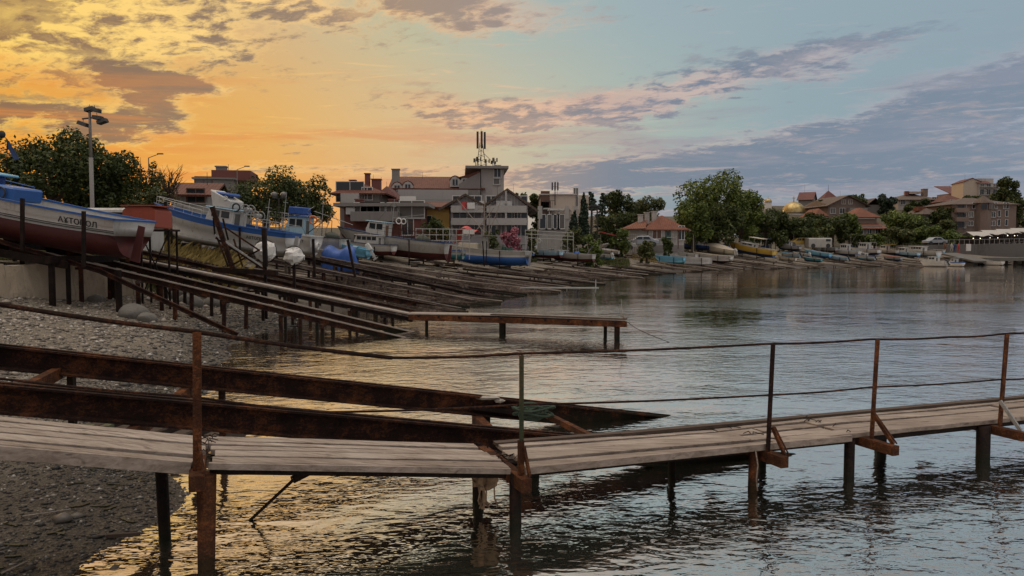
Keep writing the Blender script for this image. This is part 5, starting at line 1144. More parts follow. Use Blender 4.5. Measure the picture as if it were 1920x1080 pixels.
for dx, dy in ((-.45, -.2), (.05, -.45), (.45, .1)): MB().box((tcx + dx, 3 + dy, tz + 3.9), (.26, .18, 2.1)).build('antenna_panel', iron, h.root)
for px, hh in ((893, 1.3), (898, 1.5), (914, 1.2), (929, 1.4), (926, 1.0)): h.antenna(h.X(px), 2.5, tz + .3, hh, .05, 3)
m = MB(); m.tube((tcx + 2.4, 3, tz + .3), (tcx + .2, 3, tz + 2.4), .03, .03, 4); m.tube((tcx, 3, tz + 4), (tcx, 3, tz + 5.4), .03, .015, 4); m.build('stay', iron, h.root)
h.roof('hip', h.Z(377) - h.Z(400), tile_r, .3, h=h.Z(395), x0=h.X(905), x1=h.X(952), y0=-6, y1=4); m = MB(); m.box(((h.X(905) + h.X(952)) / 2, -1, (h.Z(395) - 3) / 2 - .05), (h.X(952) - h.X(905), 9.9, h.Z(395) + 3)); m.build('annex_wall', wall_w, h.root)

# white balcony house with two gables
D = 74; h = House('balcony_house', 'white guesthouse with two broad gables, ochre side wall and stacked balconies', 845, 988, 389, 450, D, 2, 10, 'guesthouse', wall_p); h.walls(); W_ = h.W
for xa, xb, pr in ((-.3, W_ * .43, 367), (W_ * .45, W_ + .2, 357)):
    r = h.Z(pr) - h.h; m = MB(); m.add([(xa, -.02, h.h), (xb, -.02, h.h), ((xa + xb) / 2, -.02, h.h + r)], [(0, 1, 2)]); m.build('gable', wall_p, h.root); h.roof('y', r + .12, tile_b, .9, x0=xa, x1=xb, th=.22)
for k, py in enumerate((398, 421)):
    h.balcony(.1, W_ * .43, h.Z(py), 1.3, .5, posts=((W_ * .02, .2),)); h.balcony(W_ * .47, W_ - .1, h.Z(py), 1.3, .5, posts=((W_ * .72, 1.9),))
for py in (391, 414, 443):
    for x, w in ((.12, 1.3), (.31, 1.3), (.53, .9), (.66, .7), (.80, 1.0), (.92, 1.2)): h.win(W_ * x, h.Z(py) + .05, w, 1.15 if py != 443 else 1.3, sill=False)
MB().box((W_ * .19, -1.36, h.Z(389) + .1), (.5, .05, .7)).build('red_towel', red_m, h.root); MB().box((W_ * .26, -1.36, h.Z(389) + .1), (.9, .05, .6)).build('white_towel', tarp_w, h.root)
m = MB(); m.box((-1.85, 4, (h.h - 2) / 2), (3.5, 8, h.h + 2)); m.build('side_wing', wall_y, h.root); h.roof('shed', 1.0, tile_r, .5, h=h.h + .1, x0=-3.5, x1=-.1)
h.win(-2.3, h.Z(432), .9, 1.4, y=0)
for px, py in ((900, 375), (938, 374), (952, 375)): MB().box((h.X(px), -.35, h.Z(py + 8)), (.8, .35, .55)).build('air_conditioner', frame_w, h.root)

# white modern building with pergola
D = 88; h = House('modern_house', 'plain white flat-roofed building with a white pergola terrace and mobile mast', 1015, 1078, 366, 450, D, 0, 12, 'building', wall_c); h.walls(); h.roof('flat', 0, wall_w, .2)
h.win(h.X(1022), h.Z(392), .9, 2.0, fm=frame_b, gm=frame_b, sill=False, bars=0); h.win(h.X(1023), h.Z(411), 1.0, 2.0, fm=frame_b, gm=frame_b, sill=False, bars=0)
h.balcony(h.X(1018), h.X(1039), h.Z(392), 1.1, .9, rail=True); m = MB(); xa, xb = h.X(1008), h.X(1066); zt = h.Z(414); m.box(((xa + xb) / 2, -2, zt / 2 - 1.2), (xb - xa, 4.0, zt + 2.4)); m.build('ground_floor_wing', wall_w, h.root)
for px in (1016, 1027, 1038, 1047): 
    h.win(h.X(px), h.Z(430), .75, 1.5, y=-4.02, bars=0)
m = MB()
for px in (1027, 1044, 1063): m.bar((h.X(px), -3.8, zt), (h.X(px), -3.8, h.Z(396)), .14, .14, up=(0, 1, 0))
m.bar((h.X(1025), -3.8, h.Z(396)), (h.X(1064), -3.8, h.Z(396)), .14, .16)
for i in range(9): x = h.X(1026) + (h.X(1063) - h.X(1026)) * i / 8; m.bar((x, -3.9, h.Z(395.5)), (x, -.1, h.Z(395.5)), .08, .1)
m.build('pergola', frame_w, h.root); m = MB(); n = 26; xa_, xb_ = h.X(1010), h.X(1066); m.bar((xa_, -3.9, zt + .95), (xb_, -3.9, zt + .95), .06, .06)
for i in range(n): x = xa_ + (xb_ - xa_) * i / (n - 1); m.bar((x, -3.9, zt), (x, -3.9, zt + .95), .03, .03, up=(0, 1, 0))
m.build('terrace_railing', iron, h.root); h.antenna(h.X(1040), -.3, h.Z(385), h.Z(341) - h.Z(385), .06, 4)
m = MB(); m.box((h.X(1092), 6, (h.Z(364) - 3) / 2), (h.X(1106) - h.X(1079), 9, h.Z(364) + 3)); m.build('side_block', wall_c, h.root); h.win(h.X(1081), h.Z(390), .5, 2.4, y=1.5, sill=False)
m = MB(); m.ball((h.X(1082), 2, h.Z(359)), .32, .12, .32, 10, 6); m.tube((h.X(1082), 2, h.Z(366)), (h.X(1082), 2, h.Z(359)), .05, .05, 5); m.build('satellite_dish', steel_grey, h.root)
zt = h.Z(413)
for px in (1010, 1058, 1073): m = MB(); m.box((h.X(px), -3.9, zt + .7), (.5, .4, 1.4)); m.build('pillar', wall_w, h.root)
# white boathouse with the hip roof
D = 97; h = House('boathouse', 'small white house with orange hipped roof and three chimneys standing by the water', 1213, 1282, 427, 459, D, 0, 6.5, 'house', wall_w)
h.walls(); h.roof('hip', h.Z(403) - h.h, tile_o, .55); m = MB(); m.add([(0, 0, -2.5), (-2.0, 2.0, -2.5), (-2.0, 6, -2.5), (0, 6.4, -2.5), (0, 0, h.h), (-2.0, 2.0, h.h), (-2.0, 6, h.h), (0, 6.4, h.h)], [(1, 0, 4, 5), (2, 1, 5, 6), (3, 2, 6, 7), (4, 7, 6, 5)]); m.build('bay_wall', wall_w, h.root)
m = MB(); e = h.h - .1; m.add([(-.3, -.7, e), (-2.75, 1.8, e), (-2.75, 6.4, e), (.3, 7.0, e), (.6, 3.2, h.Z(405))], [(1, 0, 4), (2, 1, 4), (3, 2, 4)]); o = m.build('bay_roof', tile_o, h.root)
for px, py in ((1206, 412), (1218, 408), (1232, 406)): h.chimney(h.X(px), 2.4, h.Z(py) - .7, 1.4, .6, wall_w)
h.win(h.X(1231), h.Z(447), 1.1, 1.35, fm=frame_w, gm=frame_b); h.win(h.X(1277), h.Z(449), .7, 1.7)
m = MB(); m.ball((h.X(1252), -.02, h.Z(438)), .3, .05, .42, 14, 8); m.build('oval_window', glass, h.root); m = MB(); m.box((h.X(1252), -.03, h.Z(459) + 1.0), (.7, .06, 2.0)); o = m.build('door', dgreen, h.root); MB().box((h.X(1252), -.3, h.Z(446) + .05), (1.4, .6, .08)).build('door_canopy', slab_m, o)
MB().box((h.W / 2, -.03, -.5), (h.W, .06, .9)).build('plinth', wall_g, h.root);
for px in (1214, 1271): m = MB(); m.tube((h.X(px), -.08, -.5), (h.X(px), -.08, h.h), .05, .05, 6); m.build('downpipe', frame_b, h.root)
# flat brick house and red roof house
D = 69; h = House('brick_house', 'long low flat-roofed house with pink brick ends and glazed upper veranda', 646, 790, 388, 455, D, 0, 9, 'house', wall_r); h.walls(); h.roof('flat', 0, wall_g, .8, th=.3)
m = MB(); m.box((h.X(705), -.12, h.Z(400)), (h.X(748) - h.X(666), .2, 1.25)); m.build('veranda_wall', wall_g, h.root)
for px in (678, 690, 702, 714, 736): h.win(h.X(px), h.Z(406), 1.1, 1.2, y=-.23, gm=glass_l, sill=False)
h.win(h.X(773), h.Z(408), 2.2, 1.5, gm=glass_l); h.balcony(h.X(664), h.X(750), h.Z(414), 1.4, .7, wall_g); MB().box((h.X(660), -.3, h.Z(396)), (.8, .4, .6)).build('air_conditioner', frame_w, h.root)
for px in (663, 728): h.chimney(h.X(px), 3, h.h, .8, .7, wall_r)
MB().box((h.X(760), 2, h.h + .8), (1.5, .12, .6)).build('roof_billboard', frame_w, h.root)
h.win(h.X(720), h.Z(438), 1.0, 1.4); h.win(h.X(765), h.Z(440), 1.0, 1.4)
D = 78; h = House('red_roof_house', 'two storey grey house with low red hipped roof and recessed balcony', 638, 712, 360, 450, D, 0, 9, 'house', wall_g); h.walls(); h.roof('hip', 1.0, tile_r, .9); h.win(h.X(658), h.Z(378), 2.8, 2.0, gm=glass, sill=False); h.balcony(h.X(645), h.X(678), h.Z(380), 1.2, .8); h.win(h.X(690), h.Z(374), 1.0, 1.2); h.chimney(h.X(684), 2, h.h, 2.0, .5, wall_r); h.chimney(h.X(652), 3, h.h + .4, 1.0, .6, wall_r); h.chimney(h.X(701), 2, h.h + .2, 1.2, .9, wall_r)
D = 84; h = House('narrow_house', 'narrow pale house with dark red roof wedged in front of the hotel gable', 704, 742, 372, 450, D, 0, 8, 'house', wall_w); h.walls(); h.roof('hip', 1.4, tile_d, .5); h.grid(2, 1, h.Z(388), 2.6, .8, .8); h.grid(2, 1, h.Z(408), 2.6, .8, .9)
# grey house behind the blue boat
D = 60; h = House('grey_house', 'unfinished grey stepped house with a chimney above the blue banded boat', 366, 440, 336, 440, D, 10, 9, 'house', wall_g); h.walls(); h.roof('flat', 0, wall_g, .15); h.chimney(h.X(412), 1.5, h.h, 1.1, .75, wall_g); MB().box((h.X(432), 3, h.h + .45), (3, 4, .8)).build('penthouse', wall_r, h.root); h.win(h.X(385), h.Z(356), 1.2, 1.0, fm=frame_b); m = MB(); m.box((h.X(372), -.5, h.Z(350)), (3.0, 1.2, .15)); m.build('eave_slab', wall_g, h.root)
D = 48; h = House('tiled_cottage', 'low cottage with red pantile roof and pale wall behind the dark tree', 322, 392, 362, 430, D, 12, 7, 'house', wall_w); h.walls(); h.roof('x', .9, tile_r, .5); h.win(h.X(370), h.Z(378), 1.0, .8, fm=frame_b)
# church domes
for px, py, Wp, D, lb in ((1488, 399, 42, 185, 'large golden church dome rising behind the dark green trees'), (1440, 379, 14, 190, 'small golden church dome peeping over the big tree')):
    p = at(px, py, D); r = Wp / F * D / 2; dm = thing('church_dome', lb, 'church dome', (p.x, p.y, p.z)); m = MB(); vs = []; fs = []
    N, K = 28, 9
    for j in range(K + 1):
        a = math.pi / 2 * j / K
        for i in range(N): bq = 2 * math.pi * i / N; q = 1 + .012 * (i % 2); vs.append((r * math.cos(a) * math.cos(bq) * q, r * math.cos(a) * math.sin(bq) * q, r * .98 * math.sin(a)))
    for j in range(K):
        for i in range(N): fs.append((j * N + i, j * N + (i + 1) % N, (j + 1) * N + (i + 1) % N, (j + 1) * N + i))
    MB().add(vs, fs).build('dome', gold, dm, smooth_=True); m = MB(); m.tube((0, 0, -8), (0, 0, -.02), r * .93, r * .93, 28); m.build('drum', wall_w, dm, smooth_=True)
    m = MB(); m.tube((0, 0, r * .96), (0, 0, r * .96 + r * .5), r * .05, r * .03, 6); m.bar((-r * .15, 0, r * 1.3), (r * .15, 0, r * 1.3), r * .04, r * .04); m.build('cross', gold, dm)
# hillside houses
D = 200; h = House('gabled_house', 'dark red roofed gable house highest on the ridge right of the golden dome', 1496, 1520, 374, 420, D, -28, 9, 'house', wall_g); h.walls('x', ridge=h.Z(359) - h.h); h.roof('x', h.Z(359) - h.h, tile_d, .4)
D = 196; h = House('spired_house', 'house topped with a pointed dark red pyramid roof and weather vane', 1544, 1568, 371, 420, D, 0, 4, 'house', wall_g); h.walls(); h.roof('hip', h.Z(357) - h.h, tile_d, .3, y1=3.4); h.antenna(h.W / 2, 1.7, h.Z(357), 1.6, .05)
D = 178; h = House('villa', 'large three storey grey villa with wide low gable roof and balconies', 1552, 1620, 384, 432, D, 6, 12, 'house', wall_b); h.walls('x', ridge=1.4); h.roof('y', h.Z(366) - h.h, tile_b, .9); m = MB(); m.add([(0, -.02, h.h), (h.W, -.02, h.h), (h.W / 2, -.02, h.Z(367))], [(0, 1, 2)]); m.build('gable', wall_b, h.root)
h.grid(4, 1, h.Z(400), 2.7, 1.2, 1.2); h.grid(4, 1, h.Z(420), 2.7, 1.2, 1.2); 
for py in (397, 420): h.balcony(h.W * .5, h.W * .98, h.Z(py), 1.3, .8, wall_g)
h.grid(2, 1, h.Z(382), 2.7, .9, .9, x0=h.W * .32, x1=h.W * .68)
D = 150; h = House('red_tiered_house', 'low building with two tiers of orange-red roof above the trawlers', 1606, 1652, 424, 445, D, 4, 9, 'house', wall_g); h.walls(); h.roof('shed', 1.1, tile_o, .8, y1=3, th=.15); m = MB(); m.box((h.W / 2 + .5, 5.2, h.h + .6), (h.W - .8, 6, 3.2)); m.build('upper_storey', wall_b, h.root); h.roof('hip', 1.6, tile_o, .7, h=h.h + 2.2, x0=.9, x1=h.W - .1, y0=2.2, y1=8.2); MB().box((h.W / 2 + .3, 1.9, h.h + 1.6), (h.W * .7, .3, .25)).build('awning', awn_m, h.root); h.grid(3, 1, h.Z(438), 2, .9, .9)
D = 196; h = House('hip_villa', 'pale villa with wide cream hipped roof and stubby chimneys behind the round trees', 1684, 1758, 373, 395, D, 0, 10, 'house', wall_w); h.walls(); h.roof('hip', h.Z(361) - h.h, tile_b, .8); h.win(h.X(1690), h.Z(383), 1.2, 1.2, bars=2); h.win(h.X(1752), h.Z(380), 2.2, 1.4, bars=3); h.win(h.X(1706), h.Z(383), 1.2, 1.2); h.chimney(h.X(1741), 3, h.Z(367), 1.9, 1.2, wall_b); h.chimney(h.X(1707), 3, h.Z(365), 1.0, .7, wall_r); h.chimney(h.X(1722), 4, h.Z(362), .5, 3, wall_c)
D = 190; h = House('red_hip_house', 'house with steep brick-red hipped roof left of the tall cream block', 1766, 1806, 377, 400, D, -4, 9, 'house', wall_c); h.walls(); h.roof('hip', h.Z(364) - h.h, tile_r, .6); h.win(h.X(1782), h.Z(384), 1.0, 1.2); h.win(h.X(1774), h.Z(384), .8, 1.0)
D = 214; h = House('loggia_house', 'dark timbered house end with steep roof touching the tall cream block', 1786, 1806, 362, 385, D, 0, 8, 'house', wall_b); h.walls(); h.roof('shed', 2.6, tile_d, .6); h.grid(2, 1, h.Z(368), 2, .9, 1.2)
D = 205; h = House('cream_block', 'tall cream apartment block with a blank side wall, highest on the right hill', 1805, 1834, 341, 385, D, -10, 8, 'apartment block', wall_c); h.walls('y', ridge=.9); h.roof('y', 1.0, tile_d, .2)
D = 204; h = House('balcony_block', 'white balconied block with dark red mansard joined to the cream block', 1834, 1867, 344, 385, D, 6, 9, 'apartment block', wall_w); h.walls(); m = MB(); m.add([(-.3, -.5, h.h), (h.W * .6, -.5, h.h), (h.W * .55, 3, h.Z(334)), (-1.2, 3, h.Z(334))], [(0, 1, 2, 3)]); m.build('mansard', tile_d, h.root); MB().box((h.W * .55, 4, h.h + .7), (h.W * .8, 5, 1.6)).build('penthouse', wall_w, h.root)
for py in (351, 366): h.balcony(.2, h.W * .98, h.Z(py), 1.4, .9, rail=True); h.grid(3, 1, h.Z(py) + .1, 2, 1.1, .8 if py == 351 else 1.5, sill=False)
D = 164; h = House('brown_apartments', 'wide brown stone apartment house with corner turret, arched and white framed windows', 1784, 1902, 382, 436, D, 0, 12, 'apartment house', wall_b); h.walls(); h.roof('hip', 1.6, tile_b, .6)
tx = h.X(1839); m = MB(); m.tube((tx, 0, -2), (tx, 0, h.h + .1), 1.5 * 1.1, 1.5 * 1.1, 8); m.build('turret', wall_b, h.root); m = MB(); m.tube((tx, 0, h.h + .1), (tx, 0, h.Z(370) + .3), 2.1, .25, 8); m.build('turret_roof', tile_b, h.root)
for px, w, b_ in ((1817, 1.0, 2), (1830, .7, 0), (1845, .7, 0), (1858, 1.1, 2)): h.win(h.X(px), h.Z(407 if b_ else 410), w, 1.1 if b_ else 1.4, bars=b_, y=-.1 if px in (1830, 1845) else 0)
for px in (1817, 1858): h.win(h.X(px), h.Z(423), 1.1, .95, gm=glass_l)
for px, w in ((1834, 1.6), (1845, 1.2)): h.win(h.X(px), h.Z(393), w, 1.3, y=-1.6, sill=False, fm=frame_b)
for px in (1822, 1858, 1863, 1880, 1885): h.win(h.X(px), h.Z(391), .55, 1.3, bars=0)
for py in (406, 423): h.win(h.X(1870), h.Z(py), .5, 1.3, bars=0); h.win(h.X(1884), h.Z(py), .5, 1.3, bars=0); h.win(h.X(1831), h.Z(py) , .7, 1.2, fm=frame_b, y=-.1)
for px in (1796,):
    for py in (398, 415): h.balcony(h.X(1785), h.X(1808), h.Z(py), 1.2, .8, wall_b)
for py in (393, 410, 427): h.win(h.X(1798), h.Z(py), 1.2, 1.2, fm=frame_b); h.win(h.X(1806), h.Z(py), .5, 1.2, bars=0)
D = 168; h = House('green_roof_house', 'small house with low grey hipped roof half hidden by the round trees', 1728, 1758, 400, 440, D, 0, 8, 'house', wall_g); h.walls(); h.roof('hip', 1.2, tile_b, .8); h.win(h.X(1742), h.Z(412), .9, 1.2); MB().box((h.X(1735), 3, h.h + 1.1), (2, 2, 1)).build('dormer', tile_o, h.root)
D = 190; h = House('gable_cottage', 'small cottage gable showing between the villa and the blue-green tree', 1626, 1650, 384, 400, D, 0, 8, 'house', wall_g); h.walls(); h.roof('y', 1.6, tile_b, .6)
D = 175; h = House('edge_house', 'pale house cut off by the right picture edge under the tree', 1914, 1960, 396, 425, D, 0, 8, 'house', wall_c); h.walls(); h.roof('hip', 1.6, tile_o, .5); h.grid(3, 2, h.Z(408), 2.4, 1, 1.1)
for px0, px1, pe, pb, D, lb, rf, wl_ in ((1528, 1548, 404, 440, 150, 'pale shed with a brown roof between the dark trees below the villa', tile_o, wall_c), (1296, 1330, 398, 440, 130, 'low brown roof just visible left of the big tree', tile_b, wall_g), (950, 990, 380, 430, 120, 'pale block end showing behind the balcony guesthouse', tile_b, wall_w)):
    h = House('house', lb, px0, px1, pe, pb, D, 0, 7, 'house', wl_); h.walls(); h.roof('hip', 1.4, rf, .4); h.grid(2, 1, h.Z(pe + 10), 2, .9, 1.1)
# blue canopy shed
D = 121; p = at(1412, 460, D); sh = thing('canopy_shed', 'long blue-grey canopy on posts shading blue stacked gear in the far yard', 'shed', p); w = 78 / F * D
m = MB(); P = [(-w / 2, -1.5, 1.25), (w / 2, -1.5, 1.0), (w / 2 - .8, 1.5, 1.9), (-w / 2 + .6, 1.5, 2.1)]; m.add(P, [(0, 1, 2, 3)]); o = m.build('canopy', paint('grey_blue_sheet', (.22, .26, .34), .6, .4), sh); o.modifiers.new('s', 'SOLIDIFY').thickness = .08; m = MB()
for i in range(6): x = -w / 2 + .2 + (w - .4) * i / 5; m = MB(); m.bar((x, -1.3, -1.5), (x, -1.3, 1.05), .08, .08, up=(0, 1, 0)); m.build('post', iron, sh); m = MB(); m.bar((x, 1.3, -1.5), (x, 1.3, 1.9), .08, .08, up=(0, 1, 0)); m.build('post', iron, sh)
rg = random.Random(4)
for i in range(12): m = MB(); m.box((-w / 2 + 2 + rg.random() * (w - 3), rg.uniform(-1, 1), -.5 + rg.random() * .6), (rg.uniform(.5, 1.2), .6, rg.uniform(.4, 1.2)), rg.random()); bring(MB(), sh, 'x', iron) if False else m.build('crate', rg.choice([blue, navy, white_d, blue_l, black]), sh)
# restaurant awnings, promenade and pier on the right
for i, (px0, px1, py, D) in enumerate(((1812, 1848, 440, 140), (1838, 1876, 437, 142), (1866, 1902, 435, 144), (1893, 1935, 433, 146), (1925, 1975, 432, 148))):
    lb = ['white awning of the waterfront restaurant, nearest the trees', 'white restaurant awning, second from the trees', 'white restaurant awning, third from the trees', 'white restaurant awning, fourth from the trees, at the picture edge', 'restaurant awning beyond the picture edge'][i]
    p = at((px0 + px1) / 2, py, D); w = (px1 - px0) / F * D; aw = thing('restaurant_awning', lb, 'awning', p, group='waterfront restaurant awnings'); m = MB(); vs = []; N = 8
    for k in range(N + 1):
        for y, z in ((-2.2, -.25), (0, .55), (2.2, -.1)): vs.append((-w / 2 + w * k / N, y, z + .12 * math.sin(k * 1.3) * (0 if y == 0 else 1)))
    m.add(vs, [(k * 3 + j, k * 3 + j + 3, k * 3 + j + 4, k * 3 + j + 1) for k in range(N) for j in range(2)]); o = m.build('canopy', awn_m, aw); o.modifiers.new('s', 'SOLIDIFY').thickness = .06
    for k in range(3):
        x = -w / 2 + .3 + (w - .6) * k / 2; m = MB(); m.bar((x, -2, -2.6), (x, -2, -.25), .1, .1, up=(0, 1, 0)); m.build('post', iron, aw)
    for k in range(2): m = MB(); m.ball((-w / 4 + w / 2 * k + (i % 3 - 1) * .5, -1.5 + .8 * k, -.7 - .2 * (i % 2)), .085, .085, .085, 8, 6); m.build('lamp', lamp_m, aw, smooth_=True)
    m = MB(); m.box((0, 2.1, -1.5), (w * .96, .15, 2.2)); m.build('back_panel', paint('dark_wood_panel', (.05, .03, .025), .8), aw)
    for k in range(4): m = MB(); x = -w / 2 + .8 + k * (w - 1.4) / 3; m.box((x, -.6, -2.0), (.8, .7, .06)); m.box((x, -.6, -2.3), (.1, .1, .6)); m.build('table', white_d, aw)
p0, p1 = at(1700, 462, 136), at(1970, 459, 140)
conc_dark = paint('dark_quay_stone', (.12, .11, .10), .9, .6, (.05, .045, .04), .5, .02)
pw = thing('promenade_wall', 'grey stone quay wall carrying the promenade at the far right', 'wall', p0); m = MB(); m.bar(p0 + Vector((0, 0, .2)), p1 + Vector((0, 0, .3)), 6, 3.6, top=True); bring(m, pw, 'wall', conc_dark); m = MB(); m.bar(p0 + Vector((4, -3.1, 1.1)), p1 + Vector((0, -3.1, 1.2)), .06, .06)
for i in range(26): q = (p0 + Vector((4, -3.1, .2))).lerp(p1 + Vector((0, -3.1, .3)), i / 25); m.bar(q, q + Vector((0, 0, .95)), .05, .05, up=(0, 1, 0))
bring(m, pw, 'railing', steel_grey); MB().box(tuple(at(1816, 464, 131)), (.8, .12, 1.2)).build('notice_board', frame_w).parent = None
o = bpy.data.objects['notice_board']; tag(o, 'small white framed notice board on the quay below the awnings', 'notice board')
p0, p1 = at(1836, 483, 122), at(1990, 482, 120)
pr = thing('pier', 'low concrete pier on dark piles in front of the promenade', 'pier', p0); m = MB(); m.bar(p0, p1, 5, .5, top=True); bring(m, pr, 'deck', conc_dark)
for i in range(10):
    for o_ in (-2, 2): q = p0.lerp(p1, (i + .4) / 10) + Vector((0, o_, 0)); m = MB(); m.tube((q.x, q.y, -2), (q.x, q.y, q.z - .45), .2, .2, 8); bring(m, pr, 'pile', rust_d)
rm = thing('boat_ramp', 'sloping concrete ramp dropping from the promenade to the pier', 'ramp', at(1790, 475, 127)); m = MB(); m.bar(at(1778, 474, 128), at(1845, 489, 118), 3, .25, top=True); bring(m, rm, 'ramp', conc_dark)

# ------------------------------------------------------------------ vegetation
def leaves(cents, sz, n, seed, flat=.5, hang=0.0):
    """n leaf-clump quads scattered through blobs (x,y,z,rx,ry,rz)"""
    rg = np.random.default_rng(seed); cents = np.array(cents, float); vol = cents[:, 3] * cents[:, 5]; pick = rg.choice(len(cents), n, p=vol / vol.sum()); c_ = cents[pick]
    d = rg.normal(size=(n, 3)); d /= np.linalg.norm(d, axis=1)[:, None]; r = rg.uniform(.35, 1.0, n) ** .5 * (1 + .16 * np.sin(d[:, 0] * 7 + pick) * np.cos(d[:, 2] * 6 + pick * 2))
    P = c_[:, :3] + d * r[:, None] * c_[:, 3:6]
    nrm = d * .7 + rg.normal(size=(n, 3)) * .6; nrm[:, 2] += flat; nrm /= np.linalg.norm(nrm, axis=1)[:, None]
    t = np.cross(nrm, rg.normal(size=(n, 3))); t /= np.linalg.norm(t, axis=1)[:, None]; b_ = np.cross(nrm, t)
    s_ = (sz * rg.uniform(.5, 1.35, n))[:, None]; q = [P - t * s_, P - b_ * s_ * .55, P + t * s_, P + b_ * s_ * .55]
    return np.stack(q, 1).reshape(-1, 3), np.arange(n * 4).reshape(n, 4)
def tree(px, py_top, py_bot, wpx, D, label, mat, name='broadleaf_tree', n=3500, blobs=9, seed=0, shape='round', lf=1.0, trunk=.35, group=None, cat='tree', low=.1, zbase=None, twigs=0):
    b_ = at(px, py_bot, D); t = at(px, py_top, D); Hh = (t.z - b_.z) * 1.03; Wd = wpx / F * D * (1.22 if shape == 'round' else 1.0); blobs = int(blobs * 2.1); n = int(n * 1.3); gz_ = g(b_.x, b_.y); base = min(b_.z, gz_) if zbase is None else zbase
    root = thing(name, label, cat, (b_.x, b_.y, base), group=group); rg = random.Random(seed); off = b_.z - base; C_ = []
    if cat in ('bush', 'shrub') and off < 6: Hh += off; off = 0; low = -.05
    if shape == 'cypress':
        for i in range(9): k = i / 8; C_.append((rg.uniform(-.1, .1), 0, off + Hh * (.08 + .84 * k), Wd / 2 * (1 - k) ** .55 * .95 + .12, Wd / 2 * (1 - k) ** .55 + .1, Hh * .12))
    elif shape == 'pine':
        for i in range(10):
            k = i / 9; rr_ = Wd / 2 * (1 - k) * .9 + .25
            for a in range(3): an = rg.uniform(0, 6.28); C_.append((rr_ * .55 * math.cos(an), rr_ * .55 * math.sin(an), off + Hh * (.2 + .8 * k), rr_ * .6, rr_ * .6, Hh * .035))
    else:
        rr_ = Wd / 2
        C_.append((0, 0, off + Hh * .55, rr_ * .5, rr_ * .5, Hh * .28))
        for i in range(blobs):
            an = 2 * math.pi * i / blobs * 2.4 + rg.uniform(-.4, .4); q = rg.uniform(.45, .72); kz = rg.uniform(low + .08, .88); lim = math.sqrt(max(.08, 1 - ((kz - .42) / .62) ** 2)); s_ = rg.uniform(.17, .36)
            C_.append((rr_ * q * lim * math.cos(an), rr_ * q * lim * math.sin(an), off + Hh * kz, rr_ * s_, rr_ * s_, min(Hh * .2, rr_ * s_ * 1.0)))
    sz = max(.10, D * .0019) * lf; V, Fc = leaves(C_, sz, n, seed + 1); V[:, 2] = np.minimum(V[:, 2], off + Hh + sz)
    o = np_mesh('crown', V, Fc, mat); o.parent = root
    m = MB(); th = off + Hh * (.6 if shape != 'pine' else .95); p = Vector((0, 0, -.3)); r = trunk * Wd / 8 + .06; q = Vector((rg.uniform(-.2, .2), 0, th * .55)); m.tube(p, q, r, r * .7, 8)
    m.tube(q, (q.x, q.y, th), r * .68, r * .3, 7)
    if shape == 'round':
        for (x, y, z, *_r) in C_[1:8]: m.tube(q, q.lerp(Vector((x, y, z)), .5) + Vector((0, 0, .1)), r * .5, r * .3, 6); m.tube(q.lerp(Vector((x, y, z)), .5) + Vector((0, 0, .1)), (x, y, z), r * .3, r * .1, 5)
    for i in range(twigs): an = rg.uniform(0, 6.28); k = Vector((math.cos(an) * Wd * .5, math.sin(an) * .3 * Wd, off + Hh * rg.uniform(.6, 1.0))); s0 = Vector((0, 0, off + Hh * rg.uniform(.2, .5))); mid = s0.lerp(k, .5) + Vector((rg.uniform(-.2, .2), 0, rg.uniform(-.1, .3))); m.tube(s0, mid, .035, .02, 4); m.tube(mid, k, .02, .006, 4); m.tube(mid, k + Vector((rg.uniform(-.4, .4), 0, rg.uniform(-.4, .3))), .015, .005, 4)
    m.build('trunk', bark, root); return root
tree(95, 243, 420, 170, 36, 'big dark leafy tree standing behind the red-bottomed boat', leaf_dark, n=7500, blobs=15, seed=3, lf=1.0)
tree(200, 268, 420, 110, 38, 'dark leafy tree half behind the tall lamp post', leaf_dark, n=7000, blobs=12, seed=5)
tree(25, 318, 420, 110, 39, 'dark bushy tree at the left picture edge', leaf_dark, n=5000, seed=7)
tree(275, 300, 400, 62, 42, 'thin airy tree with gaps right of the lamp post', leaf_dark, n=1300, blobs=7, seed=8, twigs=16, lf=.9)
tree(316, 310, 400, 46, 45, 'nearly bare twiggy tree against the orange sky', leaf_dry, 'bare_tree', n=260, blobs=5, seed=9, twigs=34, lf=.8)
tree(290, 348, 425, 100, 41, 'dense olive bush below the bare tree', leaf_olive, 'bush', n=4500, seed=10, cat='bush', low=0)
tree(165, 330, 425, 150, 40, 'wide dark green shrub mass below the big tree', leaf_dark, 'bush', n=5000, seed=11, cat='bush', low=0)
tree(500, 318, 425, 130, 54, 'round dark green tree behind the blue banded boat', leaf_dark, n=8500, blobs=14, seed=12)
tree(575, 332, 425, 90, 56, 'dark green tree left of the red roof house', leaf_dark, n=5500, blobs=11, seed=13)
tree(728, 395, 425, 36, 74, 'small shrub on the roof terrace beside the billboard', leaf_mid, 'bush', n=700, seed=14, cat='bush')
tree(815, 405, 452, 55, 66, 'dark bush with broken twigs left of the guesthouse', leaf_dark, 'bush', n=1700, seed=15, cat='bush', low=0)
tree(958, 424, 450, 38, 70, 'pink flowering oleander before the guesthouse', leaf_pink, 'oleander', n=1500, seed=16, cat='shrub', low=0)
tree(922, 425, 452, 34, 67, 'dark green shrub left of the pink oleander', leaf_dark, 'bush', n=900, seed=17, cat='bush', low=0)
tree(1010, 352, 450, 36, 98, 'dark tree between guesthouse and modern building', leaf_dark, n=2600, seed=18)
tree(975, 356, 430, 30, 110, 'distant dark tree just behind the guesthouse gable', leaf_dark, n=1200, seed=19)
tree(997, 422, 450, 26, 72, 'low yellow-green bush before the four narrow windows', leaf_olive, 'bush', n=700, seed=20, cat='bush', low=0)
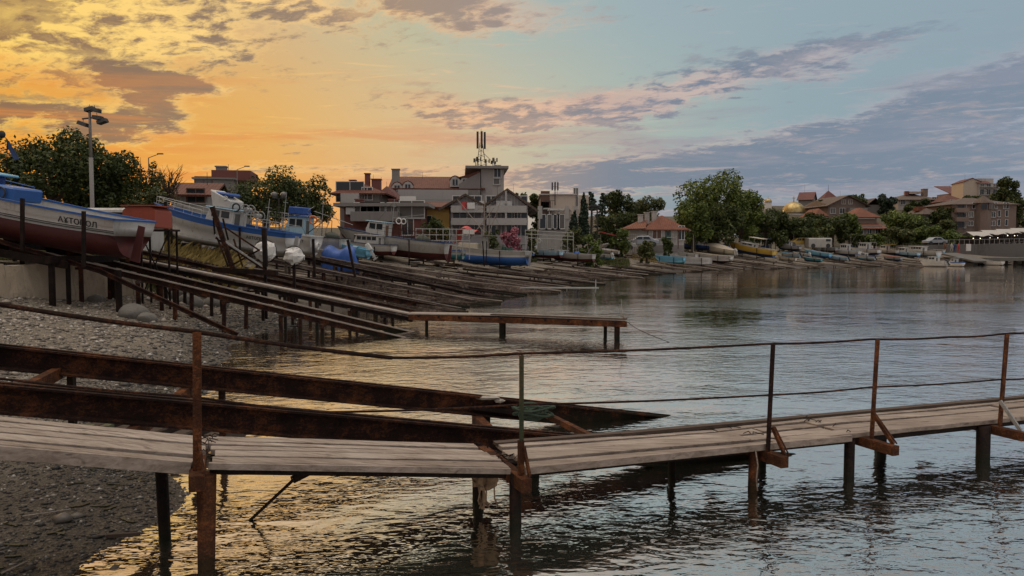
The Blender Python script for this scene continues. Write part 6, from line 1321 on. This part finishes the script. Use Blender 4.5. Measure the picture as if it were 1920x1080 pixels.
tree(1094, 366, 456, 22, 82, 'tall dark cypress in front of the modern building', leaf_blue, 'cypress', n=3000, seed=21, shape='cypress')
tree(1076, 398, 456, 18, 80, 'shorter dark cypress left of the tall one', leaf_blue, 'cypress', n=1800, seed=22, shape='cypress')
tree(1072, 415, 458, 42, 78, 'rounded green bush wrapped round the short cypress', leaf_olive, 'bush', n=1300, seed=23, cat='bush', low=0)
tree(1108, 362, 400, 26, 100, 'small spiky conifer top right of the modern building', leaf_blue, 'conifer', n=900, seed=24, shape='pine')
tree(1130, 366, 440, 34, 112, 'thin conifer with layered boughs beside the lattice mast', leaf_blue, 'conifer', n=1300, seed=25, shape='pine')
tree(1160, 355, 450, 66, 116, 'dark tree with pointed top left of the boathouse', leaf_dark, n=3600, seed=26)
tree(1212, 372, 450, 76, 118, 'yellow-green tree behind the boathouse roof', leaf_olive, n=3600, seed=27)
tree(1155, 388, 458, 80, 108, 'wide dark bush mass left of the boathouse', leaf_dark, n=3600, seed=28, low=0)
tree(1160, 428, 462, 42, 92, 'green bush behind the parked white car', leaf_mid, 'bush', n=1200, seed=29, cat='bush', low=0)
tree(1110, 440, 478, 40, 76, 'dark green bush above the white dinghies', leaf_mid, 'bush', n=1300, seed=30, cat='bush', low=0)
tree(1333, 327, 455, 128, 112, 'tallest broad green tree right of the boathouse', leaf_mid, n=8200, blobs=17, seed=31, lf=1.15)
tree(1300, 372, 456, 66, 106, 'green lower tree touching the boathouse roof', leaf_mid, n=4200, blobs=10, seed=32, low=0)
tree(1388, 352, 455, 80, 114, 'green tree on the right shoulder of the tallest tree', leaf_mid, n=6000, blobs=12, seed=33, low=0)
tree(1345, 385, 456, 100, 108, 'dark lower foliage below the tallest tree', leaf_dark, 'broadleaf_tree', n=5000, seed=34, low=0)
tree(1436, 386, 455, 76, 120, 'dark green tree below the small golden dome', leaf_dark, n=5000, seed=35, low=0)
tree(1488, 411, 455, 80, 122, 'dark green spreading tree below the large golden dome', leaf_dark, n=4500, seed=36, low=.15)
for i, (px, t, b_, w, D, lb, mt) in enumerate(((1532, 378, 405, 32, 188, 'dark round tree left of the grey villa', leaf_dark), (1560, 398, 452, 66, 140, 'dark tree in front of the grey villa', leaf_dark), (1592, 402, 448, 50, 142, 'mid green tree before the villa balconies', leaf_mid),
     (1528, 402, 440, 44, 150, 'dark tree just right of the golden dome', leaf_dark), (1608, 362, 410, 36, 192, 'tree with airy top behind the villa', leaf_dark), (1662, 366, 402, 34, 186, 'blue-green tree between villa and round hill trees', leaf_blue), (1706, 378, 400, 24, 180, 'dark tree before the left end of the pale hip villa', leaf_dark),
     (1727, 375, 402, 34, 180, 'dark tree covering the middle of the pale hip villa', leaf_dark), (1690, 396, 440, 78, 158, 'broad domed green tree in the middle of the right hillside', leaf_mid), (1770, 385, 435, 46, 166, 'dark tree left of the brown apartments', leaf_dark), (1738, 424, 462, 56, 150, 'green tree above the long white cabin boat', leaf_mid),
     (1682, 425, 462, 60, 148, 'olive tree right of the orange tiered roofs', leaf_olive), (1716, 412, 450, 66, 154, 'dark tree below the domed hillside tree', leaf_dark), (1790, 430, 462, 56, 146, 'green tree at the left end of the restaurant awnings', leaf_mid), (1773, 414, 440, 36, 160, 'small green tree at the foot of the brown apartments', leaf_olive),
     (1888, 336, 392, 56, 186, 'big dark tree behind the brown apartments at the hilltop', leaf_dark), (1905, 360, 430, 40, 172, 'dark tree running down the right end of the brown apartments', leaf_dark), (1925, 372, 440, 40, 180, 'dark tree at the right picture edge', leaf_dark), (1822, 368, 384, 34, 192, 'low green tree under the cream block', leaf_dark),
     (1640, 440, 460, 40, 136, 'small green bush right behind the trawlers', leaf_mid), (1605, 440, 462, 30, 132, 'dark bush between trawler masts', leaf_dark), (1250, 442, 466, 20, 94, 'dark bush beside the boathouse door', leaf_dark), (1212, 452, 474, 30, 88, 'yellow-green weed clump on the boathouse lawn', leaf_olive),
     (1538, 436, 458, 30, 136, 'low olive bush at the foot of the hillside', leaf_olive), (1755, 446, 466, 26, 140, 'pale flowering shrub beside the parked silver car', leaf_dry))):
    big = w > 40; tree(px, t, b_, w, D, lb, mt, 'broadleaf_tree' if w > 32 or D > 150 else 'bush', n=3400 if big else 1700, seed=60 + i, low=0, cat='tree' if w > 32 or D > 150 else 'bush', lf=1.0)
# dry grass
def grass(px0, px1, py, D0, D1, n, hh, mt, label, seed, name='dry_grass'):
    rg = np.random.default_rng(seed); Y = rg.uniform(D0, D1, n); X = (rg.uniform(px0, px1, n) - 960) / F * Y; Z = gz(X, Y); H_ = hh * rg.uniform(.5, 1.2, n); a = rg.uniform(0, 6.28, n); w = .012 * D0 / 28
    dx, dy = np.cos(a) * w, np.sin(a) * w; lx, ly = rg.normal(0, .12, n) * H_ * 2, rg.normal(0, .12, n) * H_ * 2
    V = np.stack([np.stack([X - dx, Y - dy, Z], -1), np.stack([X + dx, Y + dy, Z], -1), np.stack([X + lx + dx * .6, Y + ly, Z + H_ * .75], -1), np.stack([X + lx * 1.8 - dx * .3, Y + ly * 1.8, Z + H_], -1)], 1).reshape(-1, 3)
    o = np_mesh(name, V, np.arange(n * 4).reshape(n, 4), mt); return tag(o, label, 'grass', kind='stuff')
grass(285, 415, 470, 27.5, 34, 9000, 1.1, straw, 'tall dry yellow grass under the blue banded boat', 1)
grass(0, 300, 470, 26, 34, 5000, .6, leaf_olive, 'green weeds growing behind the concrete wall', 2, 'weeds')
grass(1185, 1300, 470, 91, 99, 2600, .22, straw, 'mown lawn with weeds before the boathouse', 3, 'lawn_grass')
grass(1090, 1180, 480, 79, 88, 2200, .35, leaf_olive, 'rough weeds above the rails below the parked car', 4, 'weeds')

# ------------------------------------------------------------------ yard objects
p = at(174, 420, 30); lp = thing('floodlight_mast', 'tall grey mast with a cluster of dark floodlights behind the red-bottomed boat', 'floodlight mast', (p.x, p.y, g(p.x, p.y))); zt = at(172, 199, 30).z
m = MB(); m.tube((p.x, p.y, g(p.x, p.y) - .3), (p.x, p.y, p.z + 2.6), .075, .075, 12); m.tube((p.x, p.y, p.z + 2.6), (p.x, p.y, zt), .06, .045, 12); bring(m, lp, 'pole', wall_g, smooth_=True)
zc = at(172, 222, 30).z; m = MB(); m.bar((p.x - .3, p.y, zc - .02), (p.x + .45, p.y, zc + .06), .05, .05); m.bar((p.x - .1, p.y, zc + .3), (p.x + .3, p.y, zc + .32), .05, .05); bring(m, lp, 'bracket', iron)
for dx, dzz, t in ((-.28, -.22, .3), (.48, -.12, -.3), (.22, .32, .2), (.0, .35, -.2), (.3, .02, .1)):
    m = MB(); m.prof((p.x + dx - .16, p.y, zc + dzz + t * .2), (p.x + dx + .18, p.y, zc + dzz - t * .2), [(-.16, -.07), (.16, -.07), (.12, .08), (-.12, .08)]); m.bar((p.x + dx, p.y, zc + dzz), (p.x + dx * .9, p.y, zc + dzz + .2), .02, .02, up=(0, 1, 0)); bring(m, lp, 'floodlight', iron, bevel=.01)
def street_lamp(px, pt_, pb, D, lb, arm=1, globes=False):
    p = at(px, pb, D); t = at(px, pt_, D).z; zb = min(p.z, g(p.x, p.y)); o = thing('street_lamp', lb, 'street lamp', (p.x, p.y, zb)); m = MB(); m.tube((p.x, p.y, zb), (p.x, p.y, t), .045, .03, 8); bring(m, o, 'pole', wall_g if not globes else iron)
    if globes:
        m = MB(); m.bar((p.x - .3, p.y, t), (p.x + .3, p.y, t), .04, .04); bring(m, o, 'arm', iron)
        for s_ in (-.28, .28): m = MB(); m.ball((p.x + s_, p.y, t + .2), .2, .2, .2, 12, 8); bring(m, o, 'globe', glass_l, smooth_=True)
    else:
        m = MB(); m.bar((p.x, p.y, t), (p.x + .55 * arm, p.y, t + .2), .03, .03); m.box((p.x + .68 * arm, p.y, t + .23), (.32, .12, .06)); bring(m, o, 'lamp_arm', iron)
street_lamp(281, 296, 400, 44, 'thin street lamp in the airy tree right of the floodlight mast'); street_lamp(446, 318, 400, 52, 'curved street lamp beside the grey house chimney')
street_lamp(524, 372, 440, 46, 'double globe lamp in front of the round dark tree', globes=True)
street_lamp(1300, 440, 470, 96, 'slim grey lamp pole right of the boathouse', arm=-1)
# lattice mast
p = at(1114, 455, 96); o = thing('lattice_mast', 'dark lattice steel mast left of the conifers', 'mast', (p.x, p.y, g(p.x, p.y))); zt = at(1114, 388, 96).z; m = MB()
for dx, dy in ((-.5, -.5), (.5, -.5), (.5, .5), (-.5, .5)): m.bar((p.x + dx, p.y + dy, g(p.x, p.y)), (p.x + dx * .7, p.y + dy * .7, zt), .09, .09, up=(0, 1, 0))
zb = g(p.x, p.y); N = 8
for k in range(N): a, b_ = zb + (zt - zb) * k / N, zb + (zt - zb) * (k + 1) / N; m.bar((p.x - .45, p.y - .45, a), (p.x + .45, p.y - .45, b_), .05, .05); m.bar((p.x + .45, p.y - .45, a), (p.x - .45, p.y - .45, b_), .05, .05); m.bar((p.x - .45, p.y - .45, a), (p.x + .45, p.y - .45, a), .06, .06)
bring(m, o, 'lattice', iron); m = MB(); m.box((p.x, p.y, zt + .1), (1.3, 1.3, .15)); bring(m, o, 'platform', iron)
# red steel box and the table beside it
p = at(275, 428, 24.5); o = thing('fuel_container', 'rusty red steel container with sloped roof behind the stern of the red-bottomed boat', 'container', p); m = MB(); P = [(-.52, 0), (.52, 0), (.52, .55), (.38, .66), (-.38, .66), (-.52, .55)]; n = 6
m.add([(x, -.5, z) for x, z in P] + [(x, .7, z) for x, z in P], [tuple(range(n)), tuple(range(n, 2 * n))[::-1]] + [(i, i + n, (i + 1) % n + n, (i + 1) % n) for i in range(n)]); m.build('body', paint('rusty_red_paint', (.30, .055, .025), .6, .5, (.12, .04, .02), 2), o, bevel=.02)
m = MB(); m.box((0, .1, .70), (1.12, 1.3, .04)); m.build('lid', paint('rusty_red_paint', (.3, .05, .02)), o)
p = at(298, 432, 23.5); o = thing('steel_table', 'small steel work table on braced legs behind the boat stern', 'table', p); m = MB(); m.box((0, 0, 0), (1.0, .7, .06)); m.build('top', rust_d, o); hh = p.z - g(p.x, p.y) + .2
for dx in (-.42, .42):
    for dy in (-.28, .28): m = MB(); m.bar((dx, dy, -hh), (dx, dy, -.03), .05, .05, up=(0, 1, 0)); m.build('leg', rust_d, o)
m = MB(); m.bar((-.42, -.3, -hh * .8), (.42, -.3, -.1), .03, .03); m.bar((.42, -.3, -hh * .8), (-.42, -.3, -.1), .03, .03); m.build('brace', rust_d, o)
# white van behind the boat
p = at(200, 432, 30); o = thing('parked_van', 'white van whose roof and windows show above the red-bottomed boat', 'van', p); m = MB(); m.prof((-1.9, 0, -.9), (1.9, 0, -.9), [(-.85, 0), (.85, 0), (.85, .9), (.7, 1.75), (-.7, 1.75), (-.85, .9)]); m.build('body', white, o, bevel=.08)
m = MB(); m.box((0, -.79, .45), (3.0, .06, .45)); m.build('side_window', glass, o)
# trestle of steel posts holding the blue banded boat
tr_ = thing('steel_trestle', 'leaning rusty steel trestle with crossed braces before the blue banded boat', 'trestle', at(430, 500, 25))
def tb(a, b_, w, mt=rust_d, nm='brace'): m = MB(); m.bar(at(*a), at(*b_), w, w * .8, up=(0, 1, 0)); bring(m, tr_, nm, mt)
tb((437, 505, 25), (398, 388, 25), .14, rust, 'upright'); tb((498, 500, 24.8), (495, 428, 24.8), .14, rust_d, 'upright'); tb((400, 408, 25.2), (403, 440, 25.2), .05); tb((418, 410, 25.2), (428, 450, 25.2), .05)
for a, b_ in (((405, 440, 25), (428, 500, 25)), ((430, 500, 25), (487, 468, 24.9)), ((403, 440, 25), (490, 498, 24.9)), ((420, 425, 25), (487, 470, 24.9)), ((438, 448, 25), (455, 500, 25)), ((404, 446, 25.4), (495, 505, 25.2))): tb(a, b_, .05, steel_grey if a[0] == 403 else rust)
tb((400, 505, 25.2), (520, 512, 24.6), .16, rust_d, 'foot_beam')
for i, (px, t, b_, D) in enumerate(((587, 448, 520, 29), (652, 450, 520, 29), (310, 378, 440, 29), (905, 452, 500, 56))):
    m = MB(); m.bar(at(px + (14 if i == 1 else 3), b_, D), at(px, t, D), .09, .09, up=(0, 1, 0)); tag(m.build('steel_pole', rust_d), ['thin dark steel pole right of the wrapped bundles', 'leaning dark steel pole before the blue tarpaulin', 'dark steel pole at the bow of the blue banded boat', 'dark steel pole against the big blue-bottomed boat'][i], 'pole')
for i, (px, py, D, r, lb) in enumerate(((497, 471, 25.5, .40, 'crumpled white wrapped bundle behind the trestle upright'), (551, 480, 26.5, .36, 'round white wrapped bundle perched on a rail end'))):
    m = MB(); m.ball((0, 0, 0), r * .95, r * .7, r * .8, 13, 8, .2, i); o = m.build('wrapped_bundle', tarp_w, smooth_=False); o.location = at(px, py, D); tag(o, lb, 'bundle', 'white wrapped bundles'); 
    m = MB(); m.torus((0, 0, 0), r * .98, .012, 'y', 18, 4); q = m.build('binding', rust_d, o)
    pp = at(px, py, D); m = MB(); m.bar((pp.x, pp.y, g(pp.x, pp.y) - .2), (pp.x, pp.y, pp.z - r * .5), .09, .09, up=(0, 1, 0)); tag(m.build('prop_post', rust_d), 'short steel post under the ' + lb, 'post')
# white railings in the yard
def fence(px0, px1, py, D0, D1, h_, lb, mt, rails=3, n=9, name='railing_fence'):
    a, b_ = at(px0, py[0], D0), at(px1, py[1], D1); o = thing(name, lb, 'fence', a); m = MB()
    for k in range(rails): z = Vector((0, 0, h_ * (k + 1) / rails)); m.bar(a + z, b_ + z, .05, .06)
    bring(m, o, 'rails', mt)
    for i in range(n): q = a.lerp(b_, i / (n - 1)); m = MB(); m.bar(q + Vector((0, 0, -1)), q + Vector((0, 0, h_ + .05)), .06, .06, up=(0, 1, 0)); bring(m, o, 'post', mt)
fence(505, 600, (424, 434), 52, 53, 1.0, 'white tubular yard railing behind the blue banded boat', white_d)
fence(780, 880, (462, 462), 56, 58, 1.3, 'pale pipe railing below the ochre wall', white_d); fence(985, 1075, (452, 456), 70, 74, 1.0, 'pale pipe railing behind the gantry boat', white_d); fence(1172, 1210, (462, 462), 92, 96, 1.5, 'grey plank fence left of the boathouse', wall_g, 4, 12)
# cars
def car(px, py, D, col_m, lb, yaw=0, s=1.0):
    p = at(px, py, D); o = thing('parked_car', lb, 'car', p, (0, 0, R(yaw))); P = [(-2.05, .3), (-1.95, .75), (-1.25, .88), (-.6, 1.35), (.7, 1.38), (1.35, .95), (2.0, .85), (2.1, .35)]; n = len(P); m = MB()
    m.add([(x * s, -.8, z) for x, z in P] + [(x * s, .8, z) for x, z in P], [tuple(range(n)), tuple(range(n, 2 * n))[::-1]] + [(i, i + n, (i + 1) % n + n, (i + 1) % n) for i in range(n)]); m.build('body', col_m, o, bevel=.06)
    for x0, x1 in ((-.95, -.1), (0, .95)): m = MB(); m.add([(x0, -.815, .92), (x1, -.815, .92), (x1 - (.3 if x1 > .5 else 0), -.815, 1.27), (x0 + (.35 if x0 < -.5 else 0), -.815, 1.27)], [(0, 1, 2, 3)]); m.build('window', glass, o)
    for x in (-1.3, 1.3):
        for y in (-.78, .78): m = MB(); m.tube((x, y - .1, .32), (x, y + .1, .32), .32, .32, 14); m.build('wheel', black, o)
car(1160, 469, 94, white_d, 'white car parked beside the boathouse fence'); car(1204, 463, 95, paint('silver_car_paint', (.3, .31, .33), .3, .1, metal=.4), 'silver car half hidden by the boathouse corner'); car(1752, 459, 138, paint('silver_car_paint', (.3, .31, .33)), 'silver car parked below the hillside trees', 8); car(1500, 462, 120, yellow, 'yellow van-like car under the trees right of the canopy shed', 0, 1)
p = at(1535, 462, 118); o = thing('parked_van', 'white box van behind the bright blue boat in the far yard', 'van', p); m = MB(); m.prof((-1.9, 0, -.2), (1.7, 0, -.2), [(-.9, 0), (.9, 0), (.9, 1.3), (.8, 1.5), (-.8, 1.5), (-.9, 1.3)]); m.build('body', white_d, o, bevel=.08); m = MB(); m.box((1.1, -.92, .95), (.7, .04, .35)); m.build('side_window', glass, o)
for x in (-1.2, 1.1): m = MB(); m.tube((x, -.92, .1), (x, -.7, .1), .34, .34, 12); m.build('wheel', black, o)
# small red canopy near the bushes
p = at(1137, 448, 92); o = thing('kiosk', 'small red roofed shelter on grey posts among the bushes', 'shelter', p); m = MB(); m.add([(-.9, -.8, .9), (1.2, -.8, .4), (1.2, .8, .4), (-.9, .8, .9)], [(0, 1, 2, 3)]); q = m.build('roof', red_m, o); q.modifiers.new('s', 'SOLIDIFY').thickness = .06
for x in (-.7, 1.0): m = MB(); m.bar((x, 0, -1.8), (x, 0, .5), .08, .08, up=(0, 1, 0)); m.build('post', wall_g, o)
# people on the far promenade
def person(px, py, D, lb, shirt, legs, pose=0, seed=0):
    p = at(px, py, D); h_ = 1.7; S = [((0, 0, .92), .14), ((0, 0, 1.15), .13), ((0, 0, 1.4), .16), ((0, 0, 1.5), .06), ((0, 0, 1.6), .10), ((0, .0, 1.7), .08),
        ((.09, 0, .85), .09), ((.12, -.1 * pose, .48), .06), ((.13, .1 * pose, .06), .045), ((-.09, 0, .85), .09), ((-.12, .14 * pose, .48), .06), ((-.13, .2 * pose, .06), .045), ((.2, 0, 1.4), .055), ((.27, -.08, 1.13), .045), ((.25, -.2, .92), .035), ((-.2, 0, 1.4), .055), ((-.27, -.05, 1.13), .045), ((-.26, -.16, .9), .035)]
    E_ = [(0, 1), (1, 2), (2, 3), (3, 4), (4, 5), (0, 6), (6, 7), (7, 8), (0, 9), (9, 10), (10, 11), (2, 12), (12, 13), (13, 14), (2, 15), (15, 16), (16, 17)]
    me = bpy.data.meshes.new('person'); me.from_pydata([s_[0] for s_ in S], E_, []); o = bpy.data.objects.new('person', me); C.objects.link(o); md = o.modifiers.new('skin', 'SKIN'); 
    for i, s_ in enumerate(S): me.skin_vertices[0].data[i].radius = (s_[1], s_[1]) if me.skin_vertices else (.1, .1)
    o.modifiers.new('sub', 'SUBSURF').levels = 1; me.materials.append(shirt); o.location = (p.x, p.y, p.z); o.rotation_euler = (0, 0, seed); tag(o, lb, 'person', 'people on the promenade'); return o

for a_ in ((1784, 474, 131, 'person in a pale shirt standing on the quay left of the notice board', white_d, None, 1, .4), (1790, 474, 131.5, 'person in dark clothes beside the pale-shirted one on the quay', navy, None, .5, 2.0), (1797, 475, 130, 'person in a red top nearest the notice board on the quay', red_m, None, -1, 1.2), (1772, 473, 132, 'person in brown clothes walking on the quay under the parked silver car', brownw, None, 1, 0)): person(*a_)

a = at(8, 400, 25); b_ = at(14, 262, 25); fp = thing('flagpole', 'thin pole with a limp dark pennant and round lamp at the left picture edge', 'flagpole', a); m = MB(); m.tube(a - Vector((0, 0, .5)), b_, .025, .015, 6); bring(m, fp, 'pole', rust_d)
m = MB(); m.add([b_, b_ + Vector((.05, 0, -.05)), b_ + Vector((.34, .05, -.62)), b_ + Vector((.20, 0, -.66)), b_ + Vector((.02, 0, -.3))], [(0, 1, 2, 3, 4)]); o = bring(m, fp, 'pennant', navy); o.modifiers.new('s', 'SOLIDIFY').thickness = .01
m = MB(); q = at(3, 252, 25); m.ball(q, .13, .08, .13, 10, 6); bring(m, fp, 'lamp', black, smooth_=True); m = MB(); m.bar(q, b_, .02, .02); bring(m, fp, 'arm', rust_d)
